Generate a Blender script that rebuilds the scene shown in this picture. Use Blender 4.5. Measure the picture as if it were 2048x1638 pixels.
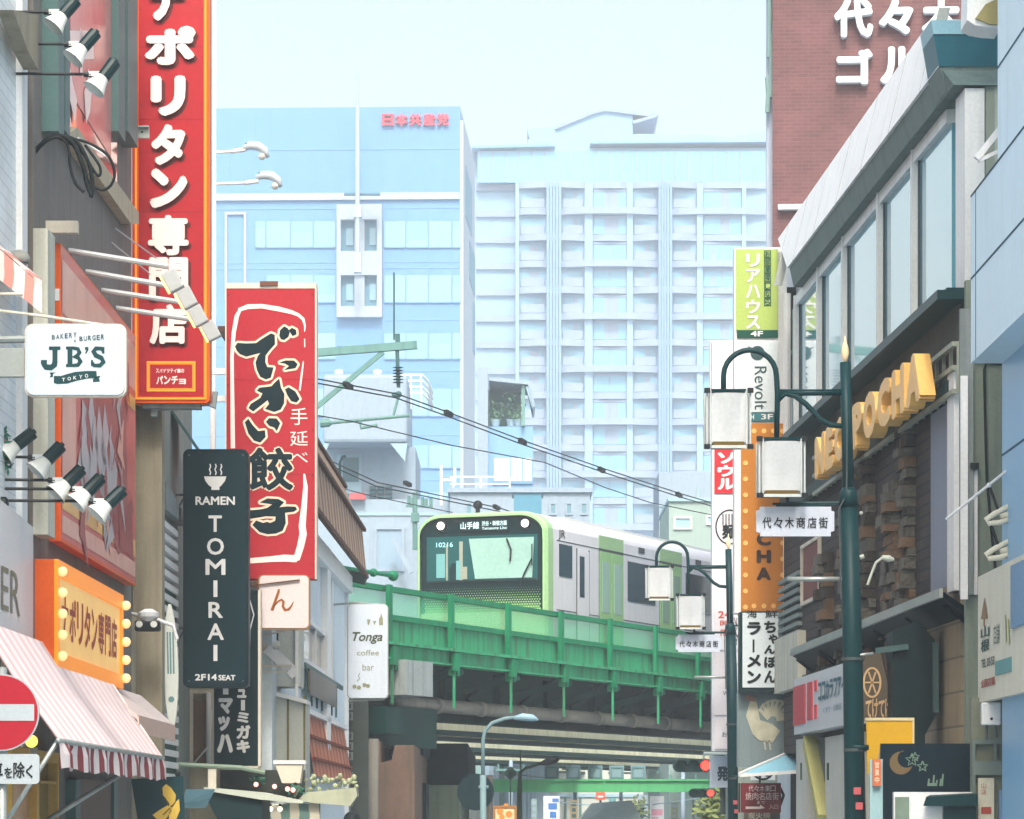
import bpy, bmesh, math, random
from math import radians as R, sin, cos, pi
from mathutils import Vector, Matrix
from mathutils.geometry import tessellate_polygon

for o in list(bpy.data.objects):
    bpy.data.objects.remove(o, do_unlink=True)
SC = bpy.context.scene
COL = SC.collection
random.seed(7)

# ------------------------------------------------------------------ camera
F = 7000.0            # focal length in pixels of the 2048 px wide photograph
EYE = 1.6
cam = bpy.data.cameras.new('camera')
cam.sensor_fit = 'HORIZONTAL'
cam.sensor_width = 36.0
cam.lens = F / 2048.0 * 36.0
cam.shift_y = (1638 - 819) / 2048.0      # horizon lies on the lower edge of the photograph
cam.clip_start = 0.1
cam.clip_end = 5000
cam_o = bpy.data.objects.new('camera', cam)
COL.objects.link(cam_o)
HAZE = 0.00095
cam_o.location = (0, 0, EYE)
cam_o.rotation_euler = (R(90), 0, 0)
SC.camera = cam_o

# ------------------------------------------------------------------ light
SUN = Vector((0.02, -0.66, 0.75)).normalized()       # towards the sun
el = math.asin(SUN.z)
az = math.atan2(SUN.x, SUN.y)
w = bpy.data.worlds.new('World')
SC.world = w
w.use_nodes = True
nt = w.node_tree
bg = nt.nodes['Background']
sky = nt.nodes.new('ShaderNodeTexSky')
sky.sky_type = 'NISHITA'
sky.sun_disc = False
sky.sun_elevation = el
sky.sun_rotation = az
sky.altitude = 0
sky.air_density = 1.6
sky.dust_density = 7.0
sky.ozone_density = 0.4
nt.links.new(sky.outputs[0], bg.inputs[0])
bg.inputs[1].default_value = 0.15
sun = bpy.data.lights.new('sun', 'SUN')
sun.energy = 1.5
sun.angle = R(10)
sun.color = (1.0, 0.98, 0.95)
sun_o = bpy.data.objects.new('sun', sun)
COL.objects.link(sun_o)
sun_o.rotation_euler = (-SUN).to_track_quat('-Z', 'Y').to_euler()
sun_o.location = SUN * 100
SC.view_settings.view_transform = 'Standard'
SC.view_settings.look = 'None'
SC.view_settings.exposure = 0.95
SC.view_settings.gamma = 1
SC.render.film_transparent = False
SC.render.engine = 'CYCLES'
cy = SC.cycles
cy.use_denoising = True
cy.max_bounces = 7
cy.diffuse_bounces = 3
cy.glossy_bounces = 3
cy.transmission_bounces = 4
cy.transparent_max_bounces = 8
cy.volume_bounces = 1
cy.sample_clamp_indirect = 4.0
cy.caustics_reflective = False
cy.caustics_refractive = False

# ------------------------------------------------------------------ materials
def lin(c):
    return tuple((x / 255 / 12.92) if x / 255 <= 0.04045 else ((x / 255 + 0.055) / 1.055) ** 2.4 for x in c)

MATS = {}
def M(name, rgb, rough=0.55, metal=0.0, var=0.10, scale=2.5, streak=0.0, bump=0.0, spec=0.22, emit=0.0, dirt=None, grain=0.05):
    """Painted / weathered surface: two sizes of noise in the colour, optional rain streaks and bump."""
    if name in MATS:
        return MATS[name]
    m = bpy.data.materials.new(name)
    m.use_nodes = True
    t = m.node_tree
    N, L = t.nodes, t.links
    b = N['Principled BSDF']
    c = lin(rgb)
    tc = N.new('ShaderNodeTexCoord')
    n1 = N.new('ShaderNodeTexNoise'); n1.inputs['Scale'].default_value = scale; n1.inputs['Detail'].default_value = 5
    L.new(tc.outputs['Object'], n1.inputs['Vector'])
    mx = N.new('ShaderNodeMix'); mx.data_type = 'RGBA'
    mx.inputs[6].default_value = (*[x * (1 - var) for x in c], 1)
    mx.inputs[7].default_value = (*[min(1, x * (1 + var)) for x in c], 1)
    L.new(n1.outputs[0], mx.inputs[0])
    col = mx.outputs[2]
    if grain:
        n2 = N.new('ShaderNodeTexNoise'); n2.inputs['Scale'].default_value = scale * 14; n2.inputs['Detail'].default_value = 2
        L.new(tc.outputs['Object'], n2.inputs['Vector'])
        m2 = N.new('ShaderNodeMix'); m2.data_type = 'RGBA'; m2.blend_type = 'MULTIPLY'; m2.inputs[0].default_value = 1
        r2 = N.new('ShaderNodeMapRange'); r2.inputs[1].default_value = .3; r2.inputs[2].default_value = .7
        r2.inputs[3].default_value = 1 - grain * 2; r2.inputs[4].default_value = 1.0
        L.new(n2.outputs[0], r2.inputs[0])
        L.new(col, m2.inputs[6]); L.new(r2.outputs[0], m2.inputs[7])
        col = m2.outputs[2]
    if streak:
        mp = N.new('ShaderNodeMapping'); mp.inputs['Scale'].default_value = (7, 7, .55)
        L.new(tc.outputs['Object'], mp.inputs[0])
        n3 = N.new('ShaderNodeTexNoise'); n3.inputs['Scale'].default_value = 1.0; n3.inputs['Detail'].default_value = 4
        L.new(mp.outputs[0], n3.inputs['Vector'])
        r3 = N.new('ShaderNodeMapRange'); r3.inputs[1].default_value = .48; r3.inputs[2].default_value = .72
        r3.inputs[3].default_value = 0; r3.inputs[4].default_value = streak
        L.new(n3.outputs[0], r3.inputs[0])
        m3 = N.new('ShaderNodeMix'); m3.data_type = 'RGBA'
        d = lin(dirt) if dirt else tuple(x * .35 for x in c)
        m3.inputs[7].default_value = (*d, 1)
        L.new(r3.outputs[0], m3.inputs[0]); L.new(col, m3.inputs[6])
        col = m3.outputs[2]
    L.new(col, b.inputs['Base Color'])
    b.inputs['Roughness'].default_value = rough
    b.inputs['Metallic'].default_value = metal
    b.inputs['Specular IOR Level'].default_value = spec
    if emit:
        L.new(col, b.inputs['Emission Color']); b.inputs['Emission Strength'].default_value = emit
    if bump:
        bn = N.new('ShaderNodeBump'); bn.inputs['Strength'].default_value = bump; bn.inputs['Distance'].default_value = .03
        n4 = N.new('ShaderNodeTexNoise'); n4.inputs['Scale'].default_value = scale * 6; n4.inputs['Detail'].default_value = 4
        L.new(tc.outputs['Object'], n4.inputs['Vector'])
        L.new(n4.outputs[0], bn.inputs['Height']); L.new(bn.outputs[0], b.inputs['Normal'])
    MATS[name] = m
    return m

def brick(name, c1, c2, mortar, scale=1.0, bw=.22, bh=.075, rough=.8, msize=.012, bump=.4, axis='xz'):
    """Courses of brick or block in the object's own x (or y) and z."""
    m = bpy.data.materials.new(name); m.use_nodes = True
    t = m.node_tree; N, L = t.nodes, t.links; b = N['Principled BSDF']
    tc = N.new('ShaderNodeTexCoord'); sp = N.new('ShaderNodeSeparateXYZ'); cb = N.new('ShaderNodeCombineXYZ')
    L.new(tc.outputs['Object'], sp.inputs[0])
    ad = N.new('ShaderNodeMath'); ad.operation = 'ADD'
    L.new(sp.outputs[0], ad.inputs[0]); L.new(sp.outputs[1], ad.inputs[1])
    L.new(ad.outputs[0], cb.inputs[0]); L.new(sp.outputs[2], cb.inputs[1])
    br = N.new('ShaderNodeTexBrick')
    L.new(cb.outputs[0], br.inputs['Vector'])
    br.inputs['Color1'].default_value = (*lin(c1), 1); br.inputs['Color2'].default_value = (*lin(c2), 1)
    br.inputs['Mortar'].default_value = (*lin(mortar), 1)
    br.inputs['Scale'].default_value = scale; br.inputs['Brick Width'].default_value = bw; br.inputs['Row Height'].default_value = bh
    br.inputs['Mortar Size'].default_value = msize; br.inputs['Mortar Smooth'].default_value = .3; br.inputs['Bias'].default_value = -.1
    n = N.new('ShaderNodeTexNoise'); n.inputs['Scale'].default_value = 1.3; n.inputs['Detail'].default_value = 6
    L.new(tc.outputs['Object'], n.inputs['Vector'])
    mr = N.new('ShaderNodeMapRange'); mr.inputs[1].default_value = .3; mr.inputs[2].default_value = .7; mr.inputs[3].default_value = .75; mr.inputs[4].default_value = 1.15
    L.new(n.outputs[0], mr.inputs[0])
    mx = N.new('ShaderNodeMix'); mx.data_type = 'RGBA'; mx.blend_type = 'MULTIPLY'; mx.inputs[0].default_value = 1
    L.new(br.outputs[0], mx.inputs[6]); L.new(mr.outputs[0], mx.inputs[7]); L.new(mx.outputs[2], b.inputs['Base Color'])
    bp = N.new('ShaderNodeBump'); bp.inputs['Strength'].default_value = bump; bp.inputs['Distance'].default_value = .02; bp.invert = True
    L.new(br.outputs['Fac'], bp.inputs['Height']); L.new(bp.outputs[0], b.inputs['Normal'])
    b.inputs['Roughness'].default_value = rough
    MATS[name] = m
    return m

def stripes(name, ca, cb_, period, axis=0, duty=.5, rough=.7, wave=0.0):
    """Woven two-colour stripes across one object axis."""
    m = bpy.data.materials.new(name); m.use_nodes = True
    t = m.node_tree; N, L = t.nodes, t.links; b = N['Principled BSDF']
    tc = N.new('ShaderNodeTexCoord'); sp = N.new('ShaderNodeSeparateXYZ'); L.new(tc.outputs['Object'], sp.inputs[0])
    src = sp.outputs[axis]
    if wave:
        n = N.new('ShaderNodeTexNoise'); n.inputs['Scale'].default_value = 2; L.new(tc.outputs['Object'], n.inputs['Vector'])
        a = N.new('ShaderNodeMath'); a.operation = 'MULTIPLY_ADD'; a.inputs[1].default_value = wave; L.new(n.outputs[0], a.inputs[0]); L.new(src, a.inputs[2]); src = a.outputs[0]
    d = N.new('ShaderNodeMath'); d.operation = 'DIVIDE'; d.inputs[1].default_value = period; L.new(src, d.inputs[0])
    f = N.new('ShaderNodeMath'); f.operation = 'FRACT'; L.new(d.outputs[0], f.inputs[0])
    g = N.new('ShaderNodeMath'); g.operation = 'GREATER_THAN'; g.inputs[1].default_value = duty; L.new(f.outputs[0], g.inputs[0])
    mx = N.new('ShaderNodeMix'); mx.data_type = 'RGBA'
    mx.inputs[6].default_value = (*lin(ca), 1); mx.inputs[7].default_value = (*lin(cb_), 1)
    L.new(g.outputs[0], mx.inputs[0])
    n2 = N.new('ShaderNodeTexNoise'); n2.inputs['Scale'].default_value = 6; n2.inputs['Detail'].default_value = 5; L.new(tc.outputs['Object'], n2.inputs['Vector'])
    mr = N.new('ShaderNodeMapRange'); mr.inputs[3].default_value = .8; mr.inputs[4].default_value = 1.1; L.new(n2.outputs[0], mr.inputs[0])
    mm = N.new('ShaderNodeMix'); mm.data_type = 'RGBA'; mm.blend_type = 'MULTIPLY'; mm.inputs[0].default_value = 1
    L.new(mx.outputs[2], mm.inputs[6]); L.new(mr.outputs[0], mm.inputs[7]); L.new(mm.outputs[2], b.inputs['Base Color'])
    b.inputs['Roughness'].default_value = rough
    MATS[name] = m
    return m

def glassy(name, rgb, rough=.08, spec=.8, var=.15, scale=.8, coat=.6):
    """Window glass seen from outside: dark tinted body under a clear reflecting coat."""
    m = M(name, rgb, rough=rough, var=var, scale=scale, grain=0)
    b = m.node_tree.nodes['Principled BSDF']
    b.inputs['Specular IOR Level'].default_value = spec
    b.inputs['Coat Weight'].default_value = coat; b.inputs['Coat Roughness'].default_value = .03
    return m

def sheer(name, rgb, alpha, rough=.4):
    """Thin see-through sheet (mesh panel, plastic lamp glass)."""
    m = M(name, rgb, rough=rough)
    t = m.node_tree; N, L = t.nodes, t.links
    b = N['Principled BSDF']; out = N['Material Output']
    tr = N.new('ShaderNodeBsdfTransparent'); ms = N.new('ShaderNodeMixShader')
    ms.inputs[0].default_value = alpha
    L.new(tr.outputs[0], ms.inputs[1]); L.new(b.outputs[0], ms.inputs[2]); L.new(ms.outputs[0], out.inputs[0])
    return m

def glow(name, rgb, strength):
    m = bpy.data.materials.new(name); m.use_nodes = True
    b = m.node_tree.nodes['Principled BSDF']
    b.inputs['Base Color'].default_value = (*lin(rgb), 1)
    b.inputs['Emission Color'].default_value = (*lin(rgb), 1); b.inputs['Emission Strength'].default_value = strength
    MATS[name] = m
    return m

# ------------------------------------------------------------------ mesh building
_TX = {}
def text_geo(s, off=0.0, extrude=0.0, shear=0.0):
    k = (s, off, extrude, shear)
    if k not in _TX:
        c = bpy.data.curves.new('lettering_curve', 'FONT'); c.body = s; c.offset = off; c.extrude = extrude; c.shear = shear
        c.resolution_u = 3
        o = bpy.data.objects.new('lettering_curve', c); COL.objects.link(o)
        dg = bpy.context.evaluated_depsgraph_get()
        me = bpy.data.meshes.new_from_object(o.evaluated_get(dg))
        V = [tuple(v.co) for v in me.vertices]; P = [tuple(p.vertices) for p in me.polygons]
        bpy.data.objects.remove(o, do_unlink=True); bpy.data.curves.remove(c); bpy.data.meshes.remove(me)
        _TX[k] = (V, P)
    return _TX[k]

class MB:
    """Collects shapes in a thing's own axes: x to the right, y away from the viewer, z up."""
    def __init__(s): s.v = []; s.f = []; s.mi = []; s.m = 0
    def add(s, vs, fs):
        b = len(s.v); s.v += [tuple(p) for p in vs]
        s.f += [tuple(i + b for i in f) for f in fs]; s.mi += [s.m] * len(fs)
        return s
    def box(s, x0, x1, y0, y1, z0, z1):
        x0, x1 = min(x0, x1), max(x0, x1); y0, y1 = min(y0, y1), max(y0, y1); z0, z1 = min(z0, z1), max(z0, z1)
        return s.add([(x0, y0, z0), (x1, y0, z0), (x1, y1, z0), (x0, y1, z0), (x0, y0, z1), (x1, y0, z1), (x1, y1, z1), (x0, y1, z1)],
                     [(0, 1, 5, 4), (1, 2, 6, 5), (2, 3, 7, 6), (3, 0, 4, 7), (4, 5, 6, 7), (3, 2, 1, 0)])
    def hexa(s, p): return s.add(p, [(0, 1, 5, 4), (1, 2, 6, 5), (2, 3, 7, 6), (3, 0, 4, 7), (4, 5, 6, 7), (3, 2, 1, 0)])
    def frame(s, x0, x1, y0, y1, z0, z1, t):
        s.box(x0, x0 + t, y0, y1, z0, z1); s.box(x1 - t, x1, y0, y1, z0, z1)
        s.box(x0 + t, x1 - t, y0, y1, z0, z0 + t); return s.box(x0 + t, x1 - t, y0, y1, z1 - t, z1)
    def prism(s, pts, y0, y1):
        """Outline in (x, z) pushed from y0 to y1."""
        n = len(pts)
        a = sum(pts[i][0] * pts[(i + 1) % n][1] - pts[(i + 1) % n][0] * pts[i][1] for i in range(n))
        if a < 0: pts = pts[::-1]
        vs = [(x, y0, z) for x, z in pts] + [(x, y1, z) for x, z in pts]
        tri = tessellate_polygon([[Vector((x, z, 0)) for x, z in pts]])
        fs = []
        for t in tri:
            a_, b_, c_ = [pts[i] for i in t]
            if (b_[0] - a_[0]) * (c_[1] - a_[1]) - (b_[1] - a_[1]) * (c_[0] - a_[0]) < 0: t = t[::-1]
            fs.append(tuple(t)); fs.append(tuple(i + n for i in t[::-1]))
        fs += [(i, i + n, (i + 1) % n + n, (i + 1) % n) for i in range(n)]
        return s.add(vs, fs)
    def flat(s, pts, y):
        n = len(pts)
        a = sum(pts[i][0] * pts[(i + 1) % n][1] - pts[(i + 1) % n][0] * pts[i][1] for i in range(n))
        if a < 0: pts = pts[::-1]
        fs = []
        for t in tessellate_polygon([[Vector((x, z, 0)) for x, z in pts]]):
            a_, b_, c_ = [pts[i] for i in t]
            fs.append(tuple(t[::-1]) if (b_[0] - a_[0]) * (c_[1] - a_[1]) - (b_[1] - a_[1]) * (c_[0] - a_[0]) < 0 else tuple(t))
        return s.add([(x, y, z) for x, z in pts], fs)
    def rect(s, x0, x1, z0, z1, y): return s.add([(x0, y, z0), (x1, y, z0), (x1, y, z1), (x0, y, z1)], [(0, 1, 2, 3)])
    def ribbon(s, pts, w, y):
        """Flat brush stroke along (x, z) points; w is one width or one for each point."""
        if not hasattr(w, '__len__'): w = [w] * len(pts)
        L, Rr = [], []
        for i, (x, z) in enumerate(pts):
            a = pts[max(0, i - 1)]; b = pts[min(len(pts) - 1, i + 1)]
            d = Vector((b[0] - a[0], b[1] - a[1])).normalized(); n = Vector((-d.y, d.x)) * w[i] / 2
            L.append((x + n.x, y, z + n.y)); Rr.append((x - n.x, y, z - n.y))
        n = len(pts)
        return s.add(L + Rr, [(n + i, n + i + 1, i + 1, i) for i in range(n - 1)])
    def rrect(s, x0, x1, z0, z1, y0, y1, r, k=5): return s.prism(rr(x0, x1, z0, z1, r, k), y0, y1)
    def disc(s, cx, cz, r, y0, y1, n=28): return s.prism([(cx + r * cos(2 * pi * i / n), cz + r * sin(2 * pi * i / n)) for i in range(n)], y0, y1)
    def tube(s, pts, r, n=8, cap=True):
        pts = [Vector(p) for p in pts]; rs = r if hasattr(r, '__len__') else [r] * len(pts)
        vs = []; prev = None
        for i, p in enumerate(pts):
            d = (pts[min(i + 1, len(pts) - 1)] - pts[max(i - 1, 0)]).normalized()
            if prev is None: u = d.orthogonal().normalized()
            else: u = (prev - d * prev.dot(d)); u = u.normalized() if u.length > 1e-6 else d.orthogonal().normalized()
            prev = u; q = d.cross(u)
            vs += [p + (u * cos(2 * pi * k / n) + q * sin(2 * pi * k / n)) * rs[i] for k in range(n)]
        fs = [(i * n + k, i * n + (k + 1) % n, (i + 1) * n + (k + 1) % n, (i + 1) * n + k) for i in range(len(pts) - 1) for k in range(n)]
        if cap: fs += [tuple(range(n))[::-1], tuple((len(pts) - 1) * n + k for k in range(n))]
        return s.add(vs, fs)
    def bar(s, a, b, t):
        """Square bar between two points."""
        a, b = Vector(a), Vector(b); d = (b - a).normalized(); u = d.cross(Vector((0, 0, 1)))
        u = u.normalized() if u.length > 1e-4 else Vector((1, 0, 0)); q = u.cross(d); t /= 2
        return s.hexa([a - u * t - q * t, a + u * t - q * t, a + u * t + q * t, a - u * t + q * t, b - u * t - q * t, b + u * t - q * t, b + u * t + q * t, b - u * t + q * t])
    def lathe(s, prof, c, n=16, axis='z'):
        vs = []
        for r, h in prof:
            for k in range(n):
                a, b = r * cos(2 * pi * k / n), r * sin(2 * pi * k / n)
                vs.append((c[0] + a, c[1] + b, c[2] + h) if axis == 'z' else (c[0] + a, c[1] + h, c[2] + b) if axis == 'y' else (c[0] + h, c[1] + a, c[2] + b))
        m = len(prof)
        fs = [(i * n + k, i * n + (k + 1) % n, (i + 1) * n + (k + 1) % n, (i + 1) * n + k) for i in range(m - 1) for k in range(n)]
        fs += [tuple(range(n))[::-1], tuple((m - 1) * n + k for k in range(n))]
        return s.add(vs, fs)
    def ball(s, c, r, n=10, sx=1, sy=1, sz=1):
        pr = [(max(1e-4, r * sin(pi * i / n)), -r * cos(pi * i / n)) for i in range(n + 1)]
        vs = []; k2 = n + 4
        for a, h in pr:
            vs += [(c[0] + a * cos(2 * pi * k / k2) * sx, c[1] + a * sin(2 * pi * k / k2) * sy, c[2] + h * sz) for k in range(k2)]
        return s.add(vs, [(i * k2 + k, i * k2 + (k + 1) % k2, (i + 1) * k2 + (k + 1) % k2, (i + 1) * k2 + k) for i in range(n) for k in range(k2)])
    def text(s, st, x0, x1, z0, z1, y, off=0.0, depth=0.0, keep=False, shear=0.0, turn=0):
        V, P = text_geo(st, 0.0, .5 if depth else 0.0, shear)
        if not V: return s
        if off:                       # heavier stroke: the glyph laid down around a small circle
            n0 = len(V); ring_ = [(0, 0)] + [(cos(R(45 * k)) * off, sin(R(45 * k)) * off) for k in range(8)]
            V = [(a + dx, b + dy, c) for dx, dy in ring_ for a, b, c in V]
            P = [tuple(i + n0 * k for i in p) for k in range(9) for p in P]
            lay = [k * .00025 for k in range(9) for _ in range(n0)]
        else: lay = [0.0] * len(V)
        if turn: V = [(b, -a, c) for a, b, c in V] if turn > 0 else [(-b, a, c) for a, b, c in V]
        ax, bx = min(v[0] for v in V), max(v[0] for v in V); az_, bz = min(v[1] for v in V), max(v[1] for v in V)
        sx = (x1 - x0) / max(bx - ax, 1e-6); sz = (z1 - z0) / max(bz - az_, 1e-6)
        if keep: sx = sz = min(sx, sz)
        ox = (x0 + x1) / 2 - (ax + bx) / 2 * sx; oz = (z0 + z1) / 2 - (az_ + bz) / 2 * sz
        return s.add([(ox + a * sx, y - c * depth - l_, oz + b * sz) for (a, b, c), l_ in zip(V, lay)], P)
    def column(s, st, x0, x1, z1, z0, y, off=0.0, gap=.06, depth=0.0, shear=0.0):
        """Characters one under another from z1 down to z0."""
        h = (z1 - z0) / len(st)
        for i, ch in enumerate(st):
            if ch == ' ': continue
            if ch == 'ー': s.box((x0 + x1) / 2 - (x1 - x0) * .09, (x0 + x1) / 2 + (x1 - x0) * .09, y - .002, y, z1 - h * (i + .92), z1 - h * (i + .1)); continue
            if ch in 'ッャュョっゃゅょ': s.text(ch, x0 + (x1 - x0) * .25, x1, z1 - h * (i + .85), z1 - h * (i + .15), y, off, depth, shear=shear); continue
            s.text(ch, x0, x1, z1 - h * (i + 1 - gap), z1 - h * (i + gap), y, off, depth, shear=shear)
        return s
    def build(s, name, mats, parent=None, smooth=False, bevel=0.0):
        me = bpy.data.meshes.new(name)
        me.from_pydata(s.v, [], s.f)
        for mm in (mats if isinstance(mats, (list, tuple)) else [mats]): me.materials.append(mm)
        me.polygons.foreach_set('material_index', s.mi)
        if smooth: me.polygons.foreach_set('use_smooth', [True] * len(me.polygons))
        me.update()
        o = bpy.data.objects.new(name, me); COL.objects.link(o)
        if parent is not None: o.parent = parent.o if isinstance(parent, Fr) else parent
        if bevel:
            bv = o.modifiers.new('bevel', 'BEVEL'); bv.width = bevel; bv.segments = 2; bv.limit_method = 'ANGLE'; bv.angle_limit = R(40)
        return o

def rr(x0, x1, z0, z1, r, k=5):
    out = []
    for cx, cz, a0 in ((x1 - r, z1 - r, 0), (x0 + r, z1 - r, 90), (x0 + r, z0 + r, 180), (x1 - r, z0 + r, 270)):
        out += [(cx + r * cos(R(a0 + 90 * i / k)), cz + r * sin(R(a0 + 90 * i / k))) for i in range(k + 1)]
    return out

def grow(pts, d):
    """Outline pushed outwards by d."""
    n = len(pts); a = sum(pts[i][0] * pts[(i + 1) % n][1] - pts[(i + 1) % n][0] * pts[i][1] for i in range(n))
    sg = 1 if a > 0 else -1; out = []
    for i in range(n):
        p, q, r = Vector(pts[i - 1]), Vector(pts[i]), Vector(pts[(i + 1) % n])
        e1 = (q - p).normalized(); e2 = (r - q).normalized()
        n1 = Vector((e1.y, -e1.x)) * sg; n2 = Vector((e2.y, -e2.x)) * sg
        m = n1 + n2; m = m.normalized() if m.length > .2 else n1
        k = d / max(.55, m.dot(n1)); out.append((q.x + m.x * k, q.y + m.y * k))
    return out

def tag(o, label=None, cat=None, group=None, kind=None):
    if label: o['label'] = label
    if cat: o['category'] = cat
    if group: o['group'] = group
    if kind: o['kind'] = kind
    return o

def ray(u, v): return Vector(((u - 1024) / F, 1, (1638 - v) / F))
def P(u, v, Y): return Vector((0, 0, EYE)) + ray(u, v) * Y

class Fr:
    """A thing: an Empty at its base and the axes its parts are drawn in."""
    def __init__(s, name, loc, rz=0.0, label=None, cat=None, group=None, tilt=0.0):
        s.o = bpy.data.objects.new(name, None); COL.objects.link(s.o); s.o.empty_display_size = .2
        s.o.location = loc; s.o.rotation_euler = (0, tilt, rz); tag(s.o, label, cat, group)
        s.L = Vector(loc); s.rot = Matrix.Rotation(-rz, 3, 'Z')
    def px(s, u, v, y=0.0):
        """Where the sight line through a photograph point meets the thing's plane y: its (x, z)."""
        o = s.rot @ (Vector((0, 0, EYE)) - s.L); d = s.rot @ ray(u, v); t = (y - o.y) / d.y
        p = o + d * t; return p.x, p.z
    def pxs(s, u, v, x=0.0):
        o = s.rot @ (Vector((0, 0, EYE)) - s.L); d = s.rot @ ray(u, v); t = (x - o.x) / d.x
        p = o + d * t; return p.y, p.z
    def pts(s, L, y=0.0): return [s.px(u, v, y) for u, v in L]
    def loc3(s, u, v, Y):
        return s.rot @ (P(u, v, Y) - s.L)

def facing(name, u0, v0, u1, v1, Y, label, cat, group=None, rz=0.0):
    """A thing that faces the street at depth Y; returns it with the extents of the photograph box in its axes."""
    p = P((u0 + u1) / 2, v1, Y)
    f = Fr(name, p, rz, label, cat, group)
    x0, z1 = f.px(u0, v0); x1, z0 = f.px(u1, v1)
    return f, x0, x1, z0, z1

def copy_tree(o, parent=None):
    c = o.copy(); COL.objects.link(c); c.parent = parent
    for ch in list(o.children): copy_tree(ch, c)
    return c
# ------------------------------------------------------------------ shared materials
asphalt = M('asphalt', (104, 118, 126), rough=.9, var=.25, scale=4, bump=.3)
paving = M('paving', (176, 192, 200), rough=.85, var=.15, scale=3, bump=.2)
white_pt = M('white_paint', (228, 231, 232), rough=.5, streak=.18, var=.05)
white_cl = M('white_plastic', (222, 226, 229), rough=.35, var=.03)
ivory = M('ivory_paint', (214, 208, 194), rough=.6, streak=.3)
cream = M('cream_render', (196, 198, 186), rough=.85, streak=.4, bump=.25)
grey_c = M('grey_concrete', (140, 150, 150), rough=.9, streak=.5, bump=.3, var=.15)
dgrey = M('dark_grey_metal', (70, 78, 80), rough=.5, var=.15)
steel = M('galvanised_steel', (165, 172, 170), rough=.4, metal=.5, var=.15, streak=.2)
black_m = M('black_metal', (24, 30, 33), rough=.45, var=.2)
teal_p = M('dark_teal_paint', (2, 50, 54), rough=.45, spec=.2, var=.18, streak=.15)
ink = M('black_ink', (20, 30, 32), rough=.5, var=.05)
wht_ink = M('white_ink', (218, 220, 220), rough=.45, var=.03, grain=.02)
pink_ink = M('pale_pink_ink', (250, 222, 216), rough=.45, var=.03, grain=.02)
cable = M('black_cable', (22, 30, 32), rough=.5)

# ------------------------------------------------------------------ ground
def sheet(name, x0, x1, y0, y1, z, m, th=None):
    b = MB()
    if th: b.box(x0, x1, y0, y1, z - th, z)
    else: b.add([(x0, y0, z), (x1, y0, z), (x1, y1, z), (x0, y1, z)], [(0, 1, 2, 3)])
    return tag(b.build(name, m), kind='structure')
sheet('ground', -400, 400, -80, 900, 0, paving)
sheet('road', -1.7, 1.5, -60, 400, .004, asphalt)
sheet('pavement', -6, -1.72, -60, 56, .14, paving, .136)
sheet('pavement', 1.52, 6, -60, 62, .14, paving, .136)

# ------------------------------------------------------------------ blue office tower
blueA = M('blue_panel', (100, 146, 190), rough=.35, var=.06, scale=.08, grain=.03)  # tower tints carry part of the distance haze in the paint
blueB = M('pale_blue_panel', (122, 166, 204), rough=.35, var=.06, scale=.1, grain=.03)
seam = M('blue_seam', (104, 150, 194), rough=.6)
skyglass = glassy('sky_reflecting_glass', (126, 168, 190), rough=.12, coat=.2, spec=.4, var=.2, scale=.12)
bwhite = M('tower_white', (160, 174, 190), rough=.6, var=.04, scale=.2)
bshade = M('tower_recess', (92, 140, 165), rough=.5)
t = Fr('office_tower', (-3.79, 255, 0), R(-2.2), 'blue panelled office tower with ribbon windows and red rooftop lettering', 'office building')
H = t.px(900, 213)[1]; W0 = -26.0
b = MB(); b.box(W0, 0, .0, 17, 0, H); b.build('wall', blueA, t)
b = MB(); b.box(W0, -.02, -.25, -.002, t.px(800, 386)[1] - .5, t.px(800, 386)[1]); b.build('ledge', bwhite, t)
b = MB()                                           # open joints between the panels
for u in (458, 510, 540, 580, 627, 672, 768, 812, 857, 903): x = t.px(u, 500)[0]; b.box(x - .06, x + .06, -.03, .02, 0, H)
for v in (298, 416, 466 + 58, 524 + 12, 640, 690, 772 - 30, 870, 960): z = t.px(700, v)[1]; b.box(W0, 0, -.035, .02, z - .07, z + .07)
b.build('panel_joint', seam, t)
b = MB(); b.box(.003, .25, .0, 17, 0, H - 1)       # white flank, stair openings
b.build('flank', bwhite, t)
for (u0, v0, v1) in ((930, 330, 430), (938, 480, 560), (945, 600, 700)):
    y0, z1 = t.pxs(u0, v0, .25); y1, _ = t.pxs(u0 + 9, v0, .25); z0 = t.pxs(u0, v1, .25)[1]
    b = MB(); b.prism([(0, 0), (1, 0)], 0, 1) if 0 else b.box(.2, .3, y0, min(16.5, y1 + 3), z0, z1); b.build('opening', bshade, t)
for (v0, v1) in ((443, 494), (551, 604), (667, 717), (778, 831), (891, 935), (985, 1035), (1085, 1135)):
    for (u0, u1) in ((511, 531), (533, 580), (582, 626), (628, 671), (769, 811), (813, 856), (858, 903), (905, 921)):
        if u1 < 540 and v0 > 460: continue
        x0, z1 = t.px(u0, v0); x1, z0 = t.px(u1, v1)
        b = MB(); b.m = 0; b.box(x0, x1, -.09, .03, z0, z1); b.m = 1
        b.box(x0 - .05, x0, -.14, .03, z0, z1); b.box(x0, x1, -.14, .03, z0 - .08, z0)
        bl_ = random.choice((0, 0, .25, .4, .7))
        if bl_: b.m = 2; b.box(x0 + .05, x1 - .05, -.1, -.09, z1 - (z1 - z0) * bl_, z1)
        b.build('window', [skyglass, seam, MATS['pale_blue_panel']], t)
x0, z1 = t.px(675, 412); x1, z0 = t.px(765, 636)
b = MB(); xa = t.px(683, 0)[0]; xb = t.px(710, 0)[0]; xc = t.px(730, 0)[0]; xd = t.px(755, 0)[0]
zz = [t.px(700, v)[1] for v in (442, 505, 553, 615)]
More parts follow.
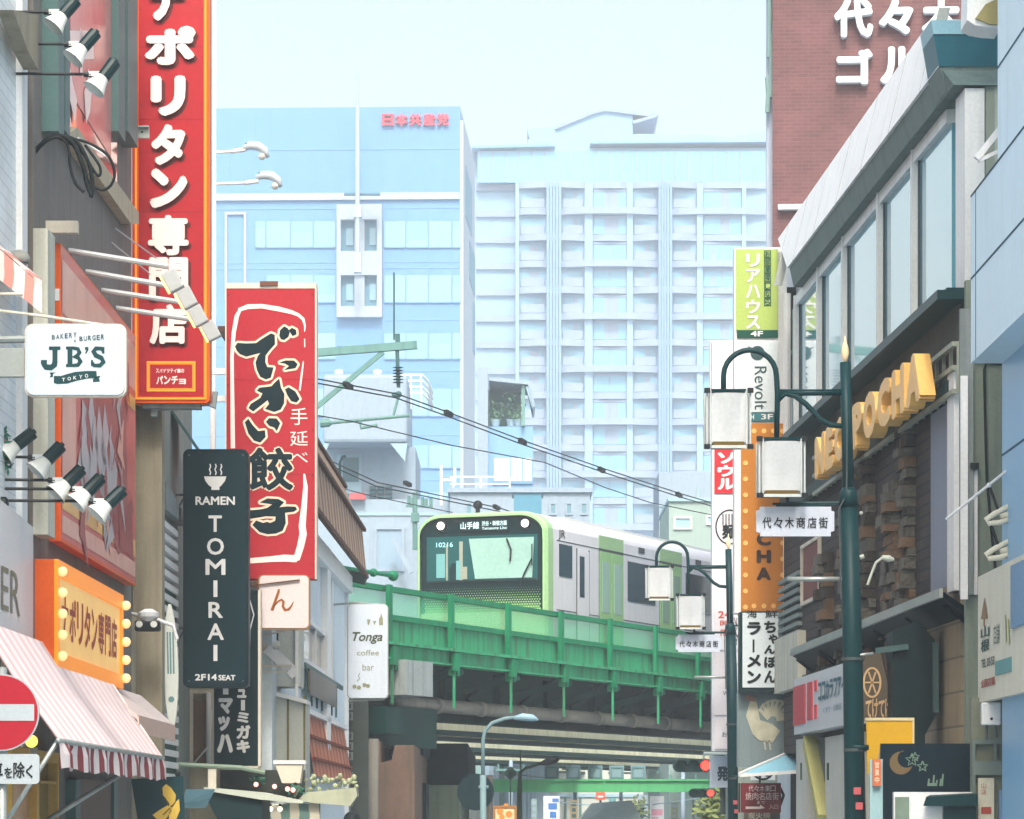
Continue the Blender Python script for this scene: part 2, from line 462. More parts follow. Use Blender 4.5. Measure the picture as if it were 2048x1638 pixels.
b.box(x0, xa, -.7, .03, z0, z1); b.box(xd, x1, -.7, .03, z0, z1); b.box(xa, xd, -.7, .03, zz[0], z1); b.box(xa, xd, -.7, .03, z0, zz[3]); b.box(xa, xd, -.7, .03, zz[2], zz[1])
b.box(xb, xc, -.5, .03, zz[1], zz[0]); b.box(xb, xc, -.5, .03, zz[3], zz[2])
b.build('window_surround', bwhite, t)
for i in (0, 2):
    for (p, q) in ((xa, xb), (xc, xd)):
        b = MB(); b.m = 0; b.box(p, q, -.06, .03, zz[i + 1], zz[i]); b.m = 1; b.box(p + .35, q - .1, -.16, -.06, zz[i + 1] + .5, zz[i] - .55); b.build('window', [bshade, skyglass], t)
x0, z1 = t.px(450, 425); x1, z0 = t.px(493, 600)
b = MB(); b.frame(x0, x1, -.2, .03, z0, z1, .18); b.build('door_surround', bwhite, t)
red_l = M('red_letters', (226, 70, 92), rough=.5)
x0, z1 = t.px(763, 229); x1, z0 = t.px(900, 252)
b = MB(); w5 = (x1 - x0) / 5
for i, ch in enumerate('日本共産党'): b.text(ch, x0 + w5 * i + .05, x0 + w5 * (i + .92), z0, z1, -.15, off=.035, depth=.3)
b.build('lettering', red_l, t)

f, x0, x1, z0, z1 = facing('antenna_mast', 711, 120, 719, 545, 252, 'thin white antenna mast standing up the front of the blue office tower', 'antenna')
b = MB(); b.tube([(0, 0, z0), (0, 0, f.px(715, 215)[1])], .16); b.tube([(0, 0, f.px(715, 215)[1]), (0, 0, z1)], [.12, .03])
for (v0, v1) in ((410, 435), (505, 545)): b.box(-.28, .28, -.2, .6, f.px(715, v1)[1], f.px(715, v0)[1])
b.build('mast', bwhite, f)
b = MB(); b.box(-1, 1.6, .2, 1.2, f.px(715, 386)[1], f.px(715, 382)[1]); b.build('bracket', bshade, f)

# ------------------------------------------------------------------ tall apartment block
aptw = M('apartment_white', (134, 154, 182), rough=.6, var=.04, scale=.1)  # pale low-contrast tints; distance haze is partly painted in
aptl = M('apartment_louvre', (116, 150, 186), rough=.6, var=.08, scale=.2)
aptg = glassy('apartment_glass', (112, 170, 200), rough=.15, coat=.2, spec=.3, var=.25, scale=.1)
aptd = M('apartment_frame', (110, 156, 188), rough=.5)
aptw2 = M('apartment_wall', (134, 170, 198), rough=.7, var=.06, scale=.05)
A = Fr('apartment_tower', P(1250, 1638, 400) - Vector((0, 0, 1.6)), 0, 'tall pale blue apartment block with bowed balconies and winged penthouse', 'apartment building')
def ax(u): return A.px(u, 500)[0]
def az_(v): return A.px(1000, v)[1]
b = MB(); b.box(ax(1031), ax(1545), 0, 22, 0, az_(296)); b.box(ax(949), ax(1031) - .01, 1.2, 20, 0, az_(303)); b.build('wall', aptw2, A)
b = MB(); b.box(ax(955), ax(1540), -.35, -.01, az_(366), az_(303))
b.build('top_glazing', aptg, A)
b = MB()
for u in range(960, 1540, 26): b.box(ax(u) - .07, ax(u) + .07, -.5, -.02, az_(366), az_(302))
b.build('top_mullion', aptw, A)
b = MB()
for (u0, u1, v0, v1) in ((944, 1110, 300, 291), (1180, 1540, 291, 286)):
    b.prism([(ax(u0), az_(v0)), (ax(u1), az_(v0) + .2), (ax(u1), az_(v1)), (ax(u0), az_(v0) + .25)], -1.2, 20)
b.build('cornice', aptd, A)
b = MB()
b.prism([(ax(u), az_(v)) for u, v in ((1055, 293), (1055, 272), (1180, 268), (1280, 261), (1400, 262), (1460, 268), (1540, 255), (1540, 293))], 2, 18); b.build('roof_terrace', aptw2, A)
b = MB()
b.prism([(ax(u), az_(v)) for u, v in ((1062, 275), (1055, 244), (1112, 240), (1168, 222), (1185, 209), (1212, 203), (1268, 212), (1268, 262), (1100, 275))], 4, 14); b.build('penthouse', aptw2, A)
b = MB()
b.prism([(ax(u), az_(v)) for u, v in ((1110, 241), (1185, 209), (1212, 202), (1320, 215), (1315, 221), (1270, 235), (1266, 229), (1300, 220), (1212, 209), (1188, 215), (1112, 246))], 3.6, 16); b.build('roof_wing', aptw, A)
VS = [372 + 52.55 * i for i in range(14)]
def bowed(x0, x1, z0, z1, bow, y=-.25):
    n = 8; xs = [x0 + (x1 - x0) * i / n for i in range(n + 1)]
    mb = MB(); vs = []
    for z in (z0, z1):
        vs += [(x, y - bow * (1 - ((x - x0) / (x1 - x0) * 2 - 1) ** 2), z) for x in xs] + [(x, .1, z) for x in xs]
    k = n + 1; fs = []
    for i in range(n): fs += [(i, i + 1, 2 * k + i + 1, 2 * k + i), (k + i + 1, k + i, i, i + 1)[::-1], (2 * k + i, 2 * k + i + 1, 3 * k + i + 1, 3 * k + i)]
    mb.add(vs, fs + [(0, 2 * k, 3 * k, k), (n, n + k, n + 3 * k, n + 2 * k)])
    return mb
for i, v in enumerate(VS):
    z0, z1 = az_(v + 6.5), az_(v - 6.5)
    sp = ((1031, 1180, 1.1), (1180, 1262, .5), (1262, 1400, 1.1), (1400, 1545, .5)) if i % 2 == 0 else ((1031, 1104, .6), (1104, 1330, 1.3), (1330, 1545, 1.0))
    mb = MB()
    for (u0, u1, bw) in sp:
        g = bowed(ax(u0), ax(u1) - .02, z0, z1, bw); mb.add(g.v, g.f)
    mb.box(ax(952), ax(1031) - .02, .75, 1.22, z0, z1)
    mb.build('floor_slab', aptw, A)
for (u0, u1, dy) in ((1031, 1038, .9), (1169, 1185, .8), (1253, 1265, .8), (1393, 1405, .8), (1483, 1491, .8)):
    b = MB(); b.box(ax(u0), ax(u1), -dy, .02, 0, az_(368)); b.build('pier', aptw2, A)
for (u0, u1) in ((1092, 1122), (1315, 1343)):
    b = MB()
    for k in range(5):
        d = (u1 - u0) / 5; b.box(ax(u0 + d * k) + .06, ax(u0 + d * (k + 1)), -1.6, .02, 0, az_(370))
    b.build('louvre_screen', aptl, A)
proto = {}
for i in range(13):
    zt, zb = az_(VS[i] + 8), az_(VS[i + 1] - 8)
    for j, (u0, u1, kind) in enumerate(((1040, 1090, 0), (1124, 1167, 0), (1187, 1252, 1), (1267, 1313, 0), (1345, 1392, 0), (1407, 1482, 1))):
        k = (j, (i * 7 + j * 5 + i * i) % 4)
        if k not in proto:
            mb = MB(); w_ = ax(u1) - ax(u0); h_ = zt - zb
            cw = (0, .3, .55, .18)[k[1]]
            if cw:
                mb.m = 2; mb.box(.4 + w_ * (.1 if k[1] == 3 else .5) * (1 - cw), .4 + (w_ - .8) * cw + w_ * (.1 if k[1] == 3 else .5) * (1 - cw), -.075 if kind == 0 else -.31, -.06 if kind == 0 else -.3, .1, h_ * (.9 if k[1] < 3 else .6))
            if kind == 0 and k[1] == 1: mb.m = 1; mb.box(w_ - 1.3, w_ - .5, -.4, -.12, .02, .7)
            if kind == 0:
                mb.m = 0; mb.box(.35, w_ - .35, -.06, .03, 0, h_ - .3)
                mb.m = 1; mb.box(0, .35, -.12, .03, 0, h_); mb.box(w_ - .35, w_, -.12, .03, 0, h_); mb.box(.35, w_ - .35, -.12, .03, h_ - .3, h_)
                mb.m = 2; mb.box(.1, w_ - .1, -.5, -.42, 0, 1.0)
            else:
                mb.m = 0; mb.box(0, w_, -.3, .03, 0, h_); mb.m = 2; mb.box(w_ * .5 - .06, w_ * .5 + .06, -.4, -.3, 0, h_); mb.box(0, w_, -.4, -.3, h_ - .25, h_)
            proto[k] = mb.build('window', [aptg, aptd, aptw], A); o = proto[k]
        else:
            o = proto[k].copy(); COL.objects.link(o); o.parent = A.o
        o.location = (ax(u0), 0, zb)

# ------------------------------------------------------------------ low white buildings beside the line
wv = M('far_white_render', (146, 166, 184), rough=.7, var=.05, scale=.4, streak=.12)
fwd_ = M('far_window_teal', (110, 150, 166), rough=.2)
wsh = M('far_pale_grey', (150, 180, 196), rough=.7)  # pale blue-grey paint of trims, brackets and pots
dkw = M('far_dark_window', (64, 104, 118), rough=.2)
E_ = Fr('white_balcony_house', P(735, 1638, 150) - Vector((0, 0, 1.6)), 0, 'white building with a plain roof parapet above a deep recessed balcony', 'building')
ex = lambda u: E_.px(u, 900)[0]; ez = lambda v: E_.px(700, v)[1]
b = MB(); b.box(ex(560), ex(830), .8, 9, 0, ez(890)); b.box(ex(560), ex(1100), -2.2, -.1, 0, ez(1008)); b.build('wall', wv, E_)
b = MB(); b.box(ex(650), ex(817), -1.6, 6, ez(893), ez(758)); b.build('parapet', wv, E_, bevel=.15)
b = MB(); b.prism([(ex(783), ez(894)), (ex(817), ez(894)), (ex(812), ez(930))], -1.5, -1.2); b.prism([(ex(652), ez(894)), (ex(662), ez(894)), (ex(654), ez(912))], -1.5, -1.2); b.build('bracket', wsh, E_)
b = MB(); b.m = 0; b.box(ex(672), ex(722), .7, .82, ez(985), ez(905)); b.m = 1; b.box(ex(684), ex(716), .62, .7, ez(960), ez(912)); b.build('balcony_door', [wsh, dkw], E_)
b = MB()
for i in range(3):
    for j in range(5): b.box(ex(738 + i * 16), ex(751 + i * 16), .55, .8, ez(970 + j * 9 + 6), ez(970 + j * 9))
b.build('equipment_rack', dkw, E_)
b = MB(); b.box(ex(705), ex(735), -2.6, -2.3, ez(1010), ez(997)); b.build('folded_cloth', M('faded_red_cloth', (190, 90, 96)), E_)
b = MB(); b.m = 0; b.frame(ex(752), ex(812), -2.3, -2.18, ez(1150), ez(1062), .12); b.m = 1; b.box(ex(755), ex(809), -2.215, -2.19, ez(1147), ez(1066)); b.build('window', [wv, M('far_pale_window', (140, 166, 188), rough=.3)], E_)
b = MB(); b.box(ex(640), ex(900), -2.26, -2.18, ez(1040), ez(1034)); b.build('string_course', wsh, E_)
b = MB(); b.bar((ex(790), -3.2, ez(1088)), (ex(828), -3.2, ez(1156)), .2); b.build('handrail', wv, E_)
for k, (u, lab) in enumerate(((678, 'round white dish lamp on the white roof parapet, close to the gyoza sign'), (755, 'round white dish lamp on the white roof parapet, close to the insulator'))):
    f, x0, x1, z0, z1 = facing('dish_lamp', u - 8, 737, u + 8, 758, 149, lab, 'dish lamp', 'dish lamps on the white parapet')
    b = MB(); b.lathe([(.02, .55), (.17, .5), (.2, .3), (.03, .26)], (0, 0, -.13 + z0), n=12); b.build('dish', white_cl, f, True)
    b = MB(); b.tube([(0, 0, z0), (0, 0, z0 + .3)], .03); b.build('post', white_cl, f)
f, x0, x1, z0, z1 = facing('roof_railing', 795, 748, 865, 800, 152, 'white tubular railing bending over the edge of the white roof', 'railing')
b = MB()
for k in range(4):
    v = 750 + k * 12; b.tube([(f.px(795, v)[0], 0, f.px(795, v)[1]), (f.px(845, v)[0], 0, f.px(845, v)[1]), (f.px(856, v + 8)[0], .4, f.px(856, v + 10)[1]), (f.px(864, v + 30)[0], 1.2, f.px(864, v + 30)[1])], .05, n=6)
for u in (800, 822, 842): b.tube([(f.px(u, 748)[0], 0, z0 - .4), (f.px(u, 748)[0], 0, z1)], .04, n=6)
b.build('rail', white_cl, f)

Fb = Fr('terrace_building', P(1020, 1638, 175) - Vector((0, 0, 1.6)), 0, 'pale blue building with a planted roof terrace beside the office tower', 'building')
fx = lambda u: Fb.px(u, 900)[0]; fz = lambda v: Fb.px(1000, v)[1]
b = MB(); b.box(fx(975), fx(1066), 0, 9, 0, fz(853)); b.build('wall', blueB, Fb)
b = MB(); b.box(fx(955), fx(976), -.5, 6, 0, fz(737)); b.build('pillar', wv, Fb)
b = MB(); b.prism([(fx(u), fz(v)) for u, v in ((978, 757), (1060, 765), (1070, 815), (1066, 818), (1056, 772), (978, 764))], -.6, 4); b.build('terrace_roof', wv, Fb)
b = MB(); b.box(fx(977), fx(1042), 2.5, 4, fz(853), fz(768)); b.box(fx(1043), fx(1050), -.4, .2, fz(853), fz(770)); b.build('terrace_wall', M('terrace_shade', (104, 148, 142), var=.3, scale=1.2), Fb)
b = MB(); b.prism([(fx(u), fz(v)) for u, v in ((1051, 775), (1060, 775), (1070, 815), (1064, 818))], -.5, .3); b.build('awning', wsh, Fb)
for (u0, u1) in ((988, 1002), (1003, 1020), (1022, 1044), (1046, 1063)):
    b = MB(); b.box(fx(u0), fx(u1), -.08, .03, fz(962), fz(917)); b.build('window', M('far_bright_glass', (206, 232, 240), rough=.2), Fb)
b = MB(); b.box(fx(985), fx(1065), -.12, .02, fz(968), fz(962)); b.build('sill', seam, Fb)
leafF = M('terrace_leaf', (92, 138, 112), var=.4, scale=5, rough=.7)
for k, (u, v, hgt, lab) in enumerate(((991, 853, .9, 'small potted shrub beside the tall white pillar on the roof terrace'), (1022, 853, 1.9, 'tall bushy plant in the middle of the roof terrace'), (1037, 853, .8, 'low plant beside the white post on the roof terrace'))):
    p = P(u, v, 175.6); f = Fr('terrace_plant', p, 0, lab, 'plant', 'plants on the roof terrace')
    b = MB(); b.lathe([(.18, 0), (.25, .35), (.22, .35)], (0, 0, 0), 10); b.build('pot', wsh, f)
    b = MB()
    for i in range(60):
        a = random.random() * 6.28; r = random.random() * .5 * hgt ** .5; z = .35 + random.random() * hgt; s_ = .12
        c = Vector((cos(a) * r, sin(a) * r, z)); d1 = Vector((random.uniform(-1, 1), random.uniform(-1, 1), random.uniform(-1, 1))).normalized() * s_; d2 = d1.orthogonal().normalized() * s_ * .6
        b.add([c - d1, c + d2, c + d1, c - d2], [(0, 1, 2, 3)])
    b.build('foliage', leafF, f)

f, x0, x1, z0, z1 = facing('rooftop_cabin', 1028, 982, 1083, 1040, 140, 'slate blue rooftop cabin behind the roof of the train', 'cabin')
b = MB(); b.box(x0, x1, 0, 2.5, z0 - 2, z1 - .06); b.build('wall', M('slate_blue', (82, 140, 168), rough=.6), f)
b = MB(); b.box(x0 - .08, x1 + .08, -.1, 2.6, z1 - .06, z1); b.build('roof', wv, f)
f, x0, x1, z0, z1 = facing('white_low_block', 900, 985, 1180, 1100, 146, 'long low white building behind the front of the train', 'building')
b = MB(); b.box(x0, x1, 0, 6, -1, z1); b.build('wall', wv, f)
b = MB(); b.box(x0 - .1, x1 + .1, -.15, 6.1, z1, z1 + .18); b.build('coping', wv, f)
for u in (930, 1098, 1130, 1160):
    xa, zb__ = f.px(u, 1004); xb, za__ = f.px(u + 16, 1030); b = MB(); b.m = 0; b.frame(xa, xb, -.06, .02, za__, zb__, .08); b.m = 1; b.box(xa + .08, xb - .08, -.02, .02, za__ + .08, zb__ - .08); b.build('window', [wv, fwd_], f)
b = MB(); xx = f.px(884, 1000)[0]
for u in (905, 960, 1018): b.box(f.px(u, 990)[0], f.px(u, 990)[0] + .06, .1, .16, z1, z1 + .7)
b.box(x0, f.px(1020, 990)[0], .1, .16, z1 + .64, z1 + .7); b.box(x0, f.px(1020, 990)[0], .1, .16, z1 + .34, z1 + .4); b.build('railing', white_cl, f)
f, x0, x1, z0, z1 = facing('white_frame_gantry', 880, 930, 912, 1010, 143, 'slim white post frame standing behind the front end of the train', 'post frame')
b = MB(); b.box(x0, x0 + .1, 0, .1, z0, z1); b.box(x1 - .1, x1, 0, .1, z0 + .8, z1 - .1); b.box(x0 + .1, x1 - .1, 0, .1, z1 - .65, z1 - .55); b.build('post', white_cl, f)

gg = M('grey_green_render', (150, 172, 168), rough=.8, var=.06, streak=.1)
f = Fr('grey_green_house', P(1385, 1638, 125) - Vector((0, 0, 1.6)), 0, 'grey green house with small white framed windows above the train roof', 'house')
b = MB(); z1 = f.px(1385, 1003)[1]; b.box(f.px(1338, 0)[0], f.px(1452, 0)[0], 0, 8, 0, z1); b.build('wall', gg, f)
b = MB(); b.box(f.px(1336, 0)[0], f.px(1453, 0)[0], -.1, 8.1, z1, z1 + .14); b.build('roof_edge', wsh, f)
for (u0, u1, v0, v1) in ((1347, 1384, 1033, 1059), (1412, 1432, 1030, 1050)):
    xa, zb = f.px(u0, v0); xb, za = f.px(u1, v1)
    o = MB(); o.frame(xa, xb, -.08, .03, za, zb, .07); o = o.build('window', white_cl, f)
    q = MB(); q.box(xa + .07, xb - .07, -.03, .02, za + .07, zb - .07); q.build('pane', M('house_glass', (150, 186, 200), rough=.15), o)
f, x0, x1, z0, z1 = facing('white_flat_block', 1318, 945, 1440, 1060, 150, 'plain white flat roofed block above the grey green house', 'building')
b = MB(); b.box(x0, x1, 0, 6, -3, z1); b.build('wall', wv, f)
b = MB(); b.box(x0, x1, -.05, 0, z0 + 1.0, z0 + 1.1); b.box(f.px(1395, 1000)[0], f.px(1395, 1000)[0] + .06, -.05, 0, z0, z1 - .6); b.build('wall_joint', wsh, f)
# ------------------------------------------------------------------ railway bridge (runs away to the right)
HEAD = math.atan2(.929, .369)
B0 = Vector((.811 - .369 * 30, 66 - .929 * 30, 0))
BR = Fr('railway_bridge', B0, HEAD, 'green steel railway bridge with a mesh parapet crossing above the street', 'bridge')
bgreen = M('bridge_green', (10, 120, 82), rough=.55, var=.25, scale=1.2, streak=.6, dirt=(40, 84, 66), bump=.1)
bgreen2 = M('bridge_light_green', (46, 150, 108), rough=.6, var=.2, scale=1.4, streak=.85, dirt=(62, 82, 62), bump=.15)
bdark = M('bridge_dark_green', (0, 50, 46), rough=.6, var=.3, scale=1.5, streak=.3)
bpale = M('bridge_lit_web', (222, 222, 192), rough=.8, var=.25, scale=1.2, streak=.4)
rust_pipe = M('weathered_pipe', (118, 116, 108), rough=.7, var=.25, scale=2, streak=.3)
meshm = sheer('parapet_mesh', (84, 190, 144), .42)
def bl(pts): return [BR.px(u, v) for u, v in pts]
XL, XR = BR.px(560, 1300)[0], 75.0
XG = 150.0
zt = BR.px(1110, 1226)[1]; zm = BR.px(1110, 1281)[1]; zf = BR.px(1110, 1324)[1]; zfb = BR.px(1110, 1352)[1]; zb = BR.px(1110, 1428)[1]
b = MB(); b.box(XL, XR, -.06, .06, zt - .07, zt + .02); b.box(XL, XR, -.09, -.02, zm - .03, zm + .06); b.build('handrail', bgreen, BR)
b = MB(); b.box(XL, XR, -.012, .012, zm + .06, zt - .07); b.build('mesh_panel', meshm, BR)
b = MB(); b.box(XL, XR, -.02, .05, zf, zm - .03); b.build('plate', bgreen2, BR)
b = MB(); b.box(XL, XR, -.25, .3, zf - .05, zf); b.box(XL, XR, -.12, -.02, zfb, zf - .05); b.box(XL, XR, -.2, .1, zfb - .03, zfb); b.build('edge_beam', bgreen2, BR)
st = 2.69
x = BR.px(1110, 1300)[0]
xs = [x + st * k for k in range(-8, 16)]
for x in xs:
    if x < XL: continue
    b = MB(); b.box(x - .07, x + .07, -.16, -.09, zfb - .2, zt + .03); b.box(x - .1, x + .1, -.25, -.16, zfb - .12, zf - .08)
    b.box(x + .1, x + .22, -.2, -.1, zfb - .2, zfb - .06); b.build('post', bgreen, BR)
    b = MB(); b.prism([(x - .02, zfb - .02), (x + .02, zfb - .02), (x + .02, zb - .05), (x - .02, zb - .05)], -.2, -.16); b.build('hanger_rod', bgreen2, BR)
    b = MB(); b.bar((x + .45, -.15, zfb - .1), (x - .35, 1.0, zb + .25), .12); b.bar((x + 1.4, .5, zfb), (x + .7, .95, zb + .2), .1); b.build('brace', bdark, BR)
# girders of the tracks behind one another, the light between them painted as pale webs
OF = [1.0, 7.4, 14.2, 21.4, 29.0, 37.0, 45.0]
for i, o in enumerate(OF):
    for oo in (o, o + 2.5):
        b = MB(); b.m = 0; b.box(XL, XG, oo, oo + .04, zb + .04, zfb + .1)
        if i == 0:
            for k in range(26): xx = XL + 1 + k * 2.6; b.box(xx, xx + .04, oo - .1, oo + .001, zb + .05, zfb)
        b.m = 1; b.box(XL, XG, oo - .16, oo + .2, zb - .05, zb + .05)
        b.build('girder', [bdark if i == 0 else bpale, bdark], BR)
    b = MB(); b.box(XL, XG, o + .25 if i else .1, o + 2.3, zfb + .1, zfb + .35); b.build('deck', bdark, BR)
b = MB()
n = 40
for k in range(n):
    xa = BR.px(830, 1400)[0] + k * 2.05
    b.tube([(xa, .45, zb + .02), (xa + 1.9, .45, zb + .02)], .12, n=10); b.tube([(xa + 1.9, .45, zb + .02), (xa + 2.05, .45, zb + .02)], .145, n=10)
b.build('drain_pipe', rust_pipe, BR, True)
b = MB(); xa = BR.px(775, 1300)[0]; xb = BR.px(828, 1300)[0]; b.box(xa, xb, -.35, .8, BR.px(800, 1392)[1], zfb - .03); b.build('end_block', grey_c, BR)
b = MB(); xc = BR.px(700, 1300)[0]
b.box(xc - 3, BR.px(905, 1400)[0], .3, 1.0, zb - .75, zb - .06); b.box(BR.px(760, 0)[0], BR.px(800, 0)[0], -.1, .9, zb - .55, zb - .1); b.build('bearing_beam', bdark, BR)
b = MB(); b.tube([(XL, -.4, zt + .14), (BR.px(742, 1150)[0], -.4, zt + .14)], .035); b.ball((BR.px(742, 1150)[0], -.4, zt + .14), .09); b.ball((BR.px(702, 1150)[0], -.4, zt + .14), .07)
b.build('pipe_rail', bgreen, BR)

# abutment under the left end
rustw = M('stained_abutment', (104, 84, 74), rough=.9, var=.5, scale=1.2, streak=.95, dirt=(70, 76, 62), bump=.3)
mossw = M('mossy_concrete', (104, 118, 104), rough=.9, var=.25, scale=1, streak=.6, bump=.3)
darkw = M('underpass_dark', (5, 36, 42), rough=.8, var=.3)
ab = Fr('bridge_abutment', P(760, 1638, 58.0) - Vector((0, 0, 1.6)), 0, 'rust stained concrete abutment carrying the green bridge behind the coffee bar sign', 'abutment')
q = lambda u: ab.px(u, 1500)[0]; qz = lambda v: ab.px(760, v)[1]
b = MB(); b.box(q(560), q(737), .6, 8, 0, qz(1440)); b.build('side_wall', M('dark_grey_brickwork', (62, 72, 72), rough=.9, var=.3, streak=.5, bump=.4), ab)
b = MB()
top = [(733, 1478), (760, 1482), (762, 1525), (783, 1520), (790, 1490), (828, 1490), (829, 1560)]
b.prism([(q(733), 0)] + [(q(u), qz(v)) for u, v in top] + [(q(829), 0)], 0, 9); b.build('rusty_wall', rustw, ab)
b = MB(); b.box(q(838), q(906), 7, 22, 0, qz(1562)); b.build('mossy_pier', mossw, ab)
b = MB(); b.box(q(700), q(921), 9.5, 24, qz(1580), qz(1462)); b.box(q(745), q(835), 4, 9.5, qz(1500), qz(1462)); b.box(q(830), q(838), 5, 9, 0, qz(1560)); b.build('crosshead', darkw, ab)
b = MB(); b.tube([(q(746), -.15, 0), (q(746), -.15, qz(1478))], .1); b.build('downpipe', rust_pipe, ab, True)

# ------------------------------------------------------------------ train
TR = Fr('commuter_train', (.71, 72.5, 4.46), HEAD - R(90), 'light green and silver commuter train with black glass front on the bridge', 'train')
tgreen = M('train_green', (156, 198, 146), rough=.35, var=.06, scale=1)
tsilver = M('train_silver', (220, 224, 232), rough=.4, metal=.1, var=.05, scale=1.5, grain=.02, streak=.12)
tblack = glassy('train_black_glass', (2, 34, 40), rough=.15, coat=.05, spec=.25)
tglass = glassy('train_windscreen', (18, 78, 82), rough=.1, coat=.1, spec=.3)
troof = M('train_roof', (176, 182, 184), rough=.6, streak=.2)
W_, HT = 2.95, 3.55
zr = lambda u, v: TR.px(u, v)
def arch(w, h, r, inset, z0=0.0, k=8):
    x0, x1 = -w + inset, -inset; h = h - inset; r = max(.05, r - inset)
    o = [(x0, z0), (x1, z0), (x1, h - r)]
    o += [(x1 - r + r * cos(R(90 * i / k)), h - r + r * .72 * sin(R(90 * i / k)) + r * .28) for i in range(1, k + 1)]
    o += [(x0 + r - r * sin(R(90 * i / k)), h - r + r * .72 * cos(R(90 * i / k)) + r * .28) for i in range(1, k + 1)]
    return o
outer = arch(W_, HT, .62, 0, .05)
inner = arch(W_, HT, .62, .09, 1.45)
def ring(mb, pa, pb, y0, y1):
    """Shell between two outlines with as many points."""
    n = len(pa); vs = [(x, y0, z) for x, z in pa] + [(x, y1, z) for x, z in pb]
    mb.add(vs, [(i, (i + 1) % n, n + (i + 1) % n, n + i) for i in range(n)])
b = MB(); b.prism(outer, .40, 19.4); b.build('body', tsilver, TR)
b = MB(); ring(b, outer, outer, .12, .41); ring(b, arch(W_, HT, .62, .05, .05), outer, .02, .12); ring(b, arch(W_, HT, .62, .09, .05), arch(W_, HT, .62, .05, .05), .02, .02)
b.build('nose_ring', tgreen, TR, False)
b = MB(); b.prism(inner, .1, .3); b.build('black_mask', tblack, TR)
b = MB(); b.box(-W_ + .09, -.09, .06, .3, .3, 1.45); b.build('front_skirt', tgreen, TR)
b = MB(); b.prism([(-W_ + .1, .3), (-.1, .3), (-.3, -.3), (-W_ + .3, -.3)], .1, .5); b.build('snow_plough', dgrey, TR)
b = MB()
for r_ in range(11):
    d = .034 * (1 - r_ / 12)
    for c_ in range(48):
        xx = -2.76 + c_ * .0555 + (r_ % 2) * .027; zz = 1.46 + r_ * .05
        if xx > -.16: continue
        b.add([(xx - d, .095, zz), (xx, .095, zz - d), (xx + d, .095, zz), (xx, .095, zz + d)], [(0, 1, 2, 3)])
b.build('dot_pattern', M('dot_green', (140, 194, 126), rough=.4), TR)
xa, za = zr(848, 1152); xb, zb_ = zr(1072, 1067); za2 = zr(1072, 1152)[1]
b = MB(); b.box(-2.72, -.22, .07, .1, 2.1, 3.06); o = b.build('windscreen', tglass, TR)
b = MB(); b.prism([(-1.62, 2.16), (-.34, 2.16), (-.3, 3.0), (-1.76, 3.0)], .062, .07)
b.build('painted_reflection', M('windscreen_reflection', (148, 188, 180), rough=.25, var=.15, scale=1), o)  # bright reflection on the windscreen painted as a pale shape
b = MB(); b.box(-2.5, -2.3, .064, .07, 2.2, 2.7); b.box(-2.05, -1.95, .064, .07, 2.15, 2.55); b.build('cab_fitting', M('cab_teal', (110, 168, 172), rough=.3), o)
b = MB(); b.box(-1.98, -1.9, .0655, .07, 2.14, 2.95); b.box(-2.28, -2.24, .0655, .07, 2.14, 2.9); b.box(-1.9, -1.8, .063, .07, 2.16, 2.42); b.build('cab_pillar', M('cab_cream', (150, 156, 140), rough=.4), o)
b = MB(); b.prism([(-2.2, 2.14), (-2.2, 2.4), (-2.14, 2.5), (-2.06, 2.5), (-2.02, 2.38), (-1.99, 2.14)], .0662, .07); b.build('seat', M('cab_dark', (10, 40, 44)), o)
b = MB(); b.box(-2.7, -.24, .062, .068, 2.1, 2.14); b.build('dashboard', MATS['cab_dark'], o)
b = MB(); b.text('10216', -2.5, -2.12, 2.84, 2.94, .06, off=.01); b.build('lettering', M('led_cyan', (160, 220, 235), emit=.25), o)
b = MB(); b.tube([(-.6, .02, 2.0), (-.5, .02, 2.24), (-.32, .0, 2.55)], .018, n=6); b.tube([(-.32, 0, 2.4), (-.32, 0, 2.85)], .014, n=6); b.tube([(-.9, .04, 2.98), (-.8, .03, 2.75), (-.82, .03, 2.5)], .02, n=6); b.build('wiper', black_m, TR)
b = MB(); b.box(-1.98, -.86, .055, .1, 3.16, 3.38); o = b.build('destination_display', M('led_panel', (8, 36, 42), rough=.3), TR)
b = MB(); b.text('山手線', -1.94, -1.52, 3.2, 3.35, .045, off=.012); b.text('渋谷・新宿方面', -1.46, -.9, 3.26, 3.36, .045, off=.012); b.text('Yamanote Line', -1.46, -.9, 3.18, 3.24, .045); b.build('lettering', M('led_white', (200, 232, 236), emit=.35), o)
lamp = glow('headlight_glow', (255, 244, 232), 2.6)
for x_ in (-2.4, -.5):
    b = MB(); b.disc(x_, 3.29, .12, .07, .11); o = b.build('headlight', black_m, TR)
    b = MB(); b.disc(x_, 3.29, .08, .055, .07); b.build('bulb', lamp, o)
b = MB(); b.tube([(-1.9, .9, 3.5), (-1.9, .9, 3.72)], .05); b.ball((-1.9, .9, 3.78), .1); b.build('antenna', black_m, TR)
b = MB(); b.prism([(-2.4, 3.5), (-.55, 3.5), (-.75, 3.66), (-2.2, 3.66)], 3, 18); b.build('roof_unit', troof, TR)
def band(name, y0, y1, z0, z1, m, t=.012, par=TR):
    b = MB(); b.box(0, t, y0, y1, z0, z1); return b.build(name, m, par)
b = MB(); b.text('JR', 0.7, 1.1, 2.98, 3.2, 0, off=.012)
V = b.v; b.v = [(.006, x, z) for x, y, z in V]; b.build('lettering', M('jr_grey', (88, 96, 96)), TR)
gl = glassy('train_side_glass', (4, 48, 58), rough=.12, coat=.1, spec=.3)
band('cab_window', .74, 1.5, 2.22, 2.9, gl)
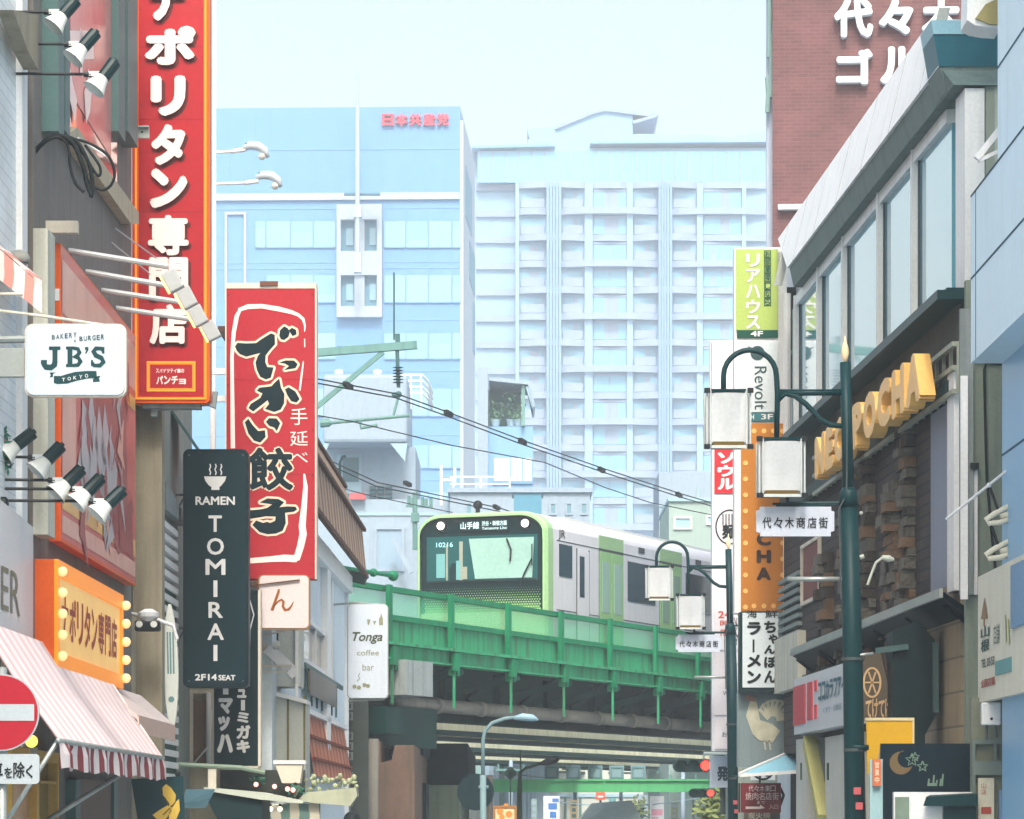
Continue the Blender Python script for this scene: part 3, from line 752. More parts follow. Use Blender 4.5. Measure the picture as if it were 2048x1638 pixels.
cd = band('cab_door', 1.8, 2.5, .35, 2.84, tsilver, .02); band('frame', 1.76, 1.8, .35, 2.88, dgrey, .014); band('frame', 2.5, 2.54, .35, 2.88, dgrey, .014)
band('pane', 1.92, 2.2, 1.85, 2.72, gl, .026, cd)
dg = M('train_door_green', (144, 192, 132), rough=.4)
tdoorglass = glassy('train_door_glass', (150, 190, 172), rough=.1)
DY = [TR.pxs(u, 1140)[0] for u in (1222, 1341)]
sp_ = DY[1] - DY[0]
for k in range(4):
    yc = DY[0] + sp_ * k
    if yc > 18.5: continue
    h2 = sp_ * .195
    band('green_panel', yc - h2, yc + h2, 2.98, 3.26, tgreen, .01)
    band('door_frame', yc - h2, yc + h2, .3, 2.98, dgrey, .008)
    for s_ in (-1, 1):
        d = band('door', yc + (s_ * h2 * .49 - h2 * .47), yc + (s_ * h2 * .49 + h2 * .47), .34, 2.92, dg, .02)
        band('pane', yc + (s_ * h2 * .49 - h2 * .3), yc + (s_ * h2 * .49 + h2 * .3), 1.6, 2.7, tdoorglass, .026, d)
    if k < 3:
        band('side_window', yc + h2 + .3, yc + sp_ - h2 - .3, 1.95, 2.82, gl, .014)
        band('rating_plate', yc + sp_ * .45, yc + sp_ * .55, 3.06, 3.18, dgrey, .008)
b = MB(); b.box(0, .006, .6, 19.4, 1.5, 1.52); b.box(0, .006, .6, 19.4, 2.95, 2.97); b.build('panel_seam', dgrey, TR)
for k, (y0, s_) in enumerate(((3.0, 1), (15.0, 1))):
    b = MB()
    for yy in (0, 2.1):
        for xx in (-2.5, -.9): b.lathe([(.43, 0), (.43, .1)], (xx, y0 + yy, -.05 + .0), 20, 'x')
    b.box(-2.3, -.65, y0 - .2, y0 + 2.3, -.15, .2); b.build('bogie', black_m, TR)
c2 = Fr('train_carriage', TR.L + TR.rot.inverted() @ Vector((0, 19.9, 0)), HEAD - R(90), 'second silver carriage behind the leading train car, mostly hidden by the shop signs', 'train carriage')
b = MB(); b.prism(outer, 0, 19.4); b.build('body', tsilver, c2)
for k in range(4):
    yc = 2.2 + sp_ * k; h2 = sp_ * .195
    band('door', yc - h2, yc + h2, .34, 2.92, dg, .02, c2); band('green_panel', yc - h2, yc + h2, 2.98, 3.26, tgreen, .01, c2)
    band('side_window', yc + h2 + .3, yc + sp_ - h2 - .3, 1.95, 2.82, gl, .014, c2)
for nm, oo in (('track_rail', 0),):
    f = Fr('railway_track', TR.L, HEAD - R(90), 'steel rails of the near track on the bridge deck', 'track')
    for xx in (-W_ / 2 - .53, -W_ / 2 + .53):
        b = MB(); b.box(xx - .035, xx + .035, -25, 50, -.3, -.05); b.build('rail', steel, f)

# ------------------------------------------------------------------ overhead line
cgrey = M('catenary_grey', (98, 140, 138), rough=.6, streak=.3)
CT = Fr('overhead_line_bracket', P(600, 1638, 73) - Vector((0, 0, 1.6)), 0, 'grey steel bracket arm with a long insulator carrying the overhead line', 'bracket')
c = lambda u, v, y=0: (CT.px(u, v, y)[0], y, CT.px(u, v, y)[1])
b = MB(); b.bar(c(560, 711), c(834, 690), .16); b.build('beam', cgrey, CT)
b = MB(); b.bar(c(620, 825), c(766, 704), .1); b.build('strut', cgrey, CT)
b = MB(); b.bar(c(600, 640), c(600, 1500), .3); b.build('mast', cgrey, CT)
b = MB(); b.bar(c(795, 668), c(796, 700), .1); b.tube([c(788, 545), c(788, 680)], .02, n=6); b.tube([c(794, 695), c(797, 775)], .04)
for v in (735, 741, 747, 753, 759, 765): b.lathe([(.03, -.02), (.12, 0), (.03, .025)], c(796, v), 10)
b.ball(c(797, 789), .07); b.ball(c(789, 790), .06); b.build('insulator', M('insulator_teal', (58, 96, 100), rough=.4), CT)
b = MB(); b.tube([c(797, 792), c(787, 830)], .03, n=6); b.tube([c(640, 847), c(659, 845)], .09); b.tube([c(657, 846), c(819, 831)], .035); b.tube([c(720, 841), c(722, 856), c(755, 850)], .035, n=6); b.ball(c(659, 846), .06); b.build('steady_arm', cgrey, CT)
f2 = Fr('signal_mast', P(830, 1638, 100) - Vector((0, 0, 1.6)), 0, 'pale equipment mast with small cross arms between the gyoza sign and the train', 'mast')
c = lambda u, v: (f2.px(u, v)[0], 0, f2.px(u, v)[1])
b = MB(); b.tube([c(830, 1100), c(830, 985)], .07); b.bar(c(812, 1012), c(866, 1014), .07); b.bar(c(822, 1035), c(838, 1035), .25); b.build('post', cgrey, f2)
b = MB()
for u, v in ((818, 1000), (826, 1004), (845, 1002), (852, 1005), (862, 1004)): b.tube([c(u, v + 10), c(u, v - 8)], .05, n=6)
b.build('insulator', cgrey, f2)
f2 = Fr('thin_signal_post', P(680, 1638, 95) - Vector((0, 0, 1.6)), 0, 'thin dark post with a small bracket in front of the white balcony', 'post')
c = lambda u, v: (f2.px(u, v)[0], 0, f2.px(u, v)[1])
b = MB(); b.tube([c(679, 1010), c(680, 925), c(685, 913), c(692, 912)], .04, n=6); b.box(c(684, 0)[0], c(688, 0)[0], -.1, .1, c(0, 980)[2], c(0, 962)[2]); b.build('post', teal_p, f2)
def wire(name, pts, offy, label, r=.018, clips=(), twin=0.0, group='overhead wires above the track'):
    f = Fr(name, BR.L, HEAD, label, 'wire', group)
    p3 = [(f.px(u, v, offy)[0], offy, f.px(u, v, offy)[1]) for u, v in pts]
    out = []
    for a, b_ in zip(p3, p3[1:]):
        for k in range(6): t_ = k / 6; out.append(tuple(a[i] * (1 - t_) + b_[i] * t_ for i in range(3)))
    out.append(p3[-1])
    m_ = MB(); m_.tube(out, r, n=6)
    if twin: m_.tube([(x, y + .05, z - twin) for x, y, z in out], r, n=6)
    m_.build('conductor', cable, f)
    for u, v in clips:
        x, z = f.px(u, v, offy); m_ = MB(); m_.bar((x - .16, offy, z), (x + .16, offy, z - .04), .09); m_.build('clip', black_m, f)
wire('messenger_wire', ((620, 755), (795, 788), (895, 824), (1043, 880), (1210, 938), (1360, 987), (1480, 1022)), 4.4, 'double overhead cable running from the dark insulator down over the train roof', .014, ((696, 769), (897, 825), (1045, 881), (1203, 938), (1358, 988)), .07)
wire('catenary_wire', ((610, 898), (755, 965), (1000, 1016), (1040, 1030)), 9.0, 'double overhead cable sloping down behind the front of the train', .014, ((644, 911), (815, 966), (993, 1013)), .08)
wire('contact_wire', ((630, 830), (700, 842), (800, 866), (900, 890), (1090, 925), (1210, 975), (1300, 1005), (1425, 1030)), 5.2, 'thin single wire below the double overhead cable', .012)
wire('feeder_wire', ((620, 960), (735, 990), (830, 1010), (905, 1025)), 12, 'thin lower wire passing the equipment mast', .012)

# ------------------------------------------------------------------ beyond the bridge
lg = M('fresh_green_paint', (78, 164, 108), rough=.5, var=.1, streak=.25)
f = Fr('green_footbridge', P(1200, 1638, 108) - Vector((0, 0, 1.6)), 0, 'pale green beam crossing the far street beyond the railway bridge', 'beam')
g = lambda u, v: f.px(u, v)
b = MB(); b.box(g(960, 0)[0], g(1440, 0)[0], 0, .9, g(0, 1584)[1], g(0, 1560)[1]); b.build('beam', lg, f)
b = MB(); b.box(g(960, 0)[0], g(1440, 0)[0], -.08, 0, g(0, 1562)[1], g(0, 1558)[1]); b.box(g(1206, 0)[0], g(1211, 0)[0], -.06, 0, g(0, 1584)[1], g(0, 1563)[1]); b.build('flange', lg, f)
b = MB(); b.box(g(1440, 0)[0], g(1480, 0)[0], 0, 1, 0, g(0, 1556)[1]); b.box(g(925, 0)[0], g(960, 0)[0], 0, 1, 0, g(0, 1556)[1]); b.build('pier', grey_c, f)
bxm = M('cabinet_blue_grey', (120, 146, 160), rough=.6)
for k, u in enumerate((1089, 1132, 1176, 1219, 1262)):
    p = P(u + 15, 1560, 109.0); q_ = Fr('window_unit', p, 0, ['leftmost', 'second from the left', 'middle', 'second from the right', 'rightmost'][k] + ' of the five square blue grey panels above the pale green beam', 'panel', 'square panels above the green beam')
    x0, z1 = q_.px(u, 1531); x1, z0 = q_.px(u + 29, 1559)
    b = MB(); b.box(x0, x1, 0, .3, z0, z1); b.build('casing', bxm, q_)
    b = MB(); b.frame(x0 + .03, x1 - .03, -.03, 0, z0 + .03, z1 - .03, .05); b.build('frame', M('cabinet_edge', (92, 124, 134)), q_)
def far_block(name, u0, v0, u1, Y, m, label, cat='building', extras=()):
    f = Fr(name, P((u0 + u1) / 2, 1638, Y) - Vector((0, 0, 1.6)), 0, label, cat)
    x0, z1 = f.px(u0, v0); x1 = f.px(u1, v0)[0]
    b = MB(); b.box(x0, x1, 0, 5, 0, z1); b.build('wall', m, f)
    for nm, (a, c_, d, e), mm in extras:
        xa, zb_ = f.px(a, c_); xb, za = f.px(d, e); b = MB(); b.box(xa, xb, -.08, .02, za, zb_); b.build(nm, mm, f)
    return f
fw = M('far_grey_window', (130, 160, 160), rough=.3); fdk = M('far_dark_gap', (84, 112, 108))
far_block('white_corner_house', 905, 1440, 1100, 128, wv, 'white house with tall narrow windows behind the grey street lamp post', extras=[('window', (921, 1528, 945, 1560), fw), ('window', (948, 1528, 962, 1560), fw), ('recess', (998, 1528, 1008, 1562), fdk), ('recess', (998, 1585, 1008, 1612), fdk), ('sill', (915, 1563, 1000, 1567), wsh)] + [('rib', (u, 1526, u + 3, 1638), wsh) for u in (975, 985, 1016, 1048, 1056, 1064)])
far_block('pale_street_house', 1100, 1470, 1300, 150, M('far_cream', (186, 192, 186), var=.1), 'pale building in the street beyond the bridge with a striped band', extras=[('band', (1100, 1588, 1300, 1594), wsh), ('band', (1120, 1520, 1290, 1528), wv)] + [('pier', (u, 1594, u + 5, 1638), fdk if k % 2 else wv) for k, u in enumerate((1106, 1128, 1142, 1158, 1276, 1290))])
far_block('far_street_house', 1296, 1480, 1450, 140, M('far_green_grey', (150, 168, 160), var=.2, scale=1), 'grey green building behind the two traffic signals under the bridge', extras=[('window', (1330, 1530, 1352, 1552), wv), ('shutter', (1372, 1590, 1388, 1638), fdk), ('shutter', (1395, 1598, 1412, 1638), fw), ('band', (1300, 1586, 1440, 1590), wv)])
def far_sign(u0, v0, u1, v1, Y, m, label, ins=None):
    f, x0, x1, z0, z1 = facing('street_sign', u0, v0, u1, v1, Y, label, 'sign')
    b = MB(); b.box(x0, x1, 0, .15, z0, z1); b.build('board', m, f)
    if ins:
        b = MB(); w_, h_ = x1 - x0, z1 - z0
        for a, c_, d, e in ins[1]: b.box(x0 + a * w_, x0 + d * w_, -.02, 0, z0 + c_ * h_, z0 + e * h_)
        b.build('print', ins[0], f)
    b = MB(); b.tube([((x0 + x1) / 2, .08, z0), ((x0 + x1) / 2, .08, z0 - (P(u0, v1, Y).z) + .0)], .04, n=6); b.build('post', dgrey, f)
fblue = M('far_blue_print', (70, 120, 190)); fred = M('far_orange_red', (206, 100, 76)); fpk = M('far_pink_print', (226, 160, 180))
far_sign(1087, 1592, 1119, 1640, 120, white_cl, 'small white sign with a blue picture far down the street', (fblue, [(.3, .45, .85, .7), (.55, .75, .95, .9), (.4, .1, .8, .35)]))
far_sign(1300, 1592, 1328, 1640, 118, white_cl, 'small white sign with blue band and pink print far down the street', (fpk, [(.1, .2, .9, .45), (.1, .05, .6, .12)]))
far_sign(1192, 1583, 1210, 1600, 122, fred, 'small square orange red sign hanging below the green beam', (M('far_white_print', (230, 220, 215)), [(.2, .3, .8, .5)]))
far_sign(1276, 1590, 1296, 1640, 126, wv, 'narrow white vertical sign beside a dark tree far down the street', (fdk, [(.2, .1, .6, .25), (.3, .35, .6, .5), (.2, .6, .7, .8)]))
f = Fr('grey_hipped_roof', P(1200, 1638, 116) - Vector((0, 0, 1.6)), 0, 'low grey hipped roof in the middle of the far street', 'roofed stall')
rm = M('grey_roof_sheet', (124, 142, 142), rough=.7, streak=.2)
x = lambda u: f.px(u, 1600)[0]; z = lambda v: f.px(1200, v)[1]
b = MB(); pts = [(x(1160), 0, z(1640)), (x(1280), 0, z(1640)), (x(1265), 0, z(1602)), (x(1184), 0, z(1608))]
b.hexa([(x(1160), 0, z(1641)), (x(1285), 0, z(1641)), (x(1285), 5, z(1641)), (x(1160), 5, z(1641)), (x(1186), 1.4, z(1606)), (x(1266), 1.4, z(1600)), (x(1266), 3, z(1600)), (x(1186), 3, z(1606))]); b.build('roof', rm, f)
b = MB(); b.box(x(1165), x(1280), .3, 4.7, 0, z(1641)); b.build('wall', fw, f)

# poles and wires down the far street
for k, (u, v, Y, lab) in enumerate(((1022, 1520, 112, 'slim white pole down the street beside the clover shaped sign'), (1150, 1522, 134, 'thin dark pole standing under the orange red hanging sign'), (1242, 1530, 136, 'pale utility pole above the grey hipped roof'), (1338, 1528, 132, 'dark slender pole beside the pink printed sign'), (1366, 1540, 110, 'white slender pole nearest the yellow green street tree'))):
    p = P(u, 1638, Y); f = Fr('utility_pole', (p.x, Y, 0), 0, lab, 'pole', 'poles down the far street'); h_ = P(u, v, Y).z
    b = MB(); b.tube([(0, 0, 0), (0, 0, h_)], [.09, .06], n=8); b.build('post', (wv, cgrey, wv, cgrey, wv)[k], f, True)
    b = MB(); b.box(-.5, .5, -.03, .03, h_ - .35, h_ - .28)
    for x_ in (-.4, 0, .4): b.tube([(x_, 0, h_ - .28), (x_, 0, h_ - .14)], .03, n=6)
    b.build('cross_arm', cgrey, f)
for k, (a, e, lab) in enumerate((((1000, 1545, 112), (1420, 1556, 132), 'thin wire crossing the far street just over the green beam'), ((1110, 1604, 128), (1440, 1589, 112), 'pale sagging wire strung under the green beam'))):
    p = P(*a); f = Fr('street_wire', p, 0, lab, 'wire'); q_ = P(*e) - p
    b = MB(); b.tube([tuple(q_ * (t_ / 8) + Vector((0, 0, -.25 * sin(pi * t_ / 8)))) for t_ in range(9)], .02, n=5); b.build('conductor', wsh if k else cable, f)
for k, (u0, v0, u1, v1, Y, m, pr, lab) in enumerate(((1062, 1598, 1074, 1640, 124, fw, wv, 'narrow grey green banner beside the small blue picture sign'), (1140, 1600, 1156, 1640, 130, M('far_sand', (196, 176, 140)), fdk, 'sand coloured vertical shop banner down the street'), (1218, 1596, 1232, 1606, 126, M('far_teal_print', (70, 150, 150)), wv, 'tiny teal sign plate above the grey roof'), (1342, 1604, 1356, 1640, 124, M('far_olive', (150, 154, 110)), wv, 'olive vertical banner behind the pink printed sign'), (1376, 1560, 1398, 1576, 118, wv, fred, 'small white sign with red marks above the lower traffic signal'))):
    far_sign(u0, v0, u1, v1, Y, m, lab, (pr, [(.2, .7, .8, .88), (.25, .42, .7, .6), (.2, .12, .75, .3)]))
# ------------------------------------------------------------------ LEFT SIDE OF THE STREET
orange = M('orange_enamel', (224, 92, 20), rough=.4, var=.08, streak=.15)
redsign = M('red_sign_film', (170, 32, 42), rough=.35, var=.08, scale=1.2, streak=.12, dirt=(150, 40, 50))
redbill = M('billboard_red', (206, 92, 84), rough=.3, var=.2, scale=1.0, streak=.3, dirt=(150, 50, 56))  # washed-out red; the veil of reflections is put into the colour
wood_c = M('grey_brown_cladding', (150, 143, 124), rough=.8, var=.15, streak=.5)
brownw = M('brown_grey_wall', (122, 118, 114), rough=.85, var=.12, streak=.35, bump=.15)
tealfr = M('teal_window_frame', (74, 104, 104), rough=.5, var=.15)
tile_w = brick('white_wall_tile', (214, 226, 232), (222, 231, 235), (176, 194, 204), bw=.3, bh=.1, msize=.006, rough=.35, bump=.2)
beige = M('beige_wall', (178, 168, 146), rough=.85, var=.1, streak=.4, bump=.15)
LW = lambda name, x0, y0, label, cat, dirx=.0037: Fr(name, (x0 + dirx * y0, y0, 0), R(90) - math.atan(dirx), label, cat)

# nearest white tiled building
f = LW('white_tiled_building', -4.1, 14, 'white tiled building behind the bakery sign and the row of five spotlights', 'building')
b = MB(); b.box(0, 14.55, 0, 6, 0, 9.0); b.build('wall', tile_w, f)
b = MB(); b.box(14.2, 14.5, -.05, 0, 0, 9.0); b.build('corner_trim', white_pt, f)
x0, z0 = f.px(4, 1310); x1, z1 = f.px(52, 1055)
b = MB(); b.hexa([(12, -.06, z0), (x1, -.06, z0), (x1, 0, z0), (12, 0, z0), (12, -.06, z1 + .1), (x1, -.06, z1), (x1, 0, z1), (12, 0, z1 + .1)]); o = b.build('fascia_board', white_cl, f)
b = MB(); b.text('ER', f.px(-14, 0)[0], f.px(24, 0)[0], f.px(10, 1228)[1], f.px(10, 1142)[1], -.066, off=.0)
b.build('lettering', M('olive_grey_letter', (128, 126, 108)), o)

# billboard building
f = LW('billboard_building', -4.02, 28.75, 'brown grey shop building behind the slanted red billboard', 'building')
BB = f
b = MB(); b.box(0, 7.2, .02, 6, 0, 10.3); b.build('wall', brownw, f)
b = MB(); xa = f.px(52, 900)[0]; b.box(0, f.px(86, 900)[0], -.1, .02, f.px(70, 1068)[1], f.px(70, 455)[1]); b.build('end_column', cream, f)
b = MB(); b.prism([f.px(u, v) for u, v in ((118, 268), (136, 254), (262, 425), (262, 448), (246, 448))], -.08, .02); b.build('sloped_flashing', beige, f)
xa, za = f.px(112, 250); xb, zb_ = f.px(226, -40)
o = MB(); o.box(xa, xb, -.04, .02, za, f.L.z + 10.4); o = o.build('window', glassy('reflecting_window', (150, 128, 120), rough=.1, var=.35, scale=2), f)
for (u0, u1) in ((88, 100), (103, 112), (212, 226), (232, 252)):
    b = MB(); b.box(f.px(u0, 0)[0], f.px(u1, 0)[0], -.12, .02, f.px(u0, 262)[1], 10.2); b.build('frame', tealfr, o)
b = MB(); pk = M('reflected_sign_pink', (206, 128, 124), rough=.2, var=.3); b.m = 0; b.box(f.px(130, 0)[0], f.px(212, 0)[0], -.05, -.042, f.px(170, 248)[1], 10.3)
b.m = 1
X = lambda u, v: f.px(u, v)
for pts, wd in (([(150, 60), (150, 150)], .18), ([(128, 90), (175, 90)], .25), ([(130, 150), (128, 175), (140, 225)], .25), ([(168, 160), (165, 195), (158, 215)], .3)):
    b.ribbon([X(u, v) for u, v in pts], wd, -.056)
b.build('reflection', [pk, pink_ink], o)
b = MB(); b.prism([X(u, v) for u, v in ((0, 20), (52, 30), (52, 140), (30, 100))], -.1, .02); b.build('gable_patch', wood_c, f)
plant_m = M('balcony_leaf', (52, 112, 92), var=.4, scale=6, rough=.7)
def bush(name, c, r, n, label, size=.05, grp=None, cat='plant'):
    f = Fr(name, c, 0, label, cat, grp); b = MB()
    for i in range(n):
        d = Vector((random.gauss(0, 1), random.gauss(0, 1), random.gauss(0, .8))); d = d.normalized() * random.random() ** .5
        p = Vector((d.x * r[0], d.y * r[1], d.z * r[2])); a = Vector((random.uniform(-1, 1), random.uniform(-1, 1), random.uniform(-.6, .6))).normalized(); e = a.orthogonal().normalized()
        s_ = size * random.uniform(.6, 1.4); b.add([p - a * s_, p + e * s_ * .5, p + a * s_, p - e * s_ * .5], [(0, 1, 2, 3)])
    b.build('foliage', plant_m, f)
    b = MB()
    for i in range(5):
        a = i * 1.3; b.tube([(0, 0, -r[2]), (cos(a) * r[0] * .5, sin(a) * r[1] * .5, r[2] * .5)], .008, n=5)
    b.build('stem', wood_c, f)
    return f
bush('balcony_plant', P(40, 15, 29.3), (.16, .2, .14), 160, 'green leafy plant high above the three spotlights on rods')
bush('balcony_plant', P(8, 905, 27.6), (.06, .12, .22), 120, 'dark green plant against the white tiles beside the row of five spotlights', .04)

# the slanted billboard
f = LW('red_billboard', -3.93, 29.65, 'large red billboard washed with painted reflections in an orange frame above the glowing light box', 'billboard')
x1 = f.px(271, 900)[0]; zt_, zb_ = f.px(104, 470)[1], f.px(104, 1064)[1]
b = MB(); b.box(0, x1, .0, .1, zb_, zt_); b.build('panel', redbill, f)
b = MB(); b.box(-.03, 0, 0, .09, zb_, zt_); b.box(-.03, x1 + .03, 0, .1, zb_ - .03, zb_); b.box(-.03, x1 + .03, 0, .1, zt_, zt_ + .02); o = b.build('frame', orange, f)
b = MB(); z_ = f.px(95, 572)[1]; b.box(-.036, -.03, .01, .085, z_, z_ + .1); b.build('label_patch', white_cl, o)
yl = M('billboard_yellow', (232, 186, 104), rough=.3, var=.2); lp = M('billboard_pale', (226, 176, 160), rough=.3, var=.2, streak=.2); gr = M('billboard_grey', (176, 184, 190), rough=.3, var=.15)
drk = M('billboard_dark_red', (150, 52, 58), rough=.3, var=.25)
b = MB(); bp = lambda u, v: f.px(u, v)
b.m = 0; b.rect(.05, x1 - .05, zb_ + .25, zb_ + .42, -.004); b.rect(.05, x1 - .05, zt_ - .75, zt_ - .62, -.004)
b.m = 1; b.rect(.05, .95, zb_ + .5, zt_ - .8, -.005); b.rect(.05, x1 - .05, zb_ + .05, zb_ + .2, -.004); b.rect(.05, x1 - .05, zt_ - .55, zt_ - .1, -.004)
b.m = 3; b.flat([bp(u, v) for u, v in ((165, 760), (250, 770), (255, 1090), (235, 1110), (205, 1010), (165, 1000))], -.006)
b.m = 2
for pts, wd in (([(168, 810), (166, 900), (176, 960)], .4), ([(178, 800), (190, 900), (182, 990)], .35), ([(192, 850), (205, 940), (200, 990)], .5), ([(212, 840), (206, 900), (214, 960), (204, 1000)], .45), ([(224, 890), (222, 940), (230, 985)], .5)):
    b.ribbon([bp(u, v) for u, v in pts], wd, -.009)
for k in range(46):
    u_ = random.uniform(150, 262); v_ = random.uniform(700, 1040); b.m = random.choice((1, 2, 2, 3, 3))
    b.ribbon([bp(u_, v_), bp(u_ + random.uniform(-8, 8), v_ + 25), bp(u_ + random.uniform(-10, 10), v_ + random.uniform(50, 110))], [.03, random.uniform(.08, .3), .03], -.0095 - k * .0001)
b.m = 3; b.flat([bp(u, v) for u, v in ((236, 1000), (262, 1010), (266, 1120), (240, 1095))], -.007)
b.build('print', [yl, lp, gr, drk], f)
f2 = Fr('ledge_bracket', P(100, 465, 29.5), 0, 'cream steel bracket plate on top of the billboard end', 'bracket')
b = MB(); w_ = P(155, 465, 29.5).x - P(100, 465, 29.5).x; b.box(-w_ * .9, w_, 0, .1, 0, .1); b.box(-w_ * .9, -w_ * .1, 0, .1, -.03, 0); b.build('plate', ivory, f2)
b = MB(); b.tube([(-w_ * .7, .03, .1), (-w_ * .7, .03, .16)], .008, n=6); b.build('bolt', black_m, f2)

# four white arm lamps that light the billboard
wlm = M('lamp_grey_white', (176, 182, 184), rough=.4)
warm = glow('warm_reflector', (255, 196, 110), 1.3)
arms = (((130, 500), (336, 533), (346, 562)), ((165, 542), (356, 575), (374, 596)), ((200, 580), (372, 606), (396, 632)), ((218, 614), (392, 640), (422, 662)))
labs = ('uppermost of the four pale box lamps reaching across the tall red sign', 'second from the top of the four pale box lamps by the tall red sign', 'third from the top of the four pale box lamps by the tall red sign', 'lowest of the four pale box lamps, over the white pole of the tall sign')
for i, (a, e, h) in enumerate(arms):
    Y_ = 31.0 + i * 1.2
    p = P(a[0], a[1], Y_); l = Fr('billboard_lamp', p, 0, labs[i], 'lamp', 'arm lamps above the billboard')
    c = lambda u, v, dy=0: tuple(P(u, v, Y_ + dy) - p)
    b = MB(); b.tube([c(*a), c(*e)], .026); b.tube([c(a[0] - 22, a[1] - 6, .05), c(*a)], .02); b.build('arm', wlm, l)
    hx = Vector(c(*h)); b = MB(); an = R(-62); u_ = Vector((cos(an), 0, sin(an))) ; s2 = Vector((u_.z * -1, 0, u_.x))
    hw, hh = .07, .092
    q = [hx + u_ * sx * hh + s2 * sz * hw + Vector((0, sy * .06, 0)) for sy in (-1, 1) for sx, sz in ((-1, -1), (1, -1), (1, 1), (-1, 1))]
    b.hexa([q[0], q[1], q[5], q[4], q[3], q[2], q[6], q[7]]); b.build('lamp_head', wlm, l, bevel=.012)
    b = MB(); q = [hx - s2 * (hw + .02) + u_ * sx * hh * .85 + Vector((0, sy * .05, 0)) for sx, sy in ((-1, -1), (1, -1), (1, 1), (-1, 1))]
    q2 = [v + s2 * .02 for v in q]; b.hexa(q + q2); b.build('reflector', warm, l)
b = MB()
l = Fr('stay_wires', P(170, 385, 33), 0, 'two thin pale stay wires slanting down across the tall red sign', 'wires'); p = l.L
for (a, e) in (((125, 380), (312, 516)), ((158, 432), (300, 548))):
    b = MB(); b.tube([tuple(P(*a, 33) - p), tuple(P(*e, 35.8) - p)], .008, n=5); b.build('wire', wlm, l)

# spot lamps on thin rods
spot_b = M('spot_black', (16, 44, 48), rough=.4); refl = M('spot_shade_white', (214, 218, 214), rough=.25)
def spots(rows, group, labels):
    for i, (a, hd, Y_, an) in enumerate(rows):
        p = P(hd[0], hd[1], Y_); l = Fr('rod_spotlight', p, 0, labels[i], 'spotlight', group)
        b = MB(); xa = (P(a[0], a[1], Y_) - p).x
        if a[0] > -900:
            b.tube([(xa, 0, .02), (-.16, 0, .015)], .012); b.tube([(-.16, 0, .015), (-.1, 0, .01)], .022)
            b.build('rod', black_m, l)
        b = MB(); b.box(-.12, -.01, -.02, .02, 0, .035); b.build('joint', white_cl, l)
        ca, sa = cos(R(an)), sin(R(an)); d = Vector((-ca, -.25, -sa)).normalized()
        b = MB(); b.tube([d * -.15, d * .015], .054, n=12); b.tube([d * -.175, d * -.15], .02, n=8); b.build('lamp_body', spot_b, l, False)
        b = MB(); b.tube([d * .016, d * .06, d * .145], [.05, .062, .098], n=16, cap=False); b.build('shade', refl, l, True)
        b = MB(); b.ball(d * .08, .035, 6); b.build('bulb', M('unlit_bulb', (226, 214, 190), rough=.2), l)
spots([((-20, 20), (128, 28), 28.2, 52), ((-20, 88), (168, 92), 28.2, 52), ((2, 148), (208, 152), 28.2, 56)], 'spotlights on rods at the top left',
      ['topmost black spotlight on a rod, over the reflecting window', 'middle one of the three black spotlights on rods above the cable bundle', 'lowest of the three black spotlights on rods, just beside the tall red sign'])
spots([((-60, 880), (36, 888), 27.6, 40), ((-60, 918), (96, 918), 27.6, 48), ((-40, 958), (136, 964), 27.6, 46), ((-40, 980), (176, 982), 27.6, 48), ((0, 1008), (218, 1006), 27.6, 46)], 'spotlights on rods in front of the billboard',
      ['leftmost of the five spotlights in front of the billboard', 'second spotlight from the left in front of the billboard', 'middle of the five spotlights in front of the billboard', 'second spotlight from the right in front of the billboard', 'rightmost of the five spotlights in front of the billboard'])
for k, (u, v, lab) in enumerate(((2, 150, 'round dark rod mount holding the lowest rod of the three upper spotlights'), (4, 1006, 'round dark rod mount holding the lowest rod of the five spotlights'))):
    l = Fr('rod_mount', P(u, v, 28.0 if k == 0 else 27.4), 0, lab, 'mount'); b = MB(); b.lathe([(.03, -.05), (.05, -.03), (.05, .03), (.03, .05)], (0, 0, 0), 10, 'x'); b.build('mount', black_m, l)

# bracket and hanging cables
l = Fr('perforated_steel_arm', P(80, 265, 35.6), 0, 'perforated steel bracket arm touching the tall red sign', 'bracket'); p = l.L; c = lambda u, v, dy=0: tuple(P(u, v, 35.6 + dy) - p)
b = MB(); b.box(c(66, 0)[0], c(298, 0)[0], 0, .04, c(0, 276)[2], c(0, 253)[2]); b.box(c(66, 0)[0], c(298, 0)[0], -.05, 0, c(0, 256)[2], c(0, 253)[2]); b.build('channel', steel, l)
b = MB()
for u in (195, 230, 255, 282): b.box(c(u, 0)[0], c(u + (14 if u in (195, 255) else 4), 0)[0], -.003, .0, c(0, 266)[2], c(0, 262)[2])
b.build('slot', black_m, l)
l = Fr('cable_bundle', P(110, 275, 29.0), 0, 'bundle of black and white cables looping from the steel bracket', 'cables'); p = l.L
def curve3(pts, Y_, r, m, nm, n=7):
    P3 = [P(u, v, Y_) - p for u, v in pts]; out = []
    for i in range(len(P3) - 1):
        p0 = P3[max(0, i - 1)]; p1 = P3[i]; p2 = P3[i + 1]; p3 = P3[min(len(P3) - 1, i + 2)]
        for k in range(n):
            t_ = k / n; out.append(.5 * ((2 * p1) + (p2 - p0) * t_ + (2 * p0 - 5 * p1 + 4 * p2 - p3) * t_ ** 2 + (3 * p1 - p0 - 3 * p2 + p3) * t_ ** 3))
    out.append(P3[-1]); b = MB(); b.tube(out, r, n=8); return b.build(nm, m, l, True)
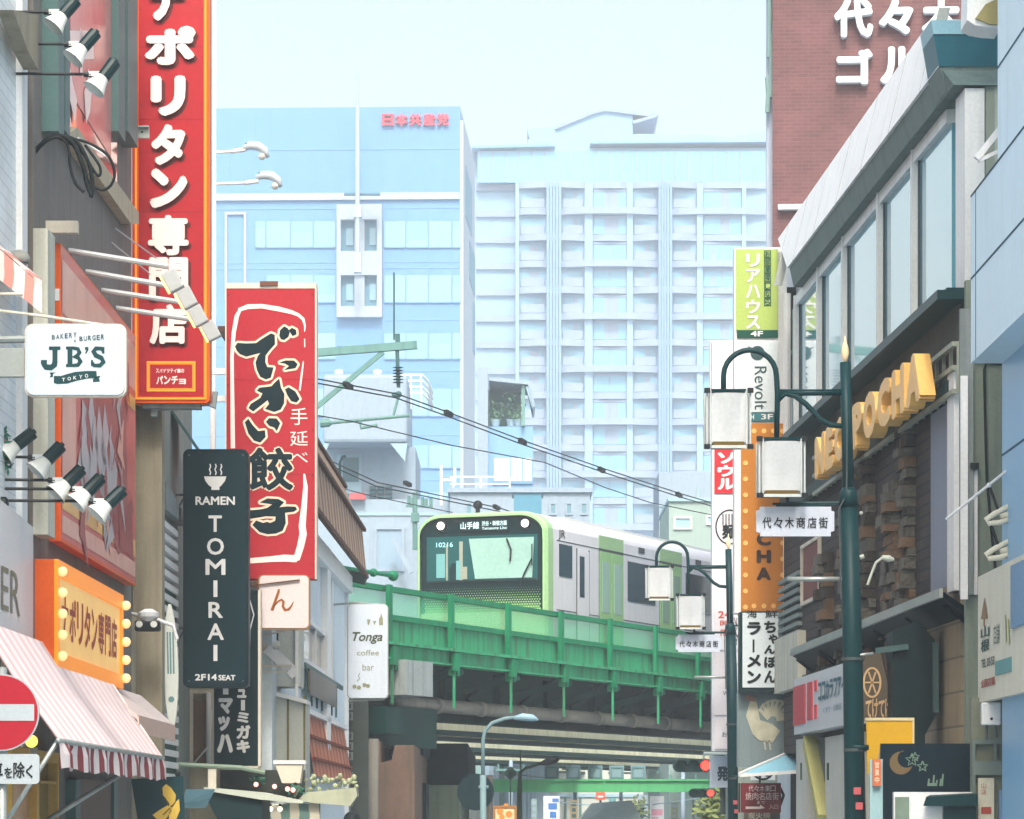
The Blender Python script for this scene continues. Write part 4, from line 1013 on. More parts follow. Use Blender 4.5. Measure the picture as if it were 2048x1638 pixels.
for k, (pts, r, m) in enumerate((([(58, 440), (54, 350), (70, 300), (110, 275), (135, 290), (140, 330), (150, 365), (168, 384)], .013, cable), ([(60, 420), (56, 340), (76, 296), (112, 272), (145, 285), (165, 330), (175, 370), (184, 392)], .02, cable), ([(110, 270), (150, 280), (175, 320), (185, 365), (182, 395)], .016, cable), ([(112, 272), (160, 300), (190, 345), (200, 350), (198, 330), (170, 290)], .012, cable),
    ([(130, 275), (175, 285), (215, 310), (229, 345), (222, 370), (205, 380), (188, 374)], .012, cable), ([(150, 278), (168, 300), (180, 330), (178, 345)], .01, white_cl), ([(155, 276), (185, 295), (210, 312)], .008, white_cl), ([(52, 300), (53, 380), (60, 450)], .018, cable))):
    curve3(pts, 28.9 + .03 * k, r, m, 'cable')

# dome lamp, pink striped blind, shop plate
f, x0, x1, z0, z1 = facing('dome_lamp', 20, 486, 60, 532, 27.9, 'grey half dome lamp on the white tiled wall', 'lamp')
b = MB(); r = (x1 - x0) / 2
b.lathe([(r * .2, r * 1.6), (r * .75, r * 1.35), (r, r * .8), (r * .95, r * .35)], (0, 0, z0), 16); b.build('hood', M('aged_grey_hood', (146, 150, 144), rough=.5, streak=.4), f, True)
b = MB(); b.ball((0, 0, z0 + r * .35), r * .85, 8, sz=.5); b.build('glass', glassy('dark_dome', (40, 60, 60)), f)
b = MB(); b.tube([(0, 0, z0 + r * 1.4), (-.1, .05, z0 + r * 1.4), (-.2, .1, z0 + r * 1.2)], .02); b.build('arm', steel, f)
pst = stripes('pink_awning_cloth', (232, 210, 206), (206, 140, 128), .16, 0, .55, wave=.12)
l = Fr('pink_striped_blind', P(0, 560, 27.2), 0, 'faded pink striped awning end hanging above the bakery sign', 'awning'); p = l.L; c = lambda u, v, dy=0: tuple(P(u, v, 27.2 + dy) - p)
b = MB(); b.hexa([c(-90, 490), c(84, 626), c(84, 626, .06), c(-90, 490, .06), c(-90, 420), c(84, 572), c(84, 572, .06), c(-90, 420, .06)]); b.build('valance', pst, l)
b = MB(); b.hexa([c(-90, 418), c(84, 570), c(84, 570, .8), c(-90, 418, .8), c(-90, 414), c(84, 566), c(84, 560, .8), c(-90, 405, .8)]); b.build('canopy', pst, l)
b = MB(); b.tube([c(-60, 588), c(46, 588)], .012); b.tube([c(-60, 614), c(100, 634), c(205, 650)], .012); b.build('support_rod', ivory, l)

f, x0, x1, z0, z1 = facing('bakery_sign', 52, 650, 249, 790, 27.0, 'white rounded bakery and burger sign with dark green lettering', 'sign')
b = MB(); b.rrect(x0, x1, z0, z1, .0, .09, .06); o = b.build('panel', M('sign_face_white', (196, 206, 216), rough=.35, var=.04, streak=.1), f, bevel=.008)
b = MB(); b.rrect(x0 - .012, x1 + .012, z0 - .012, z1 + .012, .015, .1, .065); b.build('frame', ivory, f)
g_ = M('deep_green_ink', (12, 62, 66), rough=.5, var=.05)
sx = lambda u: f.px(u, 700)[0]; sz = lambda v: f.px(100, v)[1]
b = MB()
for i, ch in enumerate('BAKERY'): b.text(ch, sx(104 + i * 8.6), sx(110 + i * 8.6), sz(680 - i * .8 - 1), sz(670 - i * 1.1), -.003, off=.01)
b.text('&', sx(148), sx(152), sz(684), sz(679), -.003)
for i, ch in enumerate('BURGER'): b.text(ch, sx(159 + i * 8.6), sx(165.5 + i * 8.6), sz(682 - i * .6), sz(673 - i * .8), -.003, off=.01)
b.build('small_lettering', g_, f)
def slab(b, u0, u1, v0, v1): b.rect(sx(u0), sx(u1), sz(v1), sz(v0), -.003)
b = MB()
slab(b, 98, 121, 693, 700); slab(b, 105, 115, 700, 727); b.ribbon([(sx(110), sz(722)), (sx(109), sz(730)), (sx(102), sz(735)), (sx(92), sz(734)), (sx(86), sz(728))], [.04, .045, .045, .045, .03], -.0032); slab(b, 82, 94, 720, 729)
slab(b, 132, 148, 693, 699); slab(b, 132, 148, 728, 734); slab(b, 135, 145, 699, 728)
b.ribbon([(sx(146), sz(696)), (sx(156), sz(698)), (sx(159), sz(705)), (sx(155), sz(711)), (sx(146), sz(713)), (sx(157), sz(716)), (sx(161), sz(723)), (sx(156), sz(730)), (sx(146), sz(731))], [.025, .03, .035, .03, .02, .03, .036, .03, .025], -.0033)
b.flat([(sx(170), sz(694)), (sx(177), sz(694)), (sx(177), sz(700)), (sx(172), sz(708)), (sx(170), sz(707)), (sx(173), sz(700)), (sx(170), sz(700))], -.003)
b.ribbon([(sx(207), sz(704)), (sx(202), sz(697)), (sx(192), sz(697)), (sx(187), sz(703)), (sx(192), sz(711)), (sx(203), sz(716)), (sx(207), sz(724)), (sx(200), sz(731)), (sx(188), sz(731)), (sx(184), sz(722))], [.012, .03, .034, .036, .038, .036, .036, .034, .03, .012], -.0032)
slab(b, 204, 209, 694, 707); slab(b, 182, 186, 720, 732)
b.build('lettering', g_, f)
b = MB(); b.flat([(sx(u), sz(v)) for u, v in ((108, 752), (122, 752), (135, 748), (150, 744), (170, 742), (193, 742), (194, 756), (175, 757), (155, 761), (135, 767), (115, 768), (108, 766))], -.003)
b.flat([(sx(u), sz(v)) for u, v in ((99, 745), (112, 745), (106, 748), (106, 754), (99, 755), (102, 750))], -.003); b.flat([(sx(u), sz(v)) for u, v in ((186, 758), (196, 752), (201, 752), (198, 757), (200, 763), (186, 764))], -.003)
o = b.build('ribbon_banner', g_, f)
b = MB()
for i, ch in enumerate('TOKYO'): b.text(ch, sx(124 + i * 11.5), sx(130.5 + i * 11.5), sz(763 - i * 1.9), sz(756 - i * 2.0), -.006, off=.012)
b.build('lettering', wht_ink, o)
b = MB(); b.tube([(x0 + .05, .05, z1 - .1), (x0 - .25, .1, z1 - .1)], .03); b.box(x0 - .3, x0 - .02, .05, .16, (z0 + z1) / 2 - .12, (z0 + z1) / 2 + .1); b.build('wall_bracket', steel, f)

# orange light box with bulbs
f = LW('orange_light_box', -3.88, 28.85, 'glowing orange light box sign framed by round bulbs', 'light box sign')
x1 = f.px(241, 1280)[0]; zt_, zb_ = f.px(107, 1117)[1], f.px(107, 1335)[1]
b = MB(); b.box(0, x1, 0, .215, zb_, zt_); b.build('case', orange, f)
ylw = M('amber_light_panel', (236, 150, 40), rough=.4, emit=.35, var=.25, scale=2.2)
b = MB(); b.box(.12, x1 - .12, -.03, 0, zt_ - .13, zt_); b.box(.12, x1 - .12, -.03, 0, zb_, zb_ + .13); b.box(0, .12, -.03, 0, zb_, zt_); b.box(x1 - .12, x1, -.03, 0, zb_, zt_); b.build('border', M('amber_frame', (240, 140, 24), rough=.35, emit=.3), f)
b = MB(); b.box(.13, x1 - .13, -.008, 0, zb_ + .135, zt_ - .135); o = b.build('light_panel', M('warm_cream_panel', (238, 190, 110), rough=.4, emit=.25, var=.2, scale=1.5), f)
b = MB()
for i, ch in enumerate('ナポリタン専門店'): b.text(ch, .35 + i * (x1 - .7) / 8, .35 + (i + .86) * (x1 - .7) / 8, zb_ + .26, zt_ - .26, -.014, off=.03)
b.build('lettering', M('brown_red_letter', (168, 62, 34), rough=.5), o)
blb = glow('sign_bulb', (255, 214, 150), .35)
nb = 5
for i in range(nb):
    z_ = zb_ + .1 + (zt_ - zb_ - .2) * i / (nb - 1)
    for x_ in (.06, x1 - .06):
        b = MB(); b.ball((x_, -.06, z_), .042 if x_ < 1 else .046, 8); b.build('bulb', blb, f, True)

# tall red vertical sign
f, x0, x1, z0, z1 = facing('tall_red_sign', 264, -70, 419, 806, 36.2, 'tall red vertical sign with white lettering and glowing orange borders', 'sign')
TS = f; X = lambda u: f.px(u, 500)[0]; Z = lambda v: f.px(340, v)[1]
b = MB(); b.rrect(x0, x1, z0, z1, .0, .3, .05); b.build('case', orange, f)
b = MB(); b.box(X(278), X(407), -.012, 0, Z(792), z1); b.build('panel', redsign, f)
nm = M('neon_orange', (255, 140, 40), rough=.4, emit=.35)
b = MB(); b.rrect(X(270), X(274), Z(799), z1 - .1, -.02, 0, .01); b.box(X(274), X(410), -.02, 0, Z(799), Z(795)); b.box(X(409), X(413), -.02, 0, Z(799), z1 - .1); b.build('neon_tube', nm, f)
b = MB(); b.m = 0; b.frame(X(294), X(391), -.018, -.012, Z(783), Z(723), .022); b.frame(X(299), X(386), -.016, -.012, Z(778), Z(728), .006); o = b.build('small_plate', nm, f)
b = MB()
for i, ch in enumerate('スパゲッティーの'): b.text(ch, X(312 + i * 7.2), X(318 + i * 7.2), Z(746), Z(738), -.016, off=.02)
for i, ch in enumerate('パンチョ'): b.text(ch, X(313 + i * 15), X(326.5 + i * 15) if i < 3 else X(372), Z(769), Z(752) if i < 3 else Z(758), -.016, off=.04)
b.build('lettering', pink_ink, o)
b = MB()
for v in (95, 240, 425, 605): b.box(X(278), X(407), -.0128, -.012, Z(v), Z(v) + .006)
for v in range(20, 790, 95):
    for u in (281, 404): b.disc(X(u), Z(v), .008, -.016, -.012, 8)
b.build('panel_seam', M('seam_dark_red', (124, 26, 34)), f)
chars = (('ナ', 298, 368, -40, 44), ('ポ', 290, 392, 54, 132), ('リ', 302, 372, 153, 234), ('タ', 303, 372, 250, 332), ('ン', 300, 376, 338, 418), ('専', 297, 378, 432, 512), ('門', 299, 377, 516, 600), ('店', 300, 376, 610, 690))
b = MB()
for ch, u0, u1, v0, v1 in chars: b.text(ch, X(u0) + .028, X(u1) + .028, Z(v1) - .03, Z(v0) - .03, -.016, off=.075 if ch not in '専門店' else .05)
b.build('letter_backing', M('dark_maroon_ink', (92, 34, 32)), f)
b = MB()
for ch, u0, u1, v0, v1 in chars: b.text(ch, X(u0), X(u1), Z(v1), Z(v0), -.045, off=.062 if ch not in '専門店' else .04, depth=.02)
b.build('lettering', pink_ink, f)
b = MB(); b.box(X(284), X(400), .05, .25, Z(815), Z(806)); b.box(X(300), X(312), .1, .2, Z(830), Z(812)); b.tube([(X(410), .15, Z(800)), (X(425), .15, Z(812)), (X(428), .15, Z(780))], .03); b.build('base_bracket', grey_c, f)

l = Fr('white_lamp_post', (P(426, 1638, 41.2).x, 41.2, 0), 0, 'slim white street light post rising behind the tall red sign', 'street light')
zt_ = P(426, -60, 41.2).z; b = MB(); b.tube([(0, 0, 0), (0, 0, zt_)], .036, n=12); b.build('post', white_pt, l, True)
for k, (va, vh, ue) in enumerate(((303, 303, 536), (366, 362, 562))):
    c = lambda u, v: tuple(P(u, v, 41.2) - l.L)
    b = MB(); b.tube([c(426, va + 2), c(ue - 70, va)], .018); b.tube([c(ue - 72, va), c(ue - 45, va - 4)], .028); b.build('arm', white_pt, l, True)
    b = MB(); pr = [(-50, 0, .03), (-36, -6, .05), (-20, -5, .055), (-6, 4, .045), (0, 18, .02)]
    b.tube([c(ue + a, vh - 6 + d) for a, d, r in pr], [r for a, d, r in pr], n=12); o = b.build('lamp_head', M('pale_lamp_shell', (186, 196, 204), rough=.3), l, True)
    b = MB(); b.ball(c(ue - 12, vh + 10), .045, 8); b.build('lens', glassy('lamp_lens', (190, 190, 186)), o)
    b = MB(); b.box(c(ue - 45, 0)[0], c(ue - 30, 0)[0], -.03, .03, c(0, vh - 10)[2], c(0, vh - 16)[2]); b.build('sensor', black_m, o)

# corrugated column and the shop behind
f = Fr('corrugated_column', P(297, 1638, 36.6) - Vector((0, 0, 1.6)), 0, 'grey brown ribbed column between the billboard and the black vertical sign', 'column')
b = MB(); xa, xb = f.px(266, 0)[0], f.px(324, 0)[0]
for k in range(13):
    xk = xa + (xb - xa) * k / 13; b.box(xk, xk + (xb - xa) / 13 * .62, -.015, .3, f.px(0, 1560)[1], 7.5)
b.box(xa, xb, 0, .3, 0, 7.5); b.build('cladding', wood_c, f)
f = LW('slatted_shop', -3.86, 36.8, 'shop with a dark and white slatted front behind the surfboards', 'shop building')
b = MB(); b.box(0, 4.3, .05, 6, 0, 6.6); b.build('wall', M('shop_grey_wall', (150, 158, 152), rough=.8, streak=.3), f)
b = MB()
for k in range(22): z_ = f.px(340, 1560)[1] + k * .128; b.box(.2, f.px(352, 0)[0], -.03, .05, z_, z_ + .066)
b.build('slat_front', white_pt, f)
b = MB(); b.box(.2, f.px(352, 0)[0], -.005, .045, f.px(340, 1560)[1], f.px(340, 1175)[1]); b.build('slat_backing', M('slat_green', (40, 82, 74), rough=.7), f)
b = MB(); b.prism([(f.px(325, 0)[0], 5.2), (f.px(365, 0)[0], 5.0), (f.px(365, 0)[0], 4.9), (f.px(325, 0)[0], 4.9)], -.04, .05); b.build('ledge', grey_c, f)
b = MB(); b.hexa([tuple(f.loc3(u, v, Y)) for u, v, Y in ((345, 830, 38.6), (400, 910, 38.6), (400, 910, 39.5), (345, 830, 39.5), (345, 820, 38.6), (404, 905, 38.6), (404, 905, 39.5), (345, 820, 39.5))]); b.build('stair_string', tealfr, f)
dkt = M('dark_teal_shadow', (4, 32, 36), rough=.6)  # near-black with shade put into it, for doorways, canopy strip and entrance block
# surfboards
sb = M('surfboard_white', (204, 210, 204), rough=.3, var=.06); sbg = M('surfboard_grey_blue', (96, 134, 138), rough=.35, var=.15); sbt = M('surfboard_teal', (24, 80, 82), rough=.35, var=.15)
def board(u, v0, v1, w, Y, mats, lab, lean, deco=0):
    p = P(u, v1, Y); f = Fr('surfboard', p, 0, lab, 'surfboard', 'surfboards leaning on the shop front'); h = P(u, v0, Y).z - p.z; n = 14; hw = w / 7000 * Y / 2
    b = MB(); out = []
    for k in range(n + 1):
        t_ = k / n; r = hw * max(.02, (sin(pi * min(1, (t_ * .97 + .015)))) ** .55); out.append((r, h * t_))
    pts = [(x + lean * z, z) for x, z in out] + [(-x + lean * z, z) for x, z in reversed(out)]
    b.prism(pts, 0, .06); b.build('deck', mats[0], f, bevel=.01)
    b = MB()
    if deco == 1:
        for dx in (-.35, 0, .4): b.ribbon([(lean * h * .45 + dx * hw, h * .45), (lean * h * .78 + dx * hw, h * .78)], hw * .22, -.003)
        b.disc(lean * h * .25, h * .25, hw * .4, -.004, -.001, 10); b.build('print', mats[1], f)
    else:
        b.ribbon([(lean * h * .03, h * .03), (lean * h * .95, h * .95)], hw * .12, -.003); b.build('stringer', mats[1], f)
board(278, 1392, 1640, 26, 37.2, (sbt, ink), 'dark teal surfboard beside the twin floodlight and the glowing light box', .02)
board(292, 1235, 1470, 60, 37.6, (sbg, sb), 'grey blue surfboard with a dark top behind the white one', .0)
board(318, 1245, 1520, 22, 37.3, (sb, sbg), 'slim plain white surfboard in the middle of the row', .03)
board(344, 1208, 1462, 30, 37.1, (sb, sbg), 'white surfboard with grey stripes and a yellow flower', -.02, 1)
f, x0, x1, z0, z1 = facing('shop_floodlight', 270, 1214, 318, 1262, 36.0, 'black twin floodlight at the foot of the ribbed column', 'floodlight')
b = MB(); b.box(-.13, .13, 0, .16, z0, z0 + .11); b.build('lamp_body', black_m, f, bevel=.02)
b = MB(); b.lathe([(.05, .1), (.1, .15), (.11, .19), (.04, .23)], (.01, .05, z0), 14); b.build('cap', white_cl, f)
for x_ in (-.08, .07):
    b = MB(); b.tube([(x_, -.01, z0 + .07), (x_, .03, z0 + .07)], .035, n=12); b.build('lens', refl, f)
b = MB(); b.tube([(-.1, .03, z0 + .17), (-.2, .05, z0 + .2)], .012); b.tube([(.1, .05, z0 + .12), (.26, .1, z0 + .06), (.3, .1, z0 - .08)], .02); b.build('arm', white_cl, f)

# black ramen sign
navy = M('black_green_sign', (3, 34, 42), spec=.15, rough=.45, var=.12, scale=2)
f, x0, x1, z0, z1 = facing('black_ramen_sign', 366, 898, 497, 1375, 38.6, 'black rounded vertical ramen sign with a bowl symbol and white letters', 'sign')
X = lambda u: f.px(u, 1100)[0]; Z = lambda v: f.px(430, v)[1]
b = MB(); b.rrect(x0, x1, z0, z1, 0, .26, .07); b.build('case', navy, f, bevel=.012)
b = MB(); b.rrect(X(374), X(490), z0 + .05, z1 - .05, -.006, 0, .05); b.build('panel', M('black_green_panel', (4, 40, 48), spec=.15, rough=.45, var=.12), f)
b = MB()
bw = [(X(408), Z(953)), (X(453), Z(953)), (X(450), Z(962)), (X(443), Z(971)), (X(439), Z(974)), (X(439), Z(980)), (X(423), Z(980)), (X(423), Z(974)), (X(418), Z(971)), (X(411), Z(962))]
b.flat(bw, -.009)
for u in (420, 431, 442): b.ribbon([(X(u), Z(950)), (X(u + 1.5), Z(945)), (X(u - 1), Z(939)), (X(u + 1.5), Z(933)), (X(u), Z(928))], .014, -.009)
b.build('bowl_symbol', wht_ink, f)
b = MB()
b.text('RAMEN', X(391), X(470), Z(1010), Z(993), -.009, off=.03)
for ch, v0, v1, u0, u1 in (('T', 1031, 1064, 417, 444), ('O', 1076, 1110, 414, 448), ('M', 1118, 1150, 411, 451), ('I', 1161, 1194, 427, 435), ('R', 1204, 1236, 417, 446), ('A', 1247, 1280, 415, 448), ('I', 1290, 1322, 427, 435)):
    if ch == 'I': b.rect(X(u0), X(u1), Z(v1), Z(v0), -.009)
    else: b.text(ch, X(u0), X(u1), Z(v1), Z(v0), -.009, off=.02)
b.text('2F', X(390), X(412), Z(1361), Z(1348), -.009, off=.03); b.text('14', X(416), X(434), Z(1361), Z(1348), -.009, off=.03); b.text('SEAT', X(437), X(471), Z(1361), Z(1350), -.009, off=.03)
b.build('lettering', wht_ink, f)
b = MB()
for v in (910, 1362):
    for u in (378, 486): b.disc(X(u), Z(v), .012, -.012, -.006, 8)
b.build('bolt', dgrey, f)
for v in (988, 1255):
    b = MB(); xw = (-3.86 + .0037 * 38.6) - f.L.x
    b.tube([(x0, .1, Z(v)), (xw, .1, Z(v))], .014, n=6); b.tube([(x0 + .01, .1, Z(v + 1)), (xw, .1, Z(v + 36))], .01, n=6); b.build('bracket', dgrey, f)

# brush-lettered red sign
f, x0, x1, z0, z1 = facing('gyoza_sign', 453, 566, 630, 1158, 40.0, 'red vertical gyoza sign with black brush letters and a white brush border', 'sign')
X = lambda u: f.px(u, 1100)[0]; Z = lambda v: f.px(430, v)[1]
b = MB(); b.box(x0, x1, 0, .3, z0, Z(577)); b.box(x0 + .01, x1 - .01, -.004, 0, z0 + .01, Z(578)); b.build('panel', M('gyoza_red', (170, 36, 48), rough=.4, var=.1, scale=1.5, streak=.15, dirt=(150, 44, 54)), f)
b = MB(); b.box(x0 - .015, x1 + .015, -.01, .31, Z(577), z1); b.box(x1, x1 + .018, -.01, .3, z0, Z(577)); b.box(x0 - .014, x0, -.01, .3, z0, Z(577)); b.build('frame', ivory, f)
b = MB(); b.box(X(520), X(556), -.03, .2, Z(572), Z(563)); b.tube([(X(468), .1, Z(565)), (X(500), .1, Z(570)), (X(545), .1, Z(562))], .012, n=5); b.build('lifting_eye', M('rusty_steel', (110, 72, 60)), f)
K = 3.561
cc = lambda L, oy: [(X(400 + a / K), Z(oy + d / K)) for a, d in L]
b = MB()
b.ribbon(cc([(235, 1270), (232, 1000), (230, 800), (228, 620), (240, 450), (262, 330), (285, 285)], 540), [.05, .046, .04, .04, .046, .05, .035], -.008)
b.ribbon(cc([(275, 285), (340, 262), (440, 258), (560, 278), (650, 300), (700, 320), (735, 350), (748, 400), (745, 440)], 540), [.04, .055, .05, .055, .045, .036, .036, .02, .01], -.0085)
b.ribbon(cc([(745, 490), (746, 550)], 540), .012, -.008); b.ribbon(cc([(737, 650), (725, 740), (710, 860)], 540), [.012, .022, .02], -.008)
b.ribbon(cc([(742, 170), (752, 260), (742, 400), (728, 540), (735, 600), (715, 690), (690, 770), (650, 780)], 900), [.02, .05, .065, .08, .085, .08, .08, .07], -.008)
b.ribbon(cc([(690, 775), (600, 770), (500, 778), (350, 790)], 900), [.08, .08, .065, .06], -.0085)
b.build('brush_border', pink_ink, f)
ST = [([(250, 545), (268, 520), (330, 524), (400, 522), (440, 492), (505, 452), (533, 462), (535, 530), (500, 568), (468, 610), (466, 660), (480, 692), (525, 695), (505, 768), (470, 780), (430, 762), (405, 710), (396, 660), (412, 615), (430, 592), (330, 618), (285, 600), (262, 575)], 540),
  ([(565, 470), (570, 430), (600, 402), (625, 415), (640, 445), (630, 478), (600, 500), (578, 495)], 540), ([(632, 430), (655, 412), (685, 428), (688, 460), (660, 472)], 540),
  ([(565, 660), (610, 645), (670, 646), (696, 672), (680, 700), (640, 706), (600, 714), (635, 685), (605, 668)], 540),
  ([(405, 860), (425, 838), (470, 834), (510, 828), (540, 795), (565, 775), (578, 840), (602, 885), (600, 950), (575, 995), (530, 1012), (465, 990), (492, 955), (482, 928), (440, 962), (380, 1008), (346, 985), (362, 955), (430, 912), (445, 880)], 540),
  ([(605, 850), (632, 836), (680, 866), (710, 920), (688, 944), (650, 935), (622, 890)], 540),
  ([(320, 1085), (345, 1060), (375, 1105), (415, 1148), (463, 1142), (468, 1190), (430, 1230), (385, 1215), (345, 1165)], 540), ([(470, 1082), (492, 1056), (545, 1058), (572, 1092), (548, 1148), (528, 1122), (495, 1112)], 540),
  ([(350, 430), (430, 424), (480, 412), (515, 388), (425, 374), (480, 345), (560, 350), (600, 373), (566, 408), (620, 402), (680, 404), (692, 424), (670, 440), (606, 448), (612, 520), (590, 575), (540, 596), (480, 600), (425, 585), (374, 535), (400, 502), (450, 520), (480, 512), (500, 520), (535, 505), (540, 475), (470, 472), (350, 492)], 900)]
b = MB()
for L, oy in ST:
    for k in range(14): b.flat([(x + .025 * cos(R(k * 25.7)), z + .025 * sin(R(k * 25.7))) for x, z in cc(L, oy)], -.0095 - .00012 * k - .00001 * len(L))
b.text('餃', X(494), X(590), Z(984), Z(892), -.008, off=.075)
b.build('letter_outline', M('cream_outline', (236, 214, 190), rough=.5, var=.04), f)
b = MB()
for L, oy in ST: b.flat(cc(L, oy), -.014)
b.text('餃', X(497), X(587), Z(981), Z(895), -.014, off=.03)
b.build('lettering', navy, f)
b = MB()
b.text('手', X(581), X(615), Z(850), Z(816), -.008, off=.0); b.text('延', X(580), X(616), Z(892), Z(862), -.008, off=.0); b.text('べ', X(580), X(616), Z(925), Z(905), -.008, off=.0)
b.build('side_lettering', pink_ink, f)
b = MB()
for v in (760, 950): b.box(x0 + .01, x1 - .01, -.0046, -.004, Z(v), Z(v) + .006)
for v in range(590, 1150, 90):
    for u in (457, 626): b.disc(X(u), Z(v), .01, -.008, -.004, 8)
b.build('panel_seam', MATS['seam_dark_red'], f)
b = MB(); xw = -3.7 - f.L.x
for v in (735, 790): b.box(x0, xw, .05, .12, Z(v + 12), Z(v)); 
b.build('bracket', white_pt, f)

f, x0, x1, z0, z1 = facing('cream_hiragana_sign', 519, 1160, 617, 1256, 39.9, 'cream square sign with one brown brush letter below the gyoza sign', 'sign')
b = MB(); b.rrect(x0, x1, z0, z1 + .05, 0, .1, .05); b.build('panel', M('warm_white_panel', (214, 204, 204), rough=.4, var=.03), f)
b = MB(); b.rrect(x0 - .02, x1 + .015, z0 - .02, z1 + .06, .01, .12, .06); b.build('frame', M('bronze_edge', (150, 112, 72), rough=.5), f)
X = lambda u: f.px(u, 1200)[0]; Z = lambda v: f.px(560, v)[1]
b = MB(); b.ribbon([(X(u), Z(v)) for u, v in ((558, 1178), (557, 1184), (551, 1201), (544, 1221))], [.02, .03, .03, .035], -.004)
b.ribbon([(X(u), Z(v)) for u, v in ((547, 1214), (556, 1203), (563, 1199), (567, 1203), (566, 1213), (570, 1220), (577, 1219), (583, 1212), (587, 1203))], [.012, .018, .024, .03, .03, .032, .028, .02, .008], -.004); b.build('lettering', M('brown_ink', (150, 84, 30)), f)
b = MB(); b.bar((X(500), -.02, Z(1172)), (X(600), -.02, Z(1160)), .015); b.box(X(505), X(514), -.02, .08, Z(1176), Z(1161)); b.build('hanger', M('dark_bronze', (96, 62, 40)), f)

f, x0, x1, z0, z1 = facing('black_block_letter_sign', 428, 1180, 516, 1532, 39.5, 'black vertical sign with chunky white katakana partly behind the ramen sign', 'sign')
b = MB(); b.box(x0, x1, 0, .2, z0, z1); b.build('panel', navy, f)
b = MB(); b.box(x1, x1 + .03, -.01, .21, z0, z1); b.box(x0, x1, -.01, .21, z0 - .02, z0); b.build('frame', ivory, f)
X = lambda u: f.px(u, 1400)[0]; Z = lambda v: f.px(470, v)[1]
b = MB(); b.rect(X(446), X(457), Z(1389), Z(1377), -.004)
b.text('マ', X(437), X(466), Z(1428), Z(1396), -.004, off=.07); b.text('ッ', X(436), X(460), Z(1462), Z(1432), -.004, off=.07); b.text('ハ', X(434), X(466), Z(1506), Z(1468), -.004, off=.08)
b.text('ュ', X(474), X(493), Z(1396), Z(1378), -.004, off=.06); b.rect(X(482), X(490), Z(1421), Z(1400), -.004); b.text('ミ', X(474), X(498), Z(1446), Z(1424), -.004, off=.06); b.text('ガ', X(473), X(501), Z(1478), Z(1450), -.004, off=.06); b.text('キ', X(473), X(500), Z(1506), Z(1480), -.004, off=.07)
b.build('lettering', wht_ink, f)
b = MB(); b.tube([(X(498), -.02, Z(1195)), (X(508), -.03, Z(1230)), (X(500), -.02, Z(1260)), (X(498), -.02, Z(1372))], .008, n=5); b.build('cable', white_cl, f)
# ------------------------------------------------------------------ lower left: awning, road sign, shop fronts
roadred = M('road_sign_red', (166, 24, 42), rough=.4, var=.04); roadw = M('road_sign_white', (172, 182, 188), rough=.4, var=.04)
f, x0, x1, z0, z1 = facing('no_entry_sign', -73, 1348, 76, 1502, 24.4, 'round red no entry road sign with a white bar and a small plate below', 'road sign')
cz = (z0 + z1) / 2; r = (z1 - z0) / 2
b = MB(); b.disc(0, cz, r, 0, .03, 40); o = b.build('disc', roadw, f)
b = MB(); b.disc(0, cz, r * .965, -.004, 0, 40); b.build('red_field', roadred, o)
b = MB(); b.box(-r * .83, r * .87, -.008, -.004, cz - r * .215, cz + r * .215); b.build('bar', roadw, o)
b = MB(); b.tube([(0, .06, -2.6), (0, .06, z1 + .05)], .035, n=12); b.build('post', steel, f, True)
zb_ = f.px(0, 1568)[1]; zt_ = f.px(0, 1508)[1]; xr = f.px(79, 0)[0]
b = MB(); b.rrect(-xr, xr, zb_, zt_, -.01, .02, .03); o = b.build('plate', roadw, f)
X = lambda u: f.px(u, 1530)[0]; Z = lambda v: f.px(30, v)[1]
b = MB(); b.text('自転', X(-66), X(-20), Z(1555), Z(1526), -.014, off=.02); b.text('車', X(-18), X(6), Z(1556), Z(1524), -.014, off=.02); b.text('を', X(9), X(25), Z(1556), Z(1535), -.014, off=.02); b.text('除', X(27), X(50), Z(1556), Z(1524), -.014, off=.02); b.text('く', X(52), X(66), Z(1556), Z(1530), -.014, off=.02)
b.build('lettering', ink, o)

# shop front under the awning
f = LW('awning_shop', -4.0, 27.6, 'beige shop front with a yellow framed window under the striped awning', 'shop building')
b = MB(); b.box(0, 9.0, .06, 5, 0, 3.7); b.build('wall', beige, f)
X = lambda u: f.px(u, 1600)[0]; Z = lambda u, v: f.px(u, v)[1]
yw = M('yellow_wood_frame', (206, 166, 84), rough=.6, var=.15)
xa, xb = X(8), X(104)
b = MB(); b.frame(xa, xb, -.06, .06, .9, Z(60, 1500), .09); b.box(X(62), X(66), -.05, .06, .99, Z(60, 1500)); b.box(X(70), xb, -.05, .06, Z(80, 1566), Z(80, 1562)); o = b.build('window', yw, f)
b = MB(); b.m = 0; b.box(xa + .09, X(62), .02, .05, .99, Z(60, 1505)); b.m = 1; b.box(X(66), xb - .09, .02, .05, .99, Z(60, 1505)); b.build('pane', [M('warm_interior', (196, 150, 112), var=.4, scale=5, rough=.3), glassy('dark_teal_pane', (16, 58, 70))], o)
b = MB(); b.box(X(150), X(218), -.02, .06, 0, Z(180, 1560)); b.build('door', M('brown_door', (72, 52, 48), rough=.5, var=.2), f)
b = MB(); b.box(X(140), X(150), -.05, .06, 0, Z(145, 1560)); b.box(X(218), X(224), -.05, .06, 0, Z(220, 1560)); b.build('door_frame', tealfr, f)
b = MB(); b.box(X(2), X(60), -.02, .0, Z(60, 1440) - .1, Z(60, 1330)); b.build('fuse_panel', M('old_beige_panel', (150, 136, 118), var=.2, streak=.4), f)
aws = stripes('sun_bright_awning', (240, 232, 232), (234, 200, 198), .42, 0, .62)  # canopy stripes paled; sunlight is put into the cloth colour
avs = stripes('red_white_valance', (226, 216, 216), (136, 40, 48), .42, 0, .5, wave=.12)
